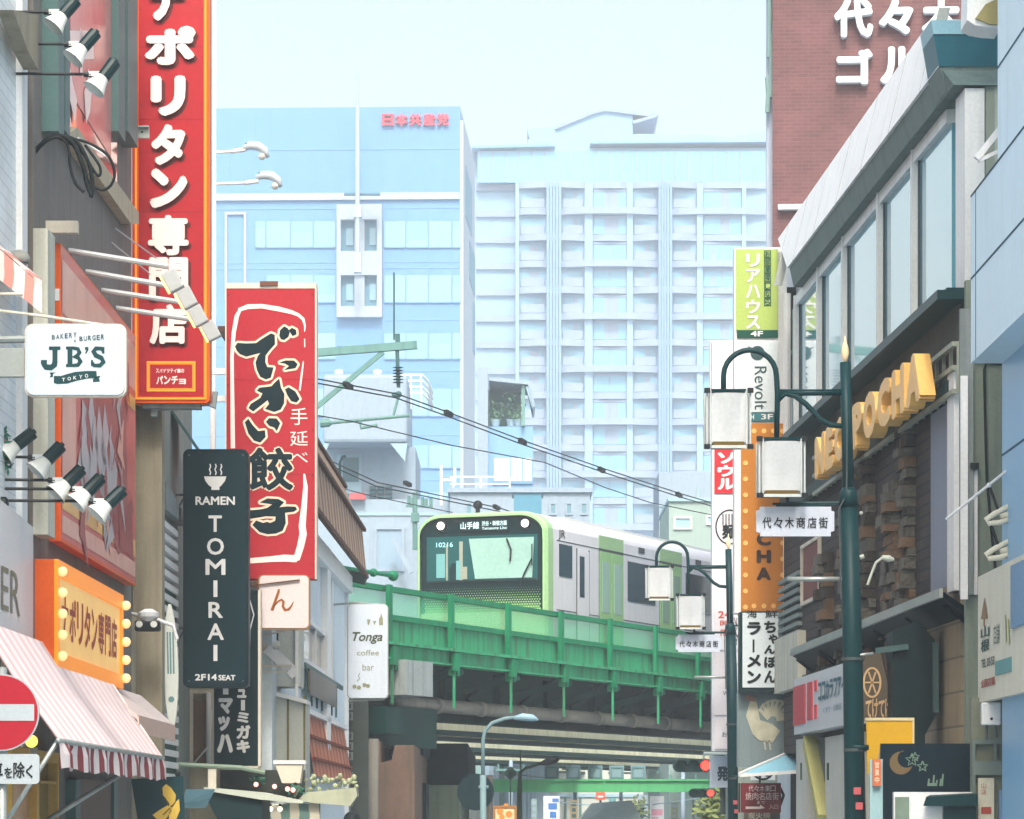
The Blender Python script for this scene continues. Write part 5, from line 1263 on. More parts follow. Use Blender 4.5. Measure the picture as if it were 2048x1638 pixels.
# awning in its own axes: x along the wall, out towards the street
A2 = LW('striped_awning', -3.98, 25.0, 'pink striped shop awning coloured as sunlit with a red and white valance', 'awning')
out_ = .60
def aw(u, v, y): x, z = A2.px(u, v, y); return (x, y, z)
xn, xf = A2.px(116, 1480, -out_)[0], A2.px(326, 1500, -out_)[0]
zo = A2.px(116, 1478, -out_)[1]; zo2 = A2.px(326, 1500, -out_)[1]
zi = A2.px(90, 1290, 0)[1] + .02
nseg = 24
b = MB(); vs = []
for k in range(nseg + 1):
    t_ = k / nseg; xk = xn + (xf - xn) * t_; sag = .012 * sin(t_ * 19)
    vs += [(xk, 0, zi), (xk, -out_ * .5, (zi + zo) / 2 - .03 + sag * .4), (xk, -out_, zo + sag)]
b.add(vs, [(3 * k + i, 3 * k + 3 + i, 3 * k + 4 + i, 3 * k + 1 + i) for k in range(nseg) for i in (0, 1)])
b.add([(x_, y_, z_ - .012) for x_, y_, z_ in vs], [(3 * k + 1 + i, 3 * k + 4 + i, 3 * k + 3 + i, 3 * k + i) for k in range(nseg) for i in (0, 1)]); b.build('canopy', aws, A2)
hv = zo - A2.px(140, 1540, -out_)[1]
b = MB(); vs = []
n2 = 90
for k in range(n2 + 1):
    t_ = k / n2; xk = xn + (xf - xn) * t_; yy = -out_ - .012 - .02 * sin(t_ * 40) * (1 if t_ > .12 else 2.5)
    vs += [(xk, -out_ - .004, zo - .005), (xk + .01, yy, zo - hv * .5), (xk + .02 * sin(t_ * 23), yy - .005, zo - hv + .012 * sin(t_ * 60))]
b.add(vs, [(3 * k + i, 3 * k + 1 + i, 3 * k + 4 + i, 3 * k + 3 + i) for k in range(n2) for i in (0, 1)]); b.build('valance', avs, A2)
b = MB()
b.add([(xf, 0, zi), (xf, -out_, zo), (xf, -out_, zo - hv)], [(0, 2, 1)]); b.build('end_flap', avs, A2)
b = MB(); b.tube([(xn, -out_, zo - .01), (xf, -out_, zo - .01)], .02); b.tube([(xn + .05, -out_, zo), (xn + .3, -.05, zo - .8)], .018); b.tube([aw(96, 1640, -.02), aw(246, 1545, -out_)], .022); b.build('arm', steel, A2, True)
A3 = LW('small_white_awning', -3.95, 32.6, 'small white awning with a pink edge beyond the striped awning', 'awning')
z9 = A3.px(280, 1400, 0)[1]
b = MB(); b.hexa([(0, -.34, z9 - .3), (3.4, -.34, z9 - .3), (3.4, 0, z9), (0, 0, z9), (0, -.34, z9 - .25), (3.4, -.34, z9 - .25), (3.4, 0, z9 + .05), (0, 0, z9 + .05)]); b.build('canopy', M('white_canvas', (206, 196, 194), rough=.8, streak=.2), A3)
b = MB(); b.box(0, 3.4, -.355, -.34, z9 - .42, z9 - .26); b.build('valance', M('salmon_canvas', (216, 186, 174), rough=.8), A3)
f, x0, x1, z0, z1 = facing('amber_lantern', 50, 1470, 76, 1500, 27.9, 'small glowing amber lantern beside the no entry sign', 'lantern')
b = MB(); b.ball((0, 0, z0 + .07), .05, 8); b.build('globe', glow('amber_globe', (255, 176, 70), 2.0), f, True)
b = MB(); b.box(-.05, .05, -.03, .03, z0 - .03, z0 + .02); b.tube([(0, 0, z0 + .11), (-.15, .05, z0 + .12)], .01); b.build('holder', steel, f)
# flower sign and shop boards
f, x0, x1, z0, z1 = facing('flower_sign', 262, 1556, 366, 1660, 36.0, 'dark teal shop board with a painted yellow lily', 'sign')
X = lambda u: f.px(u, 1600)[0]; Z = lambda v: f.px(320, v)[1]
b = MB(); b.prism([(X(262), Z(1558)), (X(366), Z(1552)), (X(372), z0 - .2), (X(285), z0 - .2)], 0, .05); b.build('panel', M('teal_board', (16, 58, 66), rough=.4, var=.2), f)
b = MB()
for pts in (((326, 1590), (325, 1575), (332, 1568), (342, 1575), (352, 1590), (350, 1604), (342, 1612), (334, 1600)), ((305, 1630), (322, 1618), (340, 1608), (343, 1622), (330, 1640), (316, 1640)), ((345, 1610), (358, 1598), (360, 1620), (350, 1645), (338, 1645), (338, 1626))):
    b.flat([(X(u), Z(v)) for u, v in pts], -.004)
b.build('flower', M('lily_yellow', (226, 192, 84), rough=.5, var=.12), f)
b = MB(); b.ribbon([(X(338), Z(1612)), (X(330), Z(1596))], .015, -.006); b.ribbon([(X(344), Z(1614)), (X(352), Z(1602))], .012, -.006); b.ribbon([(X(340), Z(1616)), (X(326), Z(1630))], .012, -.006); b.build('flower_line', M('olive_ink', (96, 78, 30)), f)
b = MB(); b.tube([(X(355), .03, Z(1640)), (X(355), .03, Z(1552))], .018); b.ball((X(355), .03, Z(1548)), .03, 6); b.build('pole', black_m, f)
f, x0, x1, z0, z1 = facing('grey_blue_tarp', 362, 1596, 421, 1616, 37.5, 'grey blue folded awning flap between the lily board and the black canopy', 'awning')
b = MB(); b.hexa([(x0, 0, z0), (x1 - .05, 0, z0), (x1 - .05, .6, z0 + .1), (x0, .6, z0 + .1), (x0, 0, z0 + .04), (x1, 0, z1), (x1, .6, z1 + .1), (x0, .6, z1 + .1)]); b.build('canopy', M('grey_blue_canvas', (70, 104, 116), rough=.7), f)

# pale house beyond the gyoza sign
C_ = Fr('pale_corner_house', (-3.25 + .0109 * 40.9, 40.9, 0), R(90) - math.atan(.0109), 'narrow pale blue white house with brown corrugated roof beside the railway bridge', 'house')
pale = M('pale_blue_siding', (206, 220, 228), rough=.6, var=.06, streak=.15, scale=1)
X = lambda u, v=1300, y=0: C_.px(u, v, y)[0]; Z = lambda u, v, y=0: C_.px(u, v, y)[1]
L_ = X(690)
z_roof = Z(690, 1146)
b = MB(); b.box(0, L_, 0, 5, 0, z_roof - .05); b.build('wall', pale, C_)
b = MB(); b.box(X(660), X(664), -.03, .0, Z(660, 1560), Z(660, 1110)); b.box(X(641), X(648), -.1, 0, Z(648, 1560), Z(640, 1090)); b.box(L_ - .12, L_, -.06, 0, 0, z_roof - .1); b.build('wall_batten', white_pt, C_)
corr = stripes('brown_corrugated_sheet', (112, 84, 68), (164, 142, 120), .17, 0, .55)
corr2 = stripes('rust_corrugated_sheet', (150, 78, 54), (190, 124, 90), .17, 0, .55)
b = MB(); zr0, zr1 = z_roof - .02, Z(650, 1003, .3)
ztop = Z(690, 1040, .8)
n = 60; vs = []
for k in range(n + 1):
    xk = X(560) + (L_ + .3 - X(560)) * k / n; d = .02 * (k % 2)
    vs += [(xk, -.32 - d, zr0), (xk, -.25 - d, zr0 + (ztop - zr0) * .35), (xk, .05 - d, zr0 + (ztop - zr0) * .7), (xk, .7, ztop)]
b.add(vs, [(4 * k + i, 4 * k + 1 + i, 4 * k + 5 + i, 4 * k + 4 + i) for k in range(n) for i in range(3)]); o = b.build('roof', corr, C_)
b = MB()
for t_, y in ((.36, -.27), (.7, .03)): b.box(X(560), L_ + .32, y - .05, y + .02, zr0 + (ztop - zr0) * t_ - .03, zr0 + (ztop - zr0) * t_ + .02)
b.box(X(560), L_ + .3, -.36, -.3, zr0 - .05, zr0 + .02); b.box(X(560), L_ + .3, .65, .75, ztop - .03, ztop + .03); b.build('batten', M('roof_brown', (82, 56, 46), rough=.8), o)
b = MB(); b.hexa([(L_ + .0, -.3, zr0 - .15), (L_ + .35, -.3, zr0 - .15), (L_ + .35, .3, zr0), (L_, .3, zr0), (L_, -.36, zr0 + .02), (L_ + .35, -.36, zr0 + .02), (L_ + .35, .3, zr0 + .1), (L_, .3, zr0 + .1)]); b.build('gutter_end', M('roof_end_dark', (66, 76, 74), rough=.8), C_)
b = MB(); b.prism([(X(560), zr0 - .35), (L_, zr0 - .3), (L_, zr0 - .04), (X(560), zr0 - .04)], -.12, .0); b.build('eaves_board', white_pt, C_)
dg2 = glassy('house_dark_glass', (36, 62, 66), rough=.12)
xa, xb = X(596), X(648)
o = MB(); o.frame(xa, xb, -.07, .02, Z(600, 1325), Z(620, 1247), .06); o.box((xa + xb) / 2 - .03, (xa + xb) / 2 + .03, -.06, .02, Z(600, 1320), Z(620, 1252)); o = o.build('window', white_cl, C_)
b = MB(); b.box(xa + .06, xb - .06, -.01, .01, Z(600, 1322), Z(620, 1251)); b.build('pane', dg2, o)
b = MB()
for k in range(7): xx = xa + (X(668) - xa) * (k + .5) / 7; b.box(xx - .02, xx + .02, -.08, -.05, Z(600, 1400, -.08), Z(600, 1325, -.08))
b.box(xa - .1, X(672), -.11, -.08, Z(600, 1330, -.08), Z(600, 1320, -.08)); b.build('balcony_rail', tealfr, C_)
b = MB(); b.prism(rr(X(602), X(671, 1400, -.1), Z(668, 1414, -.1), Z(600, 1326, -.1), .08), -.12, -.09); b.build('balcony_panel', M('grey_brown_panel', (100, 98, 90), rough=.4, var=.15, streak=.2), C_)
b = MB(); xs0, xs1 = X(612, 1500, -.05), X(690, 1500, -.05)
n = 40; vs = []
for k in range(n + 1):
    xk = xs0 + (xs1 - xs0) * k / n; d = .02 * (k % 2); vs += [(xk, -.03 - d, Z(640, 1442)), (xk, -.16 - d, Z(650, 1557, -.1))]
b.add(vs, [(2 * k, 2 * k + 1, 2 * k + 3, 2 * k + 2) for k in range(n)]); o = b.build('lean_to_roof', corr2, C_)
b = MB()
for t_ in (.36, .72): zz = Z(640, 1442) * (1 - t_) + Z(650, 1557, -.1) * t_; yy = -.03 * (1 - t_) - .16 * t_; b.box(xs0, xs1, yy - .05, yy - .02, zz - .02, zz + .02)
b.build('batten', M('rust_brown', (120, 60, 44), rough=.8), o)
b = MB(); b.box(xs0 - .1, xs1 + .1, -.1, .0, Z(640, 1442), Z(640, 1433)); b.build('flashing', white_pt, C_)

# near end wall of that house with the annex
f = Fr('cream_annex', P(450, 1638, 40.8) - Vector((0, 0, 1.6)), 0, 'cream annex with a brown door behind the black vertical signs', 'house')
X = lambda u: f.px(u, 1500)[0]; Z = lambda v: f.px(450, v)[1]
b = MB(); b.box(X(330), X(520), .02, .12, 0, Z(1190)); b.build('wall', M('annex_cream', (186, 176, 152), rough=.8, streak=.35, bump=.15), f)
b = MB(); b.box(X(384), X(412), -.02, .02, Z(1530), Z(1400)); b.build('shutter', M('shutter_brown', (112, 88, 68), rough=.7, var=.2, streak=.3), f)
b = MB(); b.frame(X(380), X(428), -.05, .02, Z(1535), Z(1380), .04); b.build('door_frame', ivory, f)
b = MB(); b.tube([(X(418), -.04, Z(1530)), (X(418), -.04, Z(1385))], .03); b.tube([(X(386), -.06, Z(1530)), (X(420), -.06, Z(1490)), (X(424), -.06, Z(1420))], .012, n=5); b.build('pipe', white_pt, f, True)
b = MB(); b.box(X(330), X(360), -.04, .02, 0, Z(1300)); b.build('corner_post', grey_c, f)

f = Fr('white_clad_annex', P(560, 1638, 41.5) - Vector((0, 0, 1.6)), 0, 'white panel clad annex with vertical dark joints behind the black katakana sign', 'house')
X = lambda u, v=1450: f.px(u, v)[0]; Z = lambda v: f.px(560, v)[1]
b = MB(); b.prism([(X(515), 0), (X(612), 0), (X(612), Z(1400)), (X(515), Z(1372))], 0, .8); b.box(X(515), X(600), .1, .8, Z(1372), Z(1245)); b.build('wall', M('annex_white', (192, 198, 192), rough=.6, streak=.2), f)
b = MB(); b.hexa([(X(512), -.08, Z(1382)), (X(614), -.08, Z(1408)), (X(614), .8, Z(1408)), (X(512), .8, Z(1382)), (X(512), -.08, Z(1374)), (X(614), -.08, Z(1400)), (X(614), .8, Z(1400)), (X(512), .8, Z(1374))]); b.build('coping', white_pt, f)
b = MB()
for u in (538, 576, 609): b.box(X(u) - .012, X(u) + .012, -.012, 0, Z(1520), Z(1392))
b.build('wall_joint', M('olive_joint', (120, 116, 78)), f)
b = MB(); b.box(X(524), X(556), .06, .1, Z(1330), Z(1262)); b.build('window', dg2, f)
b = MB(); b.box(X(590), X(596), .02, .1, Z(1400), Z(1245)); b.build('drainpipe', white_pt, f)
f, x0, x1, z0, z1 = facing('rolled_awning', 520, 1278, 590, 1350, 40.9, 'rolled up cream awning with its folding arm on the white annex', 'awning')
c = lambda u, v, dy=0: (f.px(u, v)[0], dy, f.px(u, v)[1])
b = MB(); b.tube([c(519, 1300, .0), c(538, 1284, .1)], .07); b.tube([c(536, 1290, .05), c(552, 1288, .2)], .05); b.build('roll', ivory, f, True)
b = MB(); b.bar(c(530, 1297), c(588, 1350, .1), .11); b.bar(c(548, 1300, .15), c(584, 1335, .2), .06); b.build('folding_arm', white_pt, f)
b = MB(); b.bar(c(518, 1332), c(584, 1332), .03); b.bar(c(518, 1343), c(575, 1343), .02); b.bar(c(520, 1272), c(594, 1256), .02); b.build('rail', ivory, f)

# canopies and ledges at the bottom
f = Fr('black_shop_canopy', P(500, 1638, 38.8) - Vector((0, 0, 1.6)), 0, 'black shop canopy with a pale top edge at the foot of the black signs', 'canopy')
c = lambda u, v, dy=0: (f.px(u, v)[0], dy, f.px(u, v)[1])
b = MB(); b.prism([c(405, 1580)[::2], c(525, 1598)[::2], c(525, 1650)[::2], c(440, 1650)[::2]], 0, 1.2); b.build('valance', M('black_green_canvas', (12, 44, 48), rough=.7), f)
b = MB(); b.prism([c(408, 1574)[::2], c(520, 1584)[::2], c(608, 1603)[::2], c(605, 1607)[::2], c(520, 1599)[::2], c(410, 1581)[::2]], -.06, 1.2); b.build('edge', M('canopy_pale', (196, 204, 190), rough=.6), f)
f = Fr('grey_cross_rail', P(440, 1638, 39.0) - Vector((0, 0, 1.6)), 0, 'thin green grey rail sagging below the black block letter sign', 'rail')
c = lambda u, v, dy=0: (f.px(u, v)[0], dy, f.px(u, v)[1])
b = MB(); b.tube([c(340, 1528), c(420, 1532), c(480, 1535), c(530, 1545)], .025); b.build('rail', M('grey_green_rail', (128, 148, 132)), f)
b = MB(); b.box(c(416, 0)[0], c(432, 0)[0], 0, .1, c(0, 1582)[2], c(0, 1537)[2]); b.build('post', ivory, f)
f, x0, x1, z0, z1 = facing('shop_recess', 440, 1540, 610, 1600, 40.6, 'dark panel standing for a shaded shop recess behind the pink glowing lamps', 'shop recess')
b = MB(); b.box(x0, x1, .0, .1, z0, z1); b.build('wall', M('shade_brown', (62, 66, 62), rough=.8, var=.5, scale=6), f)  # flat panel; the recess's shade is put into its dark colour
pinkb = glow('pink_lamp', (255, 170, 160), .9)
for k, (u, v) in enumerate(((512, 1569), (549, 1573), (575, 1578), (586, 1580))):
    p = P(u, v, 39.4); l = Fr('flower_lamp', p, 0, ['leftmost', 'second', 'third', 'rightmost'][k] + ' of four small pink glowing lamps above the canopy edge', 'lamp', 'pink lamps above the canopy'); b = MB(); b.ball((0, 0, 0), .028, 7); b.build('globe', pinkb, l, True); b = MB(); b.tube([(0, 0, -.03), (0, 0, -.12)], .008, n=5); b.build('stem', black_m, l)
bush('planter_plant', P(590, 1580, 39.8), (.12, .1, .08), 70, 'small leafy plant at the end of the canopy edge', .03)
bush('planter_plant', P(515, 1560, 40.0), (.1, .1, .06), 60, 'dark little plant behind the pink lamps', .03)
f, x0, x1, z0, z1 = facing('white_planter_box', 596, 1548, 716, 1622, 40.2, 'weathered white wall planter with succulents below the rusty corrugated sheet', 'planter')
c = lambda u, v, dy=0: (f.px(u, v)[0], dy, f.px(u, v)[1])
b = MB(); b.prism([c(u, v)[::2] for u, v in ((596, 1600), (610, 1585), (712, 1575), (714, 1592), (700, 1612), (625, 1606))], 0, .5); b.build('box', M('mossy_white', (176, 182, 160), rough=.8, var=.2, scale=8, streak=.3), f)
b = MB()
for k in range(40):
    u = random.uniform(606, 712); v = random.uniform(1550, 1582); a = c(u, v, random.uniform(.05, .45)); r = random.uniform(.014, .034)
    b.ball(a, r, 5, sz=random.uniform(.6, 1.5))
b.build('succulent', M('succulent_pale', (168, 178, 146), var=.4, scale=12, rough=.7), f)
f, x0, x1, z0, z1 = facing('downpipe_box', 552, 1526, 606, 1566, 40.0, 'cream downpipe box narrowing towards the planter', 'downpipe box')
b = MB(); b.prism([f.px(u, v) for u, v in ((550, 1528), (605, 1530), (600, 1566), (564, 1566))], 0, .3); b.build('casing', ivory, f); b = MB(); b.box(x0 - .03, x1 + .03, -.02, .32, z1 - .01, z1 + .03); b.build('lid', white_pt, f)
f, x0, x1, z0, z1 = facing('shop_window_front', 480, 1606, 640, 1700, 40.3, 'shop front with striped curtains at the bottom beneath the planter', 'shop front')
b = MB(); b.box(x0, x1, 0, .1, z0 - .6, z1); b.build('panel', stripes('curtain_stripes', (196, 190, 172), (92, 126, 120), .22, 0, .5, wave=.2), f)
b = MB(); b.tube([f.px(542, 1612)[:1] + (-.05,) + f.px(542, 1612)[1:], f.px(575, 1606)[:1] + (-.05,) + f.px(575, 1606)[1:]], .01, n=5); b.build('rod', steel, f)
for k, u in enumerate((541, 560)):
    l = Fr('bare_bulb', P(u, 1618, 40.1), 0, ('left' if k == 0 else 'right') + ' one of the two bare bulbs under the planter', 'lamp', 'bare bulbs under the planter'); b = MB(); b.ball((0, 0, 0), .03, 7); b.build('globe', glow('warm_bulb', (255, 220, 190), 1.2) if k == 0 else MATS['warm_bulb'], l, True); b = MB(); b.tube([(0, 0, .03), (0, 0, .06)], .014); b.build('cap', black_m, l)

# small shop sign hung before the bridge
f, x0, x1, z0, z1 = facing('coffee_bar_sign', 696, 1209, 775, 1396, 52.0, 'white rounded hanging coffee bar sign with script lettering in front of the bridge', 'sign')
b = MB(); b.rrect(x0, x1, z0, z1, 0, .12, .06); b.build('panel', MATS['sign_face_white'], f, bevel=.01)
b = MB(); b.rrect(x0 - .015, x1 + .012, z0 - .015, z1 + .012, .02, .1, .07); b.build('frame', steel, f)
X = lambda u: f.px(u, 1300)[0]; Z = lambda v: f.px(735, v)[1]
ol = M('olive_dark_ink', (70, 78, 52))
b = MB(); b.text('Tonga', X(705), X(765), Z(1288), Z(1264), -.004, off=.02, shear=.3); b.build('script_lettering', ol, f)
b = MB(); b.text('coffee', X(714), X(758), Z(1311), Z(1300), -.004); b.text('bar', X(725), X(748), Z(1341), Z(1328), -.004)
b.flat([(X(u), Z(v)) for u, v in ((758, 1250), (758, 1238), (761, 1232), (762, 1225), (764, 1232), (766, 1238), (766, 1250))], -.004); b.flat([(X(u), Z(v)) for u, v in ((734, 1239), (741, 1239), (739, 1246), (738, 1250), (736, 1250), (735, 1246))], -.004); b.flat([(X(u), Z(v)) for u, v in ((746, 1242), (753, 1242), (750, 1247), (750, 1250), (749, 1250))], -.004)
b.ribbon([(X(714), Z(1363)), (X(719), Z(1357)), (X(717), Z(1351)), (X(720), Z(1346))], .012, -.004)
for du, dv in ((0, 0), (9, -2), (20, 3), (27, 1)): b.disc(X(709 + du), Z(1373 - dv), .032, -.005, -.002, 8)
b.build('lettering', M('grey_olive_ink', (136, 138, 110)), f)
b = MB(); xl = X(640); b.tube([(xl, .05, z1 - .02), (x0 + .1, .05, z1 + .03), (x1 - .1, .05, z1 + .0)], .016, n=6); b.tube([(x0, .06, z0 - .04), (x1 - .05, .06, z0 - .02)], .012, n=6); b.build('bracket', steel, f)
f = Fr('blockwork_screen', P(700, 1638, 56.5) - Vector((0, 0, 1.6)), 0, 'grey pierced block screen at the end of the pale house', 'screen wall')
X = lambda u: f.px(u, 1450)[0]; Z = lambda v: f.px(700, v)[1]
b = MB(); b.box(X(660), X(700), 0, .2, 0, Z(1560))
for i in range(9):
    for j in range(3):
        if (i + j) % 4 == 3: continue
        u0 = 673 + j * 11; b.frame(X(u0), X(u0 + 10), 0, .2, Z(1560 - i * 20), Z(1560 - i * 20 - 16), .025)
b.build('blocks', M('block_grey', (120, 126, 118), rough=.9, streak=.4), f)
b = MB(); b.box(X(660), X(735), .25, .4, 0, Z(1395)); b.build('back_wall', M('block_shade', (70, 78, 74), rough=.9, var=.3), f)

# street lamps by the bridge
l = Fr('grey_street_lamp', (P(967, 1638, 54).x, 54, 0), 0, 'pale grey street lamp with a curved arm in front of the underpass', 'street lamp')
c = lambda u, v, dy=0: tuple(P(u, v, 54 + dy) - l.L)
lgm = M('lamp_post_grey', (112, 140, 146), rough=.5, streak=.2)
b = MB(); b.tube([(0, 0, 0), c(966, 1550)], .05, n=12); b.tube([c(966, 1552), c(966, 1480), c(970, 1462), c(984, 1446), c(1010, 1437), c(1040, 1434)], .03, n=10); b.box(c(957, 0)[0], c(977, 0)[0], -.03, .03, c(0, 1578)[2], c(0, 1571)[2]); b.build('post', lgm, l, True)
b = MB(); b.tube([c(1028, 1436), c(1045, 1434), c(1065, 1436), c(1077, 1440)], [.03, .06, .055, .012], n=12); b.build('lamp_head', M('lamp_head_blue_grey', (140, 174, 190), rough=.4), l, True)
l = Fr('dark_round_sign', P(952, 1638, 55.0) - Vector((0, 0, 1.6)), 0, 'black round back of a road sign fixed beside the grey street lamp', 'road sign')
c = lambda u, v, dy=0: tuple(P(u, v, 55 + dy) - l.L)
cx_ = c(951, 1584); r = 37 / 7000 * 55
b = MB(); b.disc(cx_[0], cx_[2], r, 0, .03, 36); b.build('disc', M('sign_back_black', (8, 38, 44), rough=.5), l)
b = MB(); b.tube([(c(978, 0)[0], .06, 0), (c(978, 0)[0], .06, c(0, 1550)[2])], .06); b.box(cx_[0] - .1, c(978, 0)[0], .03, .06, cx_[2] - .03, cx_[2] + .03); b.build('post', M('post_brown_grey', (90, 84, 80)), l)
l = Fr('dark_street_lamp', (P(1038, 1638, 88).x, 88, 0), 0, 'small dark street lamp with a drooping head under the bridge', 'street lamp')
c = lambda u, v, dy=0: tuple(P(u, v, 88 + dy) - l.L)
b = MB(); b.tube([(0, 0, 0), c(1039, 1585), c(1040, 1545), c(1050, 1537), c(1082, 1527)], [.09, .07, .05, .04, .03], n=10); b.tube([c(1041, 1545), c(1041, 1500)], .02); b.build('post', M('dark_green_post', (40, 72, 44), rough=.5), l, True)
b = MB(); b.tube([c(1078, 1528), c(1095, 1524), c(1112, 1519), c(1121, 1516)], [.03, .1, .09, .02], n=12); b.build('lamp_head', black_m, l, True)
f, x0, x1, z0, z1 = facing('orange_notice', 990, 1600, 1030, 1660, 62, 'orange and cream patterned notice board at the bottom beside the dark lamp', 'notice board')
b = MB(); b.box(x0, x1, 0, .06, z0 - .5, z1 - .1); b.build('panel', M('notice_cream', (226, 196, 150), rough=.6), f)
b = MB()
for u, v, r in ((1000, 1622, .06), (1012, 1612, .05), (1018, 1628, .06), (1004, 1634, .05)): b.disc(f.px(u, v)[0], f.px(u, v)[1], r, -.01, 0, 8)
b.build('print', M('notice_orange', (206, 130, 60), rough=.6), f)
b = MB(); b.frame(x0 - .03, x1 + .03, -.02, .08, z0 - .5, z1 - .1, .04); b.build('frame', M('notice_frame', (150, 106, 60)), f)
f, x0, x1, z0, z1 = facing('clover_sign', 1012, 1536, 1030, 1565, 92, 'little dark clover shaped sign beneath the bridge', 'sign')
b = MB()
for dx, dz in ((-.08, .05), (.08, .05), (0, .14), (0, -.02)): b.disc(dx, (z0 + z1) / 2 + dz, .09, 0, .05, 10)
b.box(-.02, .02, .0, .04, z0 - 2.4, z1 - .1); b.build('board', M('clover_dark', (48, 76, 64)), f)

# passer-by, only the crown of the head shows
def person(p, h, label, rz=0.0):
    f = Fr('person', p, rz, label, 'person')
    me = bpy.data.meshes.new('body'); bm = bmesh.new()
    k = h / 1.75
    J = [((0, 0, .95), (.15, .11)), ((0, 0, 1.15), (.14, .1)), ((0, 0, 1.36), (.17, .1)), ((0, .01, 1.48), (.06, .06)), ((0, 0, 1.56), (.065, .07)), ((0, -.01, 1.64), (.078, .095)), ((0, 0, 1.71), (.06, .075)),
         ((.09, 0, .9), (.09, .09)), ((.1, .02, .5), (.06, .065)), ((.1, .04, .1), (.04, .045)), ((.1, -.1, .04), (.04, .03)),
         ((-.09, 0, .9), (.09, .09)), ((-.1, -.04, .5), (.06, .065)), ((-.1, .02, .1), (.04, .045)), ((-.1, -.12, .04), (.04, .03)),
         ((.19, 0, 1.4), (.055, .055)), ((.25, .03, 1.12), (.042, .042)), ((.26, -.05, .88), (.03, .03)), ((.26, -.08, .78), (.035, .02)),
         ((-.19, 0, 1.4), (.055, .055)), ((-.25, .03, 1.12), (.042, .042)), ((-.26, -.05, .88), (.03, .03)), ((-.26, -.08, .78), (.035, .02))]
    E = [(0, 1), (1, 2), (2, 3), (3, 4), (4, 5), (5, 6), (0, 7), (7, 8), (8, 9), (9, 10), (0, 11), (11, 12), (12, 13), (13, 14), (2, 15), (15, 16), (16, 17), (17, 18), (2, 19), (19, 20), (20, 21), (21, 22)]
    me.from_pydata([tuple(c * k for c in a) for a, r in J], E, [])
    o = bpy.data.objects.new('body', me); COL.objects.link(o); o.parent = f.o
    sk = o.modifiers.new('skin', 'SKIN'); ss = o.modifiers.new('sub', 'SUBSURF'); ss.levels = 2; ss.render_levels = 2
    for i, (a, r) in enumerate(J): me.skin_vertices[0].data[i].radius = (r[0] * k, r[1] * k)
    me.skin_vertices[0].data[0].use_root = True
    me.materials.append(M('skin_tone', (196, 150, 124), rough=.6))
    b = MB(); b.lathe([(.2, 0), (.2, .3), (.22, .48), (.12, .56)], (0, 0, .92 * k), 14); b.v = [(x, y * .62, z) for x, y, z in b.v]; b.build('jacket', M('dark_jacket', (40, 50, 60), rough=.8), f, True)
    b = MB(); b.ball((0, .012, 1.655 * k), .112 * k, 10, sx=.85, sy=1.0, sz=.95)
    b.v = [(x, y, z) for x, y, z in b.v]; b.build('hair', M('black_hair', (22, 32, 36), rough=.6, var=.4, scale=30), f, True)
    b = MB()
    for s_ in (-1, 1): b.ball((s_ * .085 * k, 0, 1.63 * k), .025, 6, sx=.5)
    b.build('ear', MATS['skin_tone'], f, True)
    return f
pp = P(704, 1640, 36); person((pp.x, 36, .01), 1.66, 'person with short black hair walking away at the bottom, only the head showing', R(180))
# ------------------------------------------------------------------ RIGHT SIDE OF THE STREET
def RW(name, x0, yfar, label, cat, dirx=-.0397): return Fr(name, (x0 + dirx * yfar, yfar, 0), -R(90) - math.atan(dirx), label, cat)
# brick tower behind
brk = brick('maroon_brick', (104, 66, 68), (92, 58, 61), (112, 78, 79), bw=.24, bh=.075, msize=.008, bump=.2, rough=.75)
T = Fr('brick_tower', P(1545, 1638, 70) - Vector((0, 0, 1.6)), -R(4.1), 'dark red brick tower with large white golf lettering rising behind the restaurant', 'building')
X = lambda u: T.px(u, 400)[0]; Z = lambda v: T.px(1600, v)[1]
b = MB(); b.box(X(1545), X(2100), 0, 14, 0, 24); b.build('wall', brk, T)
b = MB(); b.box(X(1533), X(1546), .4, 12, 0, 23.5); b.build('rear_wing', M('tower_pale_side', (172, 186, 206), rough=.7, streak=.2), T)
b = MB(); b.box(X(1556), X(1640), -.18, -.01, Z(421), Z(411)); b.build('string_course', white_pt, T)
b = MB()
for u, v0, v1 in ((1538, -60, 110), (1541, 60, 190), (1535, 150, 220)): b.tube([(X(u), .2, Z(v0)), (X(u + 2), .2, Z((v0 + v1) / 2)), (X(u), .2, Z(v1))], .05)
b.build('pipe', M('aged_pipe', (120, 150, 150), rough=.6, streak=.4), T)
wl = M('tower_letter_white', (216, 226, 234), rough=.5, var=.03)
b = MB()
for ch, u0, u1, v0, v1 in (('代', 1668, 1746, 2, 80), ('々', 1757, 1826, 6, 76), ('木', 1843, 1920, 4, 80), ('ゴ', 1672, 1745, 104, 174), ('ル', 1760, 1836, 100, 174), ('フ', 1850, 1915, 104, 174)):
    b.text(ch, X(u0), X(u1), Z(v1), Z(v0), -.1, off=.045, depth=.2)
b.build('lettering', wl, T)

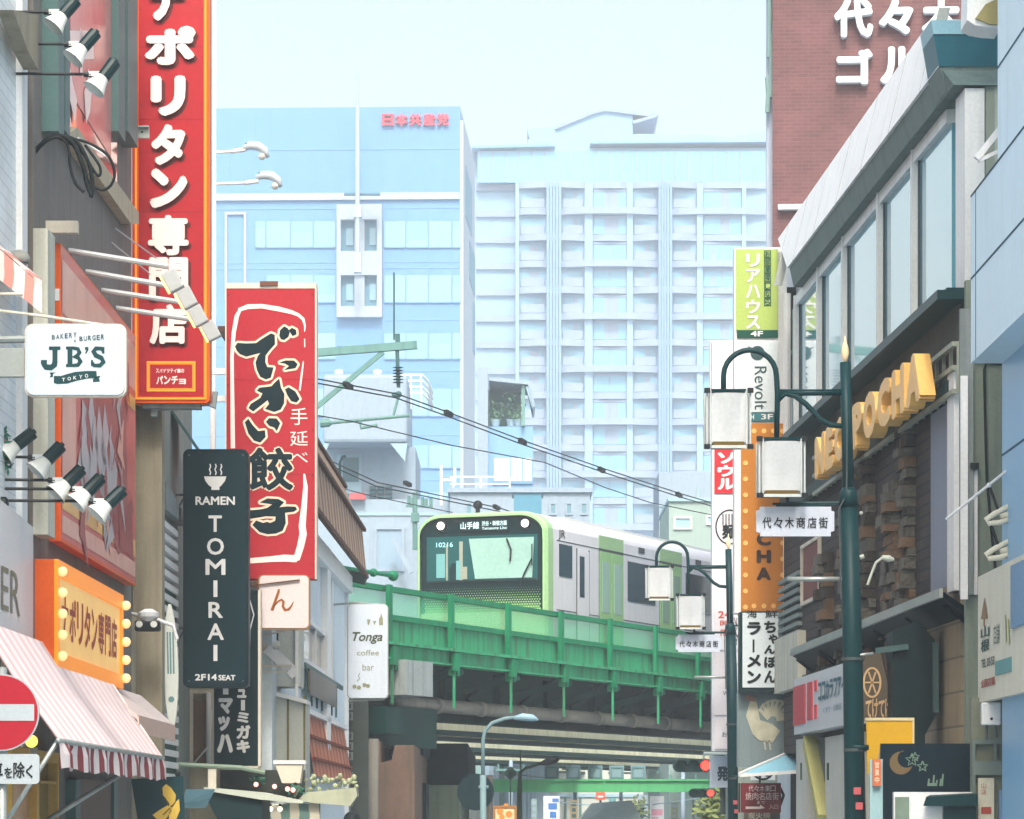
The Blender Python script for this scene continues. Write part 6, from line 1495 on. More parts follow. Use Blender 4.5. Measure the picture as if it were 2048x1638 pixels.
# restaurant building
EP = RW('restaurant_building', 5.1, 43.4, 'two storey restaurant building with a white slanting fascia and a long glazed upper floor', 'restaurant')
X = lambda u, v=700, y=0: EP.px(u, v, y)[0]
def ez_(u, v, y=0): return EP.px(u, v, y)[1]
fasc = M('white_fascia', (236, 239, 240), rough=.45, streak=.2, var=.06, dirt=(150, 160, 164)); soff = M('soffit_green_grey', (92, 112, 110), rough=.6, streak=.5); rteal = M('roof_edge_teal', (44, 116, 130), rough=.45, var=.1)
pil = M('white_pillar', (226, 231, 232), rough=.5, var=.06, streak=.2)
glR = glassy('restaurant_glass', (104, 168, 188), rough=.05, var=.25, scale=.35)  # light body and mottling paint in the reflections
stone = M('dark_rough_stone', (48, 48, 46), rough=.9, var=.45, scale=3, bump=.6)
XN = X(1932)           # near corner of the facade
z_le = ez_(1602, 876); z_ge = ez_(1602, 560)
yb_, yt_ = -.2, -.02
z_fb = ez_(1877, 133, yb_); z_ft = ez_(1862, 39, yt_); z_sf = ez_(1892, 184, -.14)
xb_, xt_ = X(1877, 133, yb_), X(1862, 39, yt_); fb_, ft_ = X(1574, 535, yb_), X(1556, 477, yt_)
b = MB(); b.box(-.2, XN, .12, 9, z_le, z_sf + .05); b.build('upper_wall', M('upper_wall_green', (136, 152, 146), rough=.8, streak=.3), EP)
b = MB(); b.box(-.2, XN, .1, 9, 0, z_le - .1); b.build('lower_wall', stone, EP)
b = MB(); b.hexa([(fb_, yb_, z_fb), (xb_, yb_, z_fb), (xb_, .3, z_fb), (fb_, .3, z_fb), (ft_, yt_, z_ft), (xt_, yt_, z_ft), (xt_, .3, z_ft), (ft_, .3, z_ft)]); b.build('fascia', fasc, EP)
b = MB()
for k in range(7): xk = .6 + k * 1.9; b.hexa([(xk, yb_ - .004, z_fb), (xk + .015, yb_ - .004, z_fb), (xk + .015, yb_ + .1, z_fb), (xk, yb_ + .1, z_fb), (xk, yt_ - .004, z_ft), (xk + .015, yt_ - .004, z_ft), (xk + .015, yt_ + .1, z_ft), (xk, yt_ + .1, z_ft)])
b.build('fascia_joint', MATS['galvanised_steel'], EP)
b = MB(); b.hexa([(fb_, -.12, z_sf), (XN + .1, -.12, z_sf), (XN + .1, 1, z_sf), (fb_, 1, z_sf), (fb_, -.17, z_fb - .005), (xb_ - .05, -.17, z_fb - .005), (xb_ - .05, 1, z_fb - .005), (fb_, 1, z_fb - .005)]); b.build('soffit', soff, EP)
# return of the roof edge over the end wall
xe_ = xb_ + .012
b = MB()
for k, L4 in enumerate((((1862, 40), (2012, 40), (2012, 68), (1867, 68)), ((1867, 68), (2012, 68), (2012, 133), (1878, 133)), ((1878, 133), (2012, 133), (2012, 183), (1893, 183)))):
    q4 = [EP.pxs(u, v, xe_ - .01 * k) for u, v in L4]; b.m = k
    b.hexa([(xe_ - .01 * k - .6, q4[i][0], q4[i][1]) for i in (3, 2, 1, 0)] + [(xe_ - .01 * k, q4[i][0], q4[i][1]) for i in (3, 2, 1, 0)])
b.build('end_roof_edge', [M('pale_blue_edge', (128, 170, 186), rough=.4), M('roof_end_teal', (14, 84, 100), rough=.45, var=.12, streak=.2), soff], EP)
ribm = stripes('ribbed_end_cladding', (138, 150, 138), (166, 176, 164), .16, 1, .5)
b = MB(); b.box(XN + .002, XN + .05, .16, 6, z_le, z_sf); b.build('end_cladding', ribm, EP)
b = MB(); b.box(XN - .42, XN + .06, -.02, .15, z_le, z_sf - .02); b.build('corner_pillar', pil, EP)
# glazing
mull = [1594, 1640, 1690, 1761, 1830, 1898]
for a, d in zip(mull, mull[1:]):
    x0, x1 = X(a), X(d)
    o = MB(); o.box(x0 - .035, x0 + .035, -.04, .1, z_le, z_sf); o.box(x0 + .035, x1 - .035, -.02, .1, z_sf - .12, z_sf); o.box(x0 + .035, x1 - .035, -.02, .1, z_le, z_le + .06); o = o.build('window', pil, EP)
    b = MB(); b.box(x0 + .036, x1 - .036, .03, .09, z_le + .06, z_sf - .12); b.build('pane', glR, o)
    b = MB(); b.box(x0 + .1, x0 + .13, .01, .03, z_le + .06, z_sf - .12); b.build('sash', MATS['dark_grey_metal'], o)
b = MB(); b.box(-.3, XN + .2, -.28, .1, z_le - .1, z_le - .02); b.box(-.3, XN + .2, -.2, .1, z_le - .02, z_le); b.build('ledge', teal_p, EP)
# sign band with big letters
zb0, zb1 = ez_(1620, 985, 0), z_le - .1
b = MB(); b.box(-.1, XN - .02, -.05, .1, zb0, zb1); b.build('sign_band', M('sign_band_stone', (74, 76, 70), rough=.9, var=.35, scale=2.5, bump=.5), EP)
b = MB(); b.box(-.1, XN - .3, -.12, -.05, zb0 - .12, zb0); b.build('band_sill', M('sill_dark_teal', (28, 60, 62), rough=.6, var=.3), EP)
let = M('amber_channel_letter', (236, 190, 110), rough=.4, var=.1, scale=2)
NEO = Fr('channel_letters', EP.L, EP.o.rotation_euler.z, 'big amber channel letters spelling a restaurant name along the dark band', 'sign lettering')
yl0, yl1 = -.34, -.2
x0, x1 = EP.px(1628, 900, yl0)[0], EP.px(1842, 760, yl0)[0]
zl0, zl1 = EP.px(1640, 952, yl0)[1], EP.px(1640, 868, yl0)[1]
word = 'NEO POCHA'; wsum = [1.05, .8, 1.1, .45, .9, 1.1, 1.05, 1.0, 1.05]; tot = sum(wsum); xx = x0
for ch, w_ in zip(word, wsum):
    ww = (x1 - x0) * w_ / tot
    if ch != ' ':
        b = MB(); b.text(ch, xx + ww * .06, xx + ww * .94, zl0, zl1, (yl0 + yl1) / 2, off=.07, depth=(yl1 - yl0)); b.build('letter', let, NEO)
    xx += ww
gridm = M('letter_grid_steel', (150, 158, 146), rough=.5, metal=.2, streak=.3)
b = MB()
xa, xb = EP.px(1612, 900, -.2)[0], EP.px(1888, 700, -.2)[0]
for z_ in (zl0 + .02, (zl0 + zl1) / 2, zl1 - .02): b.box(xa, xb, -.13, -.09, z_ - .02, z_ + .02)
for k in range(26): xk = xa + (xb - xa) * k / 25; b.box(xk - .015, xk + .015, -.09, -.06, zl0, zl1)
b.build('support_grid', gridm, NEO)
# dark brick front with rough pilasters
db = brick('dark_split_brick', (62, 50, 44), (38, 36, 36), (20, 28, 30), bw=.5, bh=.1, msize=.012, rough=.85, bump=.7)
b = MB(); b.box(-.05, X(1868), -.0, .1, 2.4, zb0 - .1); b.build('brick_front', db, EP)
rp = M('rough_pilaster', (108, 106, 98), rough=.95, var=.5, scale=5, bump=1.0)
for u0, u1, v0 in ((1731, 1751, 880), (1782, 1802, 980), (1815, 1831, 860), (1652, 1668, 1120), (1700, 1712, 1000)):
    xa, xb = X(u0, 1100), X(u1, 1100); b = MB(); zt_ = ez_(u0, v0); z_ = 2.6; odd = 0
    while z_ < zt_:
        h_ = random.uniform(.07, .14); m_ = (xa + xb) / 2 + random.uniform(-.08, .08)
        for p0, p1 in ((xa + random.uniform(-.05, .04), m_), (m_ + .012, xb + random.uniform(-.04, .05))):
            d = random.uniform(.06, .17); b.m = random.choice((0, 0, 1, 2)); k_ = lambda: random.uniform(-.012, .012)
            b.hexa([(p0, -d + k_(), z_), (p1, -d + k_(), z_), (p1, 0, z_), (p0, 0, z_), (p0 + k_(), -d + k_(), z_ + h_ - .008), (p1 + k_(), -d + k_(), z_ + h_ - .008), (p1, 0, z_ + h_ - .008), (p0, 0, z_ + h_ - .008)])
        z_ += h_
    b.build('pilaster', [rp, M('stone_dark', (74, 70, 64), rough=.95, var=.4, scale=6, bump=.6), M('stone_rust', (122, 100, 80), rough=.95, var=.35, scale=6, bump=.6)], EP)
b = MB(); b.box(X(1868), X(1917), -.03, .1, ez_(1890, 1178), ez_(1890, 815)); b.build('flat_panel', M('grey_blue_render', (140, 150, 168), rough=.8, var=.05, streak=.1), EP)
b = MB(); b.box(X(1917), X(1931), -.1, .1, ez_(1920, 1185), ez_(1920, 745)); b.build('white_strip', white_pt, EP)
blk = brick('beige_block', (150, 134, 108), (138, 124, 100), (112, 104, 88), bw=.9, bh=.3, msize=.012, rough=.85, bump=.3)
b = MB(); b.box(X(1840), X(1931), -.04, .09, 0, ez_(1890, 1180)); b.build('block_wall', blk, EP)
b = MB(); b.box(X(1610), X(1640), -.02, .08, ez_(1625, 1200), ez_(1625, 1085)); b.build('door', M('maroon_panel', (112, 58, 52), rough=.6, var=.2), EP)
b = MB(); b.frame(X(1607), X(1643), -.04, .08, ez_(1625, 1204), ez_(1625, 1081), .04); b.build('door_frame', ivory, EP)
b = MB()
for k in range(9): z_ = ez_(1590, 1290) + k * .1; b.box(-.2, X(1605), -.06, .05, z_, z_ + .05)
b.build('louvre', M('louvre_grey', (120, 136, 136), rough=.6), EP)
b = MB(); b.box(-.3, X(1612), -.1, .08, ez_(1590, 1380), ez_(1590, 1270)); b.build('base_block', cream, EP)
# awning
aw_y = -.27
z_at = EP.px(1640, 1302, aw_y)[1]
CA = Fr('dark_canopy', EP.L, EP.o.rotation_euler.z, 'dark teal sloping canopy over the ground floor of the restaurant', 'canopy')
xa, xb = CA.px(1585, 1330, aw_y)[0], CA.px(1886, 1180, aw_y)[0]
zc = CA.px(1790, 1226, aw_y)[1]; zi_ = CA.px(1830, 1262, 0)[1] + .28
b = MB(); b.hexa([(xa, aw_y, zc - .03), (xb, aw_y, zc - .03), (xb - .1, 0, zi_ - .35), (xa, 0, zi_ - .35), (xa, aw_y, zc + .02), (xb, aw_y, zc + .02), (xb - .1, 0, zi_ - .28), (xa, 0, zi_ - .28)]); b.build('sheet', M('canopy_teal', (1, 20, 25), spec=.05, rough=.6, var=.25, streak=.3), CA)
b = MB(); b.box(xa, xb, aw_y - .03, aw_y, zc - .03, zc + .05); b.build('edge_trim', steel, CA)
for k in range(6):
    xk = xa + (xb - .3 - xa) * k / 5; b = MB(); b.bar((xk, aw_y + .05, zc - .06), (xk, -.01, zi_ - .37), .04); b.build('rafter', MATS['canopy_teal'], CA)
b = MB(); b.box(xa, X(1840), -.16, 0, zi_ - .75, zi_ - .4); b.build('beam', MATS['dark_teal_shadow'], CA)  # dark strip painted in for the shade below the canopy
# pharmacy sign
PH = Fr('pharmacy_sign', EP.L, EP.o.rotation_euler.z, 'white pharmacy fascia sign with pink red blocks and teal katakana', 'sign')
yp = -.3; x0, x1 = PH.px(1588, 1400, yp)[0], PH.px(1702, 1400, yp)[0]; z1, z0 = PH.px(1640, 1342, yp)[1], PH.px(1640, 1459, yp)[1]
b = MB(); b.box(x0, x1, yp, -.1, z0, z1); b.build('case', M('pharmacy_white', (210, 218, 226), rough=.35, var=.03), PH)
w_ = x1 - x0; h_ = z1 - z0
b = MB(); rb = lambda a, c_, d, e: b.box(x0 + w_ * a, x0 + w_ * d, yp - .012, yp, z0 + h_ * c_, z0 + h_ * e)
rb(.0, .16, .23, .86); rb(.27, .2, .36, .86); rb(.40, .2, .44, .44); rb(.40, .68, .44, .86); b.build('red_block', M('pharmacy_red', (196, 66, 78), rough=.4), PH)
b = MB()
for i, ch in enumerate('ココカラファイン'): b.text(ch, x0 + w_ * (.47 + i * .066), x0 + w_ * (.47 + (i + .86) * .066), z0 + h_ * .48, z0 + h_ * .8, yp - .01, off=.03)
b.text('くすり・化粧品', x0 + w_ * .56, x0 + w_ * .86, z0 + h_ * .26, z0 + h_ * .36, yp - .01); b.build('lettering', M('pharmacy_teal', (22, 96, 120), rough=.4), PH)
f = Fr('pharmacy_entrance', EP.L, EP.o.rotation_euler.z, 'white pharmacy entrance wall with a yellow green slanting pole', 'shop front')
X2 = lambda u, y=-.2: f.px(u, 1550, y)[0]; Z2 = lambda u, v, y=-.2: f.px(u, v, y)[1]
b = MB(); b.box(X2(1650), X2(1716), -.2, .05, 0, Z2(1650, 1475)); b.box(X2(1601), X2(1622), -.25, .05, 0, Z2(1610, 1478)); b.build('wall', M('pharmacy_wall', (196, 200, 194), rough=.6, streak=.15), f)
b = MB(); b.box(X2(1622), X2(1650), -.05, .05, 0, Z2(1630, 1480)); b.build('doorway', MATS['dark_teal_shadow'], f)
b = MB(); b.bar((X2(1622), -.22, Z2(1622, 1482)), (X2(1652), -.22, Z2(1652, 1640)), .14); b.build('leaning_pole', M('olive_pole', (172, 172, 112), rough=.6), f)
b = MB()
for u in (1610, 1655):
    b.box(X2(u), X2(u) + .12, -.256, -.25, Z2(u, 1560), Z2(u, 1526)) if u < 1620 else b.box(X2(u), X2(u) + .12, -.21, -.2, Z2(u, 1560), Z2(u, 1526))
b.build('notice', MATS['dark_green_post'], f)
# framed shop signs under the canopy
f, x0, x1, z0, z1 = facing('bronze_emblem_sign', 1726, 1306, 1788, 1442, 31.4, 'dark bronze shop sign with a round emblem and pale hiragana', 'sign')
X3 = lambda u: f.px(u, 1380)[0]; Z3 = lambda v: f.px(1755, v)[1]
b = MB(); b.prism([(X3(1722), Z3(1304)), (X3(1762), Z3(1306)), (X3(1792), Z3(1442)), (X3(1722), Z3(1442))], 0, .08); b.build('panel', M('bronze_panel', (92, 82, 70), rough=.45, var=.2), f)
b = MB(); b.prism([(X3(1763), Z3(1306)), (X3(1768), Z3(1306)), (X3(1798), Z3(1440)), (X3(1793), Z3(1442))], -.02, .08); b.prism([(X3(1776), Z3(1310)), (X3(1786), Z3(1312)), (X3(1814), Z3(1432)), (X3(1806), Z3(1434))], 0, .06); b.build('frame', M('bronze_edge_dark', (60, 48, 42), rough=.6, var=.3), f)
tan = M('tan_letter', (206, 172, 126), rough=.4)
b = MB(); cx_, cz_ = X3(1744), Z3(1365)
out = [(cx_ + .075 * cos(R(a)), cz_ + .13 * sin(R(a))) for a in range(0, 361, 15)]; b.ribbon(out, .018, -.01)
for a in range(0, 360, 60): b.ribbon([(cx_, cz_), (cx_ + .065 * cos(R(a)), cz_ + .11 * sin(R(a)))], .014, -.012)
o_ = b.build('emblem', tan, f)
b = MB()
for i, ch in enumerate('てけてけ'): b.text(ch, X3(1731 + i * 13), X3(1743 + i * 13), Z3(1436 - 0 * i), Z3(1400 - 3 * (i % 2)), -.01, off=.03)
b.build('lettering', tan, f)
f, x0, x1, z0, z1 = facing('dark_entry_box', 1790, 1240, 1872, 1480, 31.0, 'entrance block coloured shade-dark beneath the canopy beside the beige block wall', 'entrance')
b = MB(); b.prism([f.px(u, v) for u, v in ((1785, 1262), (1835, 1240), (1870, 1280), (1872, 1430), (1850, 1470), (1850, 1700), (1785, 1700))], 0, .5); b.build('recess', MATS['dark_teal_shadow'], f)  # solid block; the entrance shade is only its near-black colour
b = MB(); b.bar(f.px(1750, 1302)[:1] + (-.05,) + f.px(1750, 1302)[1:], f.px(1815, 1294)[:1] + (-.05,) + f.px(1815, 1294)[1:], .05); b.bar(f.px(1870, 1285)[:1] + (-.02,) + f.px(1870, 1285)[1:], f.px(1871, 1425)[:1] + (-.02,) + f.px(1871, 1425)[1:], .05); b.build('frame', M('entry_frame', (70, 96, 96), rough=.5), f)
f, x0, x1, z0, z1 = facing('yellow_banner_sign', 1733, 1440, 1825, 1548, 30.6, 'bright yellow sign board behind the lamp post', 'sign')
b = MB(); b.prism([f.px(u, v) for u, v in ((1733, 1442), (1825, 1440), (1825, 1490), (1760, 1492), (1752, 1548), (1735, 1548))], 0, .06); b.build('panel', M('banner_yellow', (226, 176, 34), rough=.5, var=.12, scale=4), f)
b = MB(); b.box(x0 - .01, x1 + .015, -.01, .07, z1 - .005, z1 + .02); b.box(x1, x1 + .015, -.01, .07, f.px(0, 1490)[1], z1 - .005); b.build('frame', M('banner_cream', (226, 214, 170)), f)
f, x0, x1, z0, z1 = facing('moon_and_stars_sign', 1763, 1487, 1940, 1602, 28.9, 'dark navy sign with a brown crescent moon and small stars', 'sign')
X3 = lambda u: f.px(u, 1540)[0]; Z3 = lambda v: f.px(1850, v)[1]
b = MB(); b.box(x0, x1, 0, .1, z0 - .4, z1); b.build('panel', M('navy_teal_panel', (3, 30, 42), spec=.15, rough=.5, var=.1), f)
b = MB(); R1 = .095; cx_, cz_ = X3(1802), Z3(1526)
outl = [(cx_ + R1 * cos(R(a)), cz_ + R1 * sin(R(a))) for a in range(80, 356, 12)] + [(cx_ + .045 + R1 * .78 * cos(R(a)), cz_ + .035 + R1 * .78 * sin(R(a))) for a in range(325, 100, -12)]
b.flat(outl, -.004); b.build('moon', M('moon_brown', (110, 92, 62)), f)
def star(b, cx, cz, r, y, t):
    b.ribbon([(cx + (r if k % 2 == 0 else r * .42) * sin(R(36 * k)), cz + (r if k % 2 == 0 else r * .42) * cos(R(36 * k))) for k in range(11)], t, y)
b = MB(); star(b, X3(1824), Z3(1520), .055, -.004, .01); star(b, X3(1830), Z3(1514), .04, -.0045, .008); star(b, X3(1845), Z3(1533), .045, -.004, .012); b.build('star', M('star_sage', (112, 138, 120)), f)
b = MB()
for u, h_ in ((1856, .06), (1866, .09), (1872, .05), (1884, .1), (1880, .06)): b.ribbon([(X3(u), Z3(1572)), (X3(u + 2), Z3(1572) + h_)], .014, -.004)
b.box(X3(1858), X3(1872), -.006, -.003, Z3(1572), Z3(1566)); b.build('drawing', MATS['star_sage'], f)
f, x0, x1, z0, z1 = facing('white_frame_window', 1788, 1580, 1948, 1700, 28.4, 'white framed shop window with a dark green awning under the moon sign', 'shop window')
X3 = lambda u: f.px(u, 1600)[0]; Z3 = lambda v: f.px(1850, v)[1]
b = MB(); b.box(X3(1788), X3(1950), 0, .1, Z3(1740), Z3(1584)); o = b.build('frame', white_pt, f)
b = MB(); b.box(X3(1790), X3(1818), -.01, 0, Z3(1740), Z3(1594)); b.build('pane', M('shop_pane_green', (120, 138, 124), var=.4, scale=8, rough=.3), o)
b = MB(); b.hexa([(X3(1842), -.15, Z3(1612)), (X3(1950), -.15, Z3(1612)), (X3(1950), 0, Z3(1600)), (X3(1852), 0, Z3(1600)), (X3(1848), -.15, Z3(1594)), (X3(1950), -.15, Z3(1588)), (X3(1950), 0, Z3(1586)), (X3(1860), 0, Z3(1590))]); b.box(X3(1885), X3(1950), -.08, 0, Z3(1740), Z3(1614)); b.build('awning', teal_p, f)
f, x0, x1, z0, z1 = facing('orange_strip_label', 1746, 1518, 1762, 1572, 28.8, 'narrow vertical orange label strip between the lamp post and the navy sign', 'label')
b = MB(); b.box(x0, x1, 0, .05, z0, z1); b.build('panel', M('label_orange', (206, 110, 70), var=.1), f)
b = MB(); b.column('営業中', x0 + .015, x1 - .015, z1 - .02, z0 + .02, -.004, off=.02); b.build('lettering', M('label_cream', (236, 210, 180)), f)
b = MB(); b.box(x0 - .02, x1 + .02, .05, .09, z0 - 1, z1); b.build('back_post', M('pale_blue_post', (150, 184, 190)), f)

# nearest building at the right edge
NB = Fr('pale_panelled_building', (3.606, 27.5, 0), -R(90) + R(.26), 'pale blue panelled building with dark joints in front of the restaurant building', 'building')
pnl = M('shade_blue_cladding', (196, 220, 234), rough=.35, var=.06, streak=.12, scale=.6, grain=.02)  # white panels; the blue of their shade is put into the base colour
jn = M('cladding_joint', (40, 84, 104), rough=.7)
nz = lambda u, v, y=0: NB.px(u, v, y)[1]
za, zb_ = nz(1942, 391), nz(1950, 719)
y_u = .21
b = MB(); b.box(0, 9, 0, 6, zb_, za); b.build('middle_panel', pnl, NB)
b = MB(); b.box(0, 9, y_u, 6, za + .003, 14); b.build('upper_panel', pnl, NB)
yl_ = .245
b = MB(); b.box(-.0, 9, yl_, 6, 0, zb_ - .003); b.build('lower_panel', M('lower_blue_cladding', (122, 170, 206), rough=.35, var=.04, grain=.02), NB)
b = MB()
for v in (555,): z_ = nz(1945, v); b.box(.0, 9, -.004, 0, z_ - .008, z_ + .008)
b.box(0, 9, -.004, .0, za - .016, za); b.box(.28, .286, -.004, 0, zb_, za)
for v in (129,): z_ = nz(2000, v, y_u); b.box(.0, 9, y_u - .004, y_u, z_ - .008, z_ + .008)
for v in (903, 1240): z_ = nz(2015, v, yl_); b.box(.0, 9, yl_ - .004, yl_, z_ - .008, z_ + .008)
b.build('panel_joint', jn, NB)
f = Fr('white_awning_arm', P(1960, 320, 28.2), 0, 'white retractable awning arm tucked between the ribbed end wall and pale panels', 'awning arm'); c = lambda u, v, dy=0: tuple(P(u, v, 28.2 + dy) - f.L)
b = MB(); b.bar(c(1953, 318), c(2002, 255), .05); b.bar(c(1956, 322), c(2002, 300), .03); b.build('arm', white_cl, f)
f = Fr('round_olive_vent', P(1970, 25, 28.4), 0, 'rounded white and olive hood above the white slanting roof edge', 'vent hood'); c = lambda u, v, dy=0: tuple(P(u, v, 28.4 + dy) - f.L)
b = MB(); b.prism([c(u, v)[::2] for u, v in ((1934, 40), (1936, -40), (2002, -40), (2002, 56), (1975, 54), (1950, 50))], 0, .4); b.build('hood', white_cl, f)
b = MB(); b.prism([c(u, v)[::2] for u, v in ((1950, 38), (1970, 10), (2002, -5), (2002, 50), (1980, 50))], -.03, 0); b.build('inner_face', M('olive_inner', (146, 138, 92), rough=.6, var=.2), f)
# recessed bay with drain pipe, hoop lamps
f = Fr('grey_service_bay', P(1970, 1638, 29.2) - Vector((0, 0, 1.6)), 0, 'grey green recessed service wall with a black cable behind the hoop lamps', 'wall')
X3 = lambda u: f.px(u, 900)[0]; Z3 = lambda v: f.px(1970, v)[1]
b = MB(); b.box(X3(1932), X3(2035), 0, .12, 0, Z3(560)); b.build('wall', M('bay_grey_green', (124, 136, 124), rough=.85, var=.15, streak=.5, bump=.2), f)
b = MB(); b.box(X3(1918), X3(1944), -.08, .0, Z3(1190), Z3(620)); b.build('concrete_post', grey_c, f)
b = MB(); b.box(X3(1918), X3(1932), -.12, -.08, Z3(1200), Z3(755)); b.box(X3(1946), X3(1954), -.04, 0, Z3(1190), Z3(930)); b.build('white_trim', white_pt, f)
b = MB(); b.box(X3(1938), X3(1955), -.1, -.0, Z3(940), Z3(928)); b.build('clip', black_m, f)
b = MB(); b.tube([(X3(u), -.02, Z3(v)) for u, v in ((2008, 728), (1972, 726), (1968, 740), (1970, 850), (1973, 960), (1985, 1090), (1990, 1140))], .012); b.build('cable', cable, f)
b = MB(); b.prism([(X3(1950), Z3(719)), (X3(2012), Z3(660)), (X3(2012), Z3(735)), (X3(1990), Z3(722))], -.05, 0); b.build('soffit_patch', M('soffit_olive', (150, 150, 120), rough=.8), f)
f = Fr('thin_white_rod', P(1893, 1038, 28.0), 0, 'thin white rod sticking out in front of the grey blue panel', 'rod'); c = lambda u, v, dy=0: tuple(P(u, v, 28 + dy) - f.L)
b = MB(); b.tube([c(1893, 1038), c(2030, 928, -.8)], .011); b.ball(c(1978, 970, -.5), .02, 6); b.build('rod', white_cl, f)
for k, v in enumerate((1025, 1095)):
    f = Fr('hoop_lamp', P(2000, v, 27.2), 0, ('upper' if k == 0 else 'lower') + ' of two white oval hoop lamps sticking out above the poster board', 'lamp', 'hoop lamps at the right'); c = lambda u, dv, dy=0: tuple(P(u, v + dv, 27.2 + dy) - f.L)
    b = MB(); b.tube([c(2048, -28, 0), c(1990, 2), c(1972, 14), c(1978, 22), c(2000, 20), c(2048, 4)], .022, n=10); b.tube([c(2000, 6, .02), c(2048, 0, .02)], .03); b.build('tube', M('hoop_cream', (206, 204, 188), rough=.4), f, True)
    b = MB(); b.tube([c(1980, -50), c(1996, -6)], .012); b.build('bracket', black_m, f)
f = Fr('poster_board', (3.8 - .0, 28.3, 0), -R(90) + R(.26), 'white poster board with a tree emblem and phone number below the hoop lamps', 'poster board')
X3 = lambda u, v=1250: f.px(u, v)[0]; Z3 = lambda u, v: f.px(u, v)[1]
b = MB(); zt_, zb_ = Z3(1960, 1152), Z3(1960, 1405); b.box(X3(1956), X3(1956) + 5, 0, .06, zb_, zt_); b.build('panel', M('poster_cream', (214, 212, 196), rough=.5, var=.06, streak=.15), f)
b = MB(); zt2 = Z3(2035, 1120); b.box(X3(2026), X3(2026) + 3, -.02, -.0, zb_ + .5, zt_ - .05); b.build('blue_panel', M('poster_blue', (110, 146, 180), var=.15), f)
xs0 = X3(1962)
b = MB(); b.flat([(X3(1963), Z3(1965, 1238)), (X3(1970), Z3(1968, 1195)), (X3(1977), Z3(1974, 1238))], -.006); b.box(X3(1968), X3(1970), -.006, 0, Z3(1968, 1252), Z3(1968, 1238)); b.build('tree_emblem', M('emblem_bark', (140, 110, 84)), f)
b = MB(); b.column('山根', X3(1963), X3(1980), Z3(1970, 1250), Z3(1970, 1305), -.006, off=.02); b.text('TEL 03-53', X3(1964), X3(1990), Z3(1970, 1335), Z3(1970, 1318), -.006, off=.01); b.text('店舗', X3(1988), X3(2000), Z3(1990, 1290), Z3(1990, 1250), -.006); b.build('lettering', M('poster_green_ink', (48, 86, 84)), f)
b = MB(); b.text('全国店舗', X3(1963), X3(1991), Z3(1970, 1375), Z3(1970, 1358), -.006, off=.02); b.build('red_lettering', M('poster_red', (170, 76, 66)), f)
b = MB(); b.box(X3(1992), X3(2024), -.008, -.0, Z3(1990, 1352), Z3(1990, 1324)); b.build('teal_block', M('poster_teal', (96, 150, 154)), f)
b = MB(); b.ribbon([(X3(2012), Z3(2012, 1230)), (X3(2014), Z3(2014, 1285))], .05, -.006); b.ribbon([(X3(2018), Z3(2012, 1240)), (X3(2020), Z3(2014, 1290))], .05, -.006); b.build('leaf_print', M('poster_leaf', (150, 160, 80)), f)
f, x0, x1, z0, z1 = facing('white_meter_box', 1964, 1405, 2002, 1450, 28.0, 'small white meter box under the poster board', 'meter box')
b = MB(); b.box(x0, x1, 0, .09, z0, z1); b.build('case', white_cl, f, bevel=.012); b = MB(); b.disc(.0, z0 + .05, .012, -.006, 0, 10); b.build('lock', black_m, f)
b = MB(); b.tube([(-.03, .05, z0), (-.03, .05, z0 - .12)], .01); b.tube([(.04, .05, z0), (.05, .05, z0 - .1)], .008); b.build('conduit', MATS['dark_grey_metal'], f)
f, x0, x1, z0, z1 = facing('grey_window_bay', 1944, 1400, 2050, 1720, 28.4, 'grey metal framed shop window with posters below the meter box', 'shop window')
X3 = lambda u: f.px(u, 1500)[0]; Z3 = lambda v: f.px(1990, v)[1]
gm = M('window_grey_metal', (108, 122, 118), rough=.5, streak=.2)
b = MB(); b.box(X3(1944), X3(2050), .04, .12, Z3(1720), Z3(1395)); b.build('backing', M('bay_olive_grey', (120, 126, 112), rough=.8, var=.15), f)
b = MB(); b.box(X3(1944), X3(1950), -.02, .04, Z3(1720), Z3(1480)); b.box(X3(1950), X3(2034), -.02, .04, Z3(1488), Z3(1478)); b.box(X3(1950), X3(2034), -.03, .04, Z3(1550), Z3(1522)); b.box(X3(1988), X3(1993), -.02, .04, Z3(1522), Z3(1488)); b.box(X3(2028), X3(2034), -.02, .04, Z3(1720), Z3(1488)); b.build('frame', gm, f)
b = MB(); b.box(X3(1956), X3(1988), -.01, .03, Z3(1720), Z3(1556)); b.build('poster', M('poster_pale', (206, 204, 186), var=.1), f)
b = MB(); b.column('山店', X3(1962), X3(1972), Z3(1565), Z3(1590), -.014); b.box(X3(1962), X3(1982), -.014, -.01, Z3(1628), Z3(1614)); b.build('lettering', MATS['poster_red'], f)
b = MB(); b.box(X3(1998), X3(2026), -.01, .03, Z3(1720), Z3(1580)); b.build('picture', MATS['poster_blue'], f)
b = MB(); b.box(X3(2036), X3(2050), -.02, .03, Z3(1600), Z3(1525)); b.build('notice', white_cl, f)

# projecting signs on the right
f, x0, x1, z0, z1 = facing('sign_column', 1470, 494, 1580, 1230, 44.0, 'stacked projecting sign column with green, white and orange panels', 'projecting sign')
X3 = lambda u: f.px(u, 800)[0]; Z3 = lambda v: f.px(1520, v)[1]
b = MB(); b.box(X3(1469), X3(1574), .03, .35, Z3(1226), Z3(494)); b.build('case', white_cl, f)
b = MB(); b.box(X3(1472), X3(1556), 0, .03, Z3(660), Z3(498)); b.build('green_panel', M('lime_panel', (160, 182, 96), rough=.4, var=.05), f)
b = MB(); b.box(X3(1474), X3(1556), 0, .03, Z3(675), Z3(660)); o = b.build('floor_plate', M('floor_green', (14, 74, 60), rough=.4), f)
b = MB(); b.text('4F', X3(1501), X3(1526), Z3(673), Z3(662), -.006, off=.03)
for i, ch in enumerate('リアハウス'): b.text(ch, X3(1492), X3(1520), Z3(534 + i * 31), Z3(507 + i * 31), -.006, off=.03)
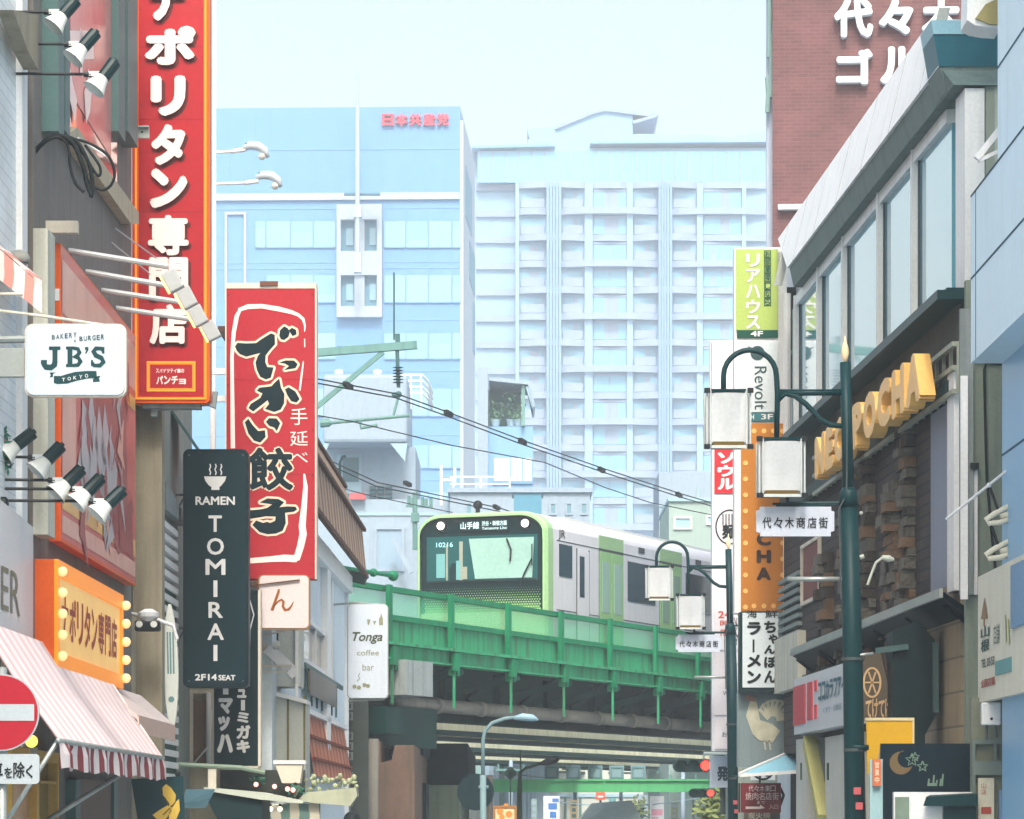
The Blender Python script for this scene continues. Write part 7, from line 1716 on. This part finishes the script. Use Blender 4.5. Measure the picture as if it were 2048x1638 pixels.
b.build('lettering', wht_ink, f)
b = MB()
for i in range(7): b.frame(X3(1528), X3(1542), -.006, -.0, Z3(516 + i * 16), Z3(501 + i * 16), .01)
for i, ch in enumerate('お部屋探しなら'): b.text(ch, X3(1530), X3(1540), Z3(514 + i * 16), Z3(503 + i * 16), -.006, off=.02)
b.build('small_lettering', MATS['floor_green'], f)
b = MB(); b.box(X3(1476), X3(1556), 0, .03, Z3(824), Z3(684)); b.build('white_panel', M('revolt_white', (206, 216, 220), rough=.4, var=.03), f)
b = MB(); b.disc(X3(1515), Z3(706), .09, -.006, 0, 24); b.flat([(X3(1494), Z3(691)), (X3(1508), Z3(698)), (X3(1506), Z3(702))], -.005); b.text('Revolt', X3(1509), X3(1533), Z3(819), Z3(733), -.006, turn=1); b.build('dark_lettering', M('revolt_ink', (52, 76, 80)), f)
b = MB(); b.box(X3(1500), X3(1556), 0, .03, Z3(842), Z3(825)); o = b.build('floor_strip', M('floor_teal', (50, 108, 116)), f)
b = MB(); b.text('3F', X3(1522), X3(1546), Z3(839), Z3(828), -.005, off=.02); b.text('H', X3(1502), X3(1508), Z3(839), Z3(829), -.005, off=.02); b.build('lettering', wht_ink, o)
b = MB(); b.box(X3(1482), X3(1573), 0, .03, Z3(1222), Z3(847)); o = b.build('orange_panel', M('dotted_orange', (188, 120, 42), rough=.4, var=.06), f)
b = MB()
for k in range(12):
    for u in (1491, 1565): b.disc(X3(u), Z3(862 + k * 32), .031, -.006, 0, 12)
for u in (1508, 1528, 1547):
    for v in (862, 1212): b.disc(X3(u), Z3(v), .031, -.006, 0, 12)
b.build('dot', M('dot_cream', (232, 186, 108)), o)
b = MB()
for i, ch in enumerate('POCHA'): b.text(ch, X3(1513), X3(1542), Z3(1057 + (i - 1) * 34.5 - (36 if i == 0 else 0)), Z3(1031 + (i - 1) * 34.5 - (36 if i == 0 else 0)), -.006, off=.06)
b.build('lettering', M('brown_black_letter', (56, 36, 28)), o)
b = MB(); b.tube([(X3(1560), .2, Z3(1158)), (X3(1700), .2, Z3(1158))], .03); b.tube([(X3(1560), .2, Z3(700)), (X3(1620), .2, Z3(700))], .03); b.build('bracket', steel, f)
f, x0, x1, z0, z1 = facing('noodle_sign', 1479, 1224, 1581, 1385, 43.6, 'white noodle sign with a black frame and black hiragana and katakana columns', 'projecting sign')
X3 = lambda u: f.px(u, 1300)[0]; Z3 = lambda v: f.px(1520, v)[1]
b = MB(); b.box(x0, x1, .01, .3, z0, z1); b.build('frame', M('noodle_black', (14, 44, 50), rough=.4), f)
b = MB(); b.box(X3(1485), X3(1574), 0, .01, Z3(1375), z1 - .01); b.build('panel', M('noodle_white', (206, 218, 224), rough=.4, var=.03), f)
b = MB(); yy = -.005
for i, ch in enumerate('ラーメン'):
    if ch == 'ー': b.box(X3(1505), X3(1509), yy - .001, yy, Z3(1305), Z3(1279))
    else: b.text(ch, X3(1494), X3(1522), Z3(1270 + i * 32.5), Z3(1244 + i * 32.5), yy, off=.05)
for ch, v0, v1, u0, u1 in (('ち', 1242, 1266, 1528, 1552), ('ゃ', 1268, 1288, 1537, 1555), ('ん', 1290, 1308, 1528, 1552), ('ぽ', 1311, 1336, 1528, 1555), ('ん', 1341, 1366, 1528, 1553)): b.text(ch, X3(u0), X3(u1), Z3(v1), Z3(v0), yy, off=.05)
b.text('海', X3(1494), X3(1514), Z3(1236), Z3(1220), yy, off=.01); b.text('鮮', X3(1530), X3(1556), Z3(1236), Z3(1220), yy, off=.01); b.build('lettering', ink, f)
f, x0, x1, z0, z1 = facing('white_sign_column', 1424, 682, 1477, 1502, 51.5, 'narrow white sign column with a red panel and round emblem behind the second lamp', 'projecting sign')
X3 = lambda u: f.px(u, 1100)[0]; Z3 = lambda v: f.px(1450, v)[1]
b = MB(); b.box(x0, x1 + .1, .02, .3, z0, z1); b.build('case', M('column_white', (206, 208, 214), rough=.4, var=.04), f)
b = MB()
for v0, v1 in ((690, 890), (1000, 1300), (1305, 1430), (1438, 1498)): b.box(X3(1430), X3(1475) + .08, 0, .02, Z3(v1), Z3(v0))
b.build('panel', M('column_panel', (212, 208, 214), rough=.35, var=.02), f)
b = MB(); b.box(X3(1429), X3(1473), -.006, .02, Z3(986), Z3(898)); o = b.build('red_panel', M('seoul_red', (196, 40, 50), rough=.4, var=.06), f)
b = MB(); b.column('ソウル', X3(1435), X3(1470), Z3(903), Z3(981), -.012, off=.05); b.build('lettering', wht_ink, o)
b = MB(); b.ribbon([(X3(1459) + .2 * cos(R(a)), Z3(1054) + .25 * sin(R(a))) for a in range(0, 361, 15)], .02, -.006)
for u in (1446, 1452, 1458, 1464, 1470): b.ribbon([(X3(u), Z3(1050)), (X3(u), Z3(1028))], .016, -.006)
b.text('麺', X3(1444), X3(1474), Z3(1078), Z3(1048), -.006, off=.03); b.build('emblem', ink, f)
b = MB(); b.text('24', X3(1436), X3(1462), Z3(1236), Z3(1222), -.004, off=.02); b.text('時', X3(1440), X3(1462), Z3(1253), Z3(1240), -.004, off=.01); b.text('間', X3(1441), X3(1462), Z3(1272), Z3(1259), -.004, off=.01); b.text('1', X3(1466), X3(1474), Z3(1162), Z3(1146), -.004, off=.02); b.build('red_lettering', M('column_red_ink', (196, 84, 64)), f)
b = MB(); b.text('カラオケ', X3(1467), X3(1476), Z3(1290), Z3(1176), -.004, off=.02, turn=1); b.text('W', X3(1446), X3(1456), Z3(1391), Z3(1382), -.004); b.text('お', X3(1444), X3(1454), Z3(1474), Z3(1464), -.004); b.text('ろ', X3(1474), X3(1482), Z3(1474), Z3(1464), -.004); b.build('lettering', ink, f)
f, x0, x1, z0, z1 = facing('small_flag_sign', 1420, 680, 1472, 860, 53.0, 'plain off white sign plate with a small blue square behind the first lantern', 'projecting sign')
b = MB(); b.box(x0, x1, .0, .2, z0, z1); b.build('panel', M('plain_pinkish_white', (212, 206, 212), rough=.4, var=.03), f)
b = MB(); b.box(f.px(1455, 0)[0], f.px(1469, 0)[0], -.006, 0, f.px(0, 766)[1], f.px(0, 745)[1]); b.build('blue_square', M('square_blue', (84, 128, 156)), f)
# narrow white house behind the sign columns
f = RW('narrow_white_house', 5.3, 46.3, 'narrow white house with a dark slit window behind the sign column', 'house', -.0397)
b = MB(); b.box(0, 2.6, .05, 5, 0, f.px(1575, 480)[1]); b.build('wall', M('narrow_house_white', (204, 212, 216), rough=.7, streak=.25), f)
xa, xb = f.px(1562, 700)[0], f.px(1584, 700)[0]
o = MB(); o.frame(xa, xb, -.12, .05, f.px(1570, 790)[1], f.px(1570, 592)[1], .1); o = o.build('window', dgrey, f)
b = MB(); b.box(xa + .1, xb - .1, -.04, .04, f.px(1570, 785)[1], f.px(1570, 597)[1]); b.build('pane', MATS['house_dark_glass'], o)
b = MB(); b.tube([(f.px(1590, 0)[0], -.1, 2.5), (f.px(1590, 0)[0], -.1, 8.2)], .05); b.build('downpipe', white_pt, f)
# rooster sheet and small shops below
f, x0, x1, z0, z1 = facing('rooster_mural', 1474, 1386, 1587, 1502, 43.8, 'grey shutter painted with a pale rooster below the noodle sign', 'painted shutter')
X3 = lambda u: f.px(u, 1440)[0]; Z3 = lambda v: f.px(1530, v)[1]
b = MB(); b.box(x0, x1, 0, .08, z0 - .2, z1); b.build('panel', M('shutter_blue_grey', (122, 140, 144), rough=.6, var=.15, streak=.3), f)
b = MB()
for k in range(9):
    a0 = 10 + k * 19; b.ribbon([(X3(1545) + .05 * cos(R(a0)), Z3(1440) + .05 * sin(R(a0))), (X3(1548) + .2 * cos(R(a0 - 10)), Z3(1436) + .22 * sin(R(a0 - 10))), (X3(1552) + .27 * cos(R(a0 - 35)), Z3(1440) + .26 * sin(R(a0 - 35)))], [.05, .045, .012], -.004 - k * .0004)
b.flat([(X3(u), Z3(v)) for u, v in ((1492, 1432), (1500, 1402), (1508, 1396), (1514, 1408), (1520, 1440), (1545, 1448), (1560, 1462), (1545, 1485), (1520, 1482), (1505, 1468))], -.009)
for u in (1528, 1538): b.ribbon([(X3(u), Z3(1480)), (X3(u + 3), Z3(1500))], .02, -.009)
b.build('rooster', M('rooster_pale', (186, 186, 166), var=.4, scale=9), f)
b = MB(); b.flat([(X3(u), Z3(v)) for u, v in ((1486, 1399), (1494, 1389), (1505, 1392), (1515, 1398), (1508, 1404), (1500, 1402))], -.012); b.build('comb', M('rooster_comb', (160, 130, 122)), f)
f, x0, x1, z0, z1 = facing('white_kanji_sign', 1420, 1512, 1482, 1575, 52, 'small white sign with grey kanji beside the red traffic light', 'sign')
b = MB(); b.box(x0, x1, 0, .12, z0, z1); b.build('panel', M('kanji_sign_white', (190, 204, 222), rough=.4), f)
b = MB(); b.text('発', f.px(1434, 0)[0], f.px(1456, 0)[0], f.px(0, 1562)[1], f.px(0, 1532)[1], -.006, off=.05); b.text('本', f.px(1476, 0)[0], f.px(1496, 0)[0], f.px(0, 1562)[1], f.px(0, 1534)[1], -.006, off=.05); b.build('lettering', M('kanji_grey', (52, 70, 82)), f)
b = MB(); b.tube([(x0 + .2, .16, z0), (x0 + .2, .16, -.4)], .04); b.build('post', dgrey, f)
f, x0, x1, z0, z1 = facing('round_crest_sign', 1502, 1500, 1550, 1560, 50, 'white sign with a black round crest partly hidden by the blue awning', 'sign')
b = MB(); b.box(x0, x1, 0, .1, z0, z1); b.build('panel', white_cl, f)
b = MB(); b.ribbon([(.17 * cos(R(a)), z1 - .22 + .2 * sin(R(a))) for a in range(0, 361, 18)], .03, -.006); b.ribbon([(-.05, z1 - .1), (-.05, z1 - .38)], .05, -.006); b.ribbon([(.06, z1 - .1), (.06, z1 - .38)], .05, -.006); b.ribbon([(-.12, z1 - .2), (.12, z1 - .2)], .04, -.007); b.build('crest', ink, f)
f = Fr('sky_blue_awning', P(1545, 1638, 42.4) - Vector((0, 0, 1.6)), 0, 'pale sky blue pitched awning just above the maroon shop sign', 'awning'); c = lambda u, v, dy=0: tuple(P(u, v, 42.4 + dy) - f.L)
b = MB(); pts = [c(1480, 1549), c(1602, 1542), c(1602, 1497, 1.2), c(1594, 1500, 1.2)]
b.add(pts + [tuple(Vector(p) - Vector((0, 0, .03))) for p in pts], [(0, 1, 2, 3), (7, 6, 5, 4), (0, 4, 5, 1), (1, 5, 6, 2), (3, 7, 4, 0)]); b.build('sheet', M('awning_sky_blue', (140, 196, 216), rough=.6, var=.08), f)
b = MB(); b.bar(c(1480, 1549), c(1594, 1500, 1.2), .05); b.bar(c(1480, 1551), c(1602, 1543), .04); b.build('frame', white_pt, f)
f = Fr('shop_row_wall', P(1540, 1638, 50.5) - Vector((0, 0, 1.6)), 0, 'shaded grey green shop wall below the sky blue awning', 'shop building'); X3 = lambda u: f.px(u, 1500)[0]; Z3 = lambda v: f.px(1540, v)[1]
b = MB(); b.box(X3(1476), X3(1604), 0, 3, 0, Z3(1500)); b.build('wall', M('shop_row_grey', (150, 162, 150), rough=.8, streak=.4, var=.2), f)
b = MB(); b.box(X3(1560), X3(1600), -.03, 0, 0, Z3(1560)); b.build('door', MATS['dark_teal_shadow'], f)
f, x0, x1, z0, z1 = facing('maroon_shop_sign', 1482, 1566, 1562, 1625, 43.0, 'maroon hanging shop sign with pale lettering and a white arrow', 'sign')
X3 = lambda u: f.px(u, 1590)[0]; Z3 = lambda v: f.px(1520, v)[1]
b = MB(); b.box(x0, x1, 0, .08, z0, z1); b.build('panel', M('maroon_board', (112, 34, 42), rough=.5, var=.1), f)
b = MB()
for i, ch in enumerate('代々木東口'): b.text(ch, X3(1497 + i * 11), X3(1507 + i * 11), Z3(1583), Z3(1571), -.005)
for i, ch in enumerate('焼肉名店街'): b.text(ch, X3(1491 + i * 13.5), X3(1503 + i * 13.5), Z3(1600), Z3(1585), -.005)
b.text('まで', X3(1514), X3(1530), Z3(1608), Z3(1602), -.005); b.text('入口', X3(1538), X3(1556), Z3(1618), Z3(1609), -.005)
b.flat([(X3(u), Z3(v)) for u, v in ((1491, 1618), (1491, 1613), (1520, 1613), (1520, 1609), (1530, 1616), (1520, 1618))], -.005); b.build('lettering', M('maroon_sign_ink', (226, 206, 200)), f)
b = MB(); b.tube([(X3(1560), .04, Z3(1575)), (X3(1568), .04, Z3(1590)), (X3(1560), .04, Z3(1612))], .018); b.tube([(X3(1520), .04, z1), (X3(1521), .04, Z3(1540))], .012); b.box(x0 - .03, x0 - .01, .02, .06, z0, z1); b.build('iron_hanger', black_m, f)
f, x0, x1, z0, z1 = facing('lower_shop_board', 1488, 1622, 1560, 1680, 43.5, 'brown board with faint writing just below the maroon sign', 'sign')
b = MB(); b.box(x0, x1, 0, .06, z0, z1); b.build('panel', M('dull_brown_board', (92, 84, 76), var=.25, scale=6), f)
b = MB(); b.text('炭火焼', x0 + .05, x1 - .12, z1 - .1, z1 - .02, -.005); b.build('lettering', M('dull_ink', (190, 186, 170)), f)

# traffic signals
def signal(u0, u1, v, Y, lab, lamp_u):
    p = P((u0 + u1) / 2, v, Y); f = Fr('traffic_signal', p, 0, lab, 'traffic light', 'traffic signals by the bridge')
    w_ = (u1 - u0) / 7000 * Y; h_ = w_ * .34; lx = P(lamp_u, v, Y).x - p.x
    b = MB(); b.prism(rr(-w_ / 2, w_ / 2, -h_ / 2, h_ / 2, h_ * .48, 6), 0, .15); b.build('housing', M('signal_dark', (30, 52, 54), rough=.5), f)
    for k in range(3):
        x_ = lx - k * w_ * .31; o = MB(); o.disc(x_, 0, h_ * .36, -.02, 0, 18); o = o.build('lens', glow('signal_red', (255, 40, 30), 4.0) if k == 0 and 'signal_red' not in MATS else MATS['signal_red'] if k == 0 else M('signal_off', (24, 60, 58), rough=.2), f)
        b = MB(); out = [(x_ + h_ * .42 * cos(R(a)), h_ * .42 * sin(R(a))) for a in range(-10, 191, 15)]
        n = len(out); b.add([(x, -.16, z) for x, z in out] + [(x, 0, z) for x, z in out], [(i, i + 1, n + i + 1, n + i) for i in range(n - 1)]); b.build('hood', MATS['signal_dark'], f)
    b = MB(); b.tube([(w_ * .3, .08, h_ * .4), (w_ * .3, .08, h_ * .9), (w_ * 1.3, .08, h_ * .9), (w_ * 1.3, .08, -p.z)], .035); b.build('arm', M('signal_pole', (120, 134, 134)), f)
signal(1346, 1424, 1531, 60, 'larger upper traffic signal showing red beside the white kanji sign', 1411)
signal(1378, 1432, 1586, 64, 'smaller lower traffic signal showing red above the far street', 1421)

# street trees beneath the far right of the bridge
def small_tree(u, v0, v1, Y, w, label, n=420):
    p = P(u, 1638, Y); f = Fr('street_tree', (p.x, Y, 0), 0, label, 'tree'); zc = P(u, (v0 + v1) / 2, Y).z; hh = (v1 - v0) / 7000 * Y / 2
    b = MB(); b.tube([(0, 0, 0), (.03, 0, zc * .6), (0, .02, zc + hh * .5)], [.09, .07, .03]); 
    for k in range(5): a = k * 1.3; b.tube([(0, 0, zc - hh * .5), (cos(a) * w * .6, sin(a) * w * .6, zc + hh * .3 * (k % 2))], [.03, .012], n=5)
    b.build('trunk', M('tree_bark', (84, 76, 66), rough=.9), f)
    b = MB(); cl = [Vector((random.gauss(0, .4) * w, random.gauss(0, .4) * w, zc + random.uniform(-.9, .9) * hh)) for _ in range(11)]
    for i in range(n):
        c0 = random.choice(cl) + Vector((random.gauss(0, .16), random.gauss(0, .16), random.gauss(0, .15))) * (w * 1.6 + .2); a = Vector((random.uniform(-1, 1), random.uniform(-1, 1), random.uniform(-.7, .7))).normalized(); e = a.orthogonal().normalized(); s_ = random.uniform(.05, .11)
        b.add([c0 - a * s_, c0 + e * s_ * .55, c0 + a * s_, c0 - e * s_ * .55], [(0, 1, 2, 3)])
    b.build('crown', M('street_leaf', (110, 124, 72), var=.5, scale=6, rough=.7), f)
small_tree(1430, 1590, 1660, 66, .3, 'yellow green street tree below the traffic signals')
small_tree(1275, 1600, 1660, 124, .5, 'dark green tree beside the narrow white sign down the street', 260)
small_tree(1170, 1515, 1560, 152, .9, 'pale green tree standing behind the square panels', 300)

# ------------------------------------------------------------------ ornate street lamps
frost = sheer('frosted_lamp_glass', (226, 232, 236), .58, rough=.3)
conem = M('lamp_cone_grey', (40, 62, 64), rough=.5)
flame = M('amber_flame_glass', (236, 208, 168), rough=.2, var=.15)
plw = M('plaque_white', (190, 198, 212), rough=.45, var=.03, streak=.08)
def lamp(base, label):
    L = Fr('ornate_street_lamp', base, 0, label, 'street lamp', 'ornate street lamps', tilt=0)
    S = 29.9 / 7000
    q = lambda u, v, y=0: ((u - 1706) * S, y, (1638 - v) * S + 1.6 - base[2])
    lean = lambda v: 1714 - (1638 - v) * .026
    b = MB(); b.tube([q(1716, 2000), q(lean(1300), 1300), q(lean(1000), 1000)], [.098, .085, .075], n=16); b.tube([q(lean(1002), 1002), q(lean(725), 725)], [.05, .046], n=14)
    b.tube([q(lean(1012), 1012), q(lean(985), 985), q(lean(975), 975)], [.09, .075, .05], n=16); b.tube([q(1715, 1500), q(1715, 1490)], .098, n=16); b.build('pole', teal_p, L, True)
    b = MB(); b.lathe([(.004, 0), (.022, .04), (.034, .09), (.028, .14), (.012, .19), (.002, .24)], q(lean(725), 727), 12); b.build('flame_bulb', flame, L, True)
    b = MB(); b.tube([q(lean(785), 785), q(1556, 786)], .026); b.box(q(1560, 0)[0], q(1690, 0)[0], -.02, .02, q(0, 782)[2], q(0, 779)[2])
    arch_ = [q(1500 + 53 * cos(R(a)), 752 - 52 * sin(R(a))) for a in range(0, 181, 15)]
    b.tube([q(1553, 880), q(1555, 790)] + arch_ + [q(1447, 785)], .024, n=10)
    b.tube([q(1556, 800), q(1570, 787), q(1590, 792), q(1612, 808), q(1640, 838), q(1660, 850), q(lean(855), 853)], .024, n=10); b.build('scroll_arm', teal_p, L, True)
    for nm, (u0, u1, v0, v1) in (('lantern', (1412, 1498, 786, 893)), ('lantern', (1516, 1606, 882, 990))):
        xa, xb = q(u0, 0)[0], q(u1, 0)[0]; zt_, zb_ = q(0, v0)[2], q(0, v1)[2]; d = (xb - xa) / 2 * .95; w_ = (xb - xa)
        cx_ = (xa + xb) / 2
        o = MB()
        for sx_ in (-1, 1):
            for sy_ in (-1, 1):
                for k in (0, .03): o.tube([(cx_ + sx_ * (w_ / 2 - k), sy_ * (d - (.03 - k) * .3), zb_), (cx_ + sx_ * (w_ / 2 - k), sy_ * (d - (.03 - k) * .3), zt_)], .009, n=6)
        o = o.build('lantern', M('lantern_post_white', (190, 198, 196), rough=.35), L)
        b = MB()
        def panel(p0, p1, bow):
            n = 8; vs = []
            for k in range(n + 1):
                t_ = k / n; x_ = p0[0] + (p1[0] - p0[0]) * t_; y_ = p0[1] + (p1[1] - p0[1]) * t_; nn = Vector((p1[1] - p0[1], -(p1[0] - p0[0]))).normalized() * bow * (1 - (2 * t_ - 1) ** 2)
                vs += [(x_ + nn.x, y_ + nn.y, zb_ + .02), (x_ + nn.x, y_ + nn.y, zt_ - .02)]
            b.add(vs, [(2 * k, 2 * k + 2, 2 * k + 3, 2 * k + 1) for k in range(n)])
        e = w_ / 2 - .035
        panel((cx_ - e, -d + .01), (cx_ + e, -d + .01), .03); panel((cx_ + e, -d + .01), (cx_ + e, d - .01), .04); panel((cx_ + e, d - .01), (cx_ - e, d - .01), .03); panel((cx_ - e, d - .01), (cx_ - e, -d + .01), .04)
        b.build('glass', frost, o, True)
        b = MB(); b.lathe([(.03, -.3), (.05, -.2), (.1, -.05), (.13, -.015)], (cx_, 0, zt_), 14); b.build('lamp_cone', conem, o, True)
        b = MB(); b.box(cx_ - e * .8, cx_ + e * .8, d - .06, d - .05, zb_ + .03, zt_ - .03); b.build('brightening_sheet', white_cl, o)  # white sheet added behind the glass to brighten the lantern
        b = MB(); b.hexa([(cx_ - e * .95, -d - .01, zt_ - .01), (cx_ + e * .95, -d - .01, zt_ - .01), (cx_ + e * .95, d, zt_ - .01), (cx_ - e * .95, d, zt_ - .01), (cx_ - e, -d - .015, zt_ + .012), (cx_ + e, -d - .015, zt_ + .012), (cx_ + e, d, zt_ + .012), (cx_ - e, d, zt_ + .012)]); b.build('top_plate', teal_p, o)
        b = MB(); b.box(cx_ - e * .9, cx_ + e * .85, -d - .02, d, zb_ - .008, zb_ + .022); b.build('bottom_plate', MATS['olive_ink'], o)
        b = MB(); b.box(cx_ - e, cx_ + e, -d - .03, -d - .0, zb_ - .035, zb_ - .01); b.build('bottom_rail', MATS['lantern_post_white'], o)
        for sx_ in (-1, 1):
            for z_ in (zt_, zb_ - .02): b = MB(); b.box(cx_ + sx_ * w_ / 2 - .025, cx_ + sx_ * w_ / 2 + .025, -d - .03, -d + .02, z_ - .02, z_ + .02); b.build('corner_cap', black_m, o)
    b = MB(); b.tube([q(1575, 1006), q(lean(1006) - 14, 1006)], .013); b.bar(q(1545, 1008), q(1675, 1008), .02); b.box(q(1552, 0)[0], q(1644, 0)[0], -.02, .02, q(0, 1018)[2], q(0, 1010)[2]); b.tube([q(1575, 992), q(1575, 1006)], .015); b.build('hanging_bar', teal_p, L)
    n_ = 7
    pts = [(1519, 1014), (1662, 1014), (1662, 1022), (1668, 1024), (1668, 1062), (1661, 1064), (1661, 1073), (1520, 1073), (1520, 1066), (1512, 1064), (1512, 1022), (1519, 1020)]
    b = MB(); b.prism([q(u, v)[::2] for u, v in pts], -.03, .01); o = b.build('plaque', plw, L)
    b = MB()
    for i, ch in enumerate('代々木商店街'): b.text(ch, q(1524 + i * 22.6, 0)[0], q(1542 + i * 22.6, 0)[0], q(0, 1057)[2], q(0, 1035)[2], -.036, off=.012)
    b.build('lettering', ink, o)
    b = MB(); b.tube([q(1575, 1158), q(lean(1158), 1158)], .02); b.tube([q(lean(1312), 1312, -.05), q(lean(1312) + 40, 1308, -.05)], .014); b.build('cross_bar', steel, L, True)
    b = MB()
    for v in (1318, 1500): b.tube([q(lean(v), v + 3), q(lean(v), v - 3)], .1, n=14)
    b.tube([q(1694, 730, -.03), q(1692, 990, -.06)] + [q(lean(v) - 22 + 2 * (v % 3), v, -.07) for v in (1020, 1080, 1140, 1200)], .007, n=5); b.build('band', MATS['dark_grey_metal'], L)
    b = MB(); b.tube([q(1735, 1170), q(1742, 1150), q(1752, 1125), q(1768, 1113)], .012); b.tube([q(1764, 1115), q(1778, 1117), q(1788, 1120)], [.02, .03, .012], n=10); b.ball(q(1720, 1028, -.1), .016, 6); b.tube([q(1720, 1115), q(1728, 1112)], .02); b.build('sensor_arm', M('aged_white_fitting', (176, 182, 172), rough=.5), L)
    b = MB()
    for u, v, s_ in ((1712, 1582, .03), (1716, 1612, .03)): b.box(q(u, 0)[0] - s_, q(u, 0)[0] + s_, -.115, -.1, q(0, v)[2] - s_, q(0, v)[2] + s_)
    b.build('sticker', M('sticker_red', (190, 92, 96), rough=.6), L)
    return L
Y1 = 29.9
L1 = lamp((P(1706, 1638, Y1).x, Y1, .14), 'tall ornate dark teal street lamp in front of the amber letters, with two lanterns')
L2 = copy_tree(L1.o); Y2 = 50.6
L2.location = (P(1466, 1638, Y2).x, Y2, .14); L2['label'] = 'smaller looking ornate teal lamp whose two lanterns hang before the train side'
# ------------------------------------------------------------------ the air
hz = MB(); hz.box(-402, 402, -82, 902, -1, 96)
ho = hz.build('haze', [])
hm = bpy.data.materials.new('haze'); hm.use_nodes = True
n_ = hm.node_tree.nodes; n_.clear()
out = n_.new('ShaderNodeOutputMaterial'); pv = n_.new('ShaderNodeVolumePrincipled')
pv.inputs['Color'].default_value = (.84, .92, 1.0, 1)
pv.inputs['Density'].default_value = HAZE
pv.inputs['Anisotropy'].default_value = 0.0
hm.node_tree.links.new(pv.outputs[0], out.inputs['Volume'])
ho.data.materials.append(hm)
tag(ho, kind='stuff')
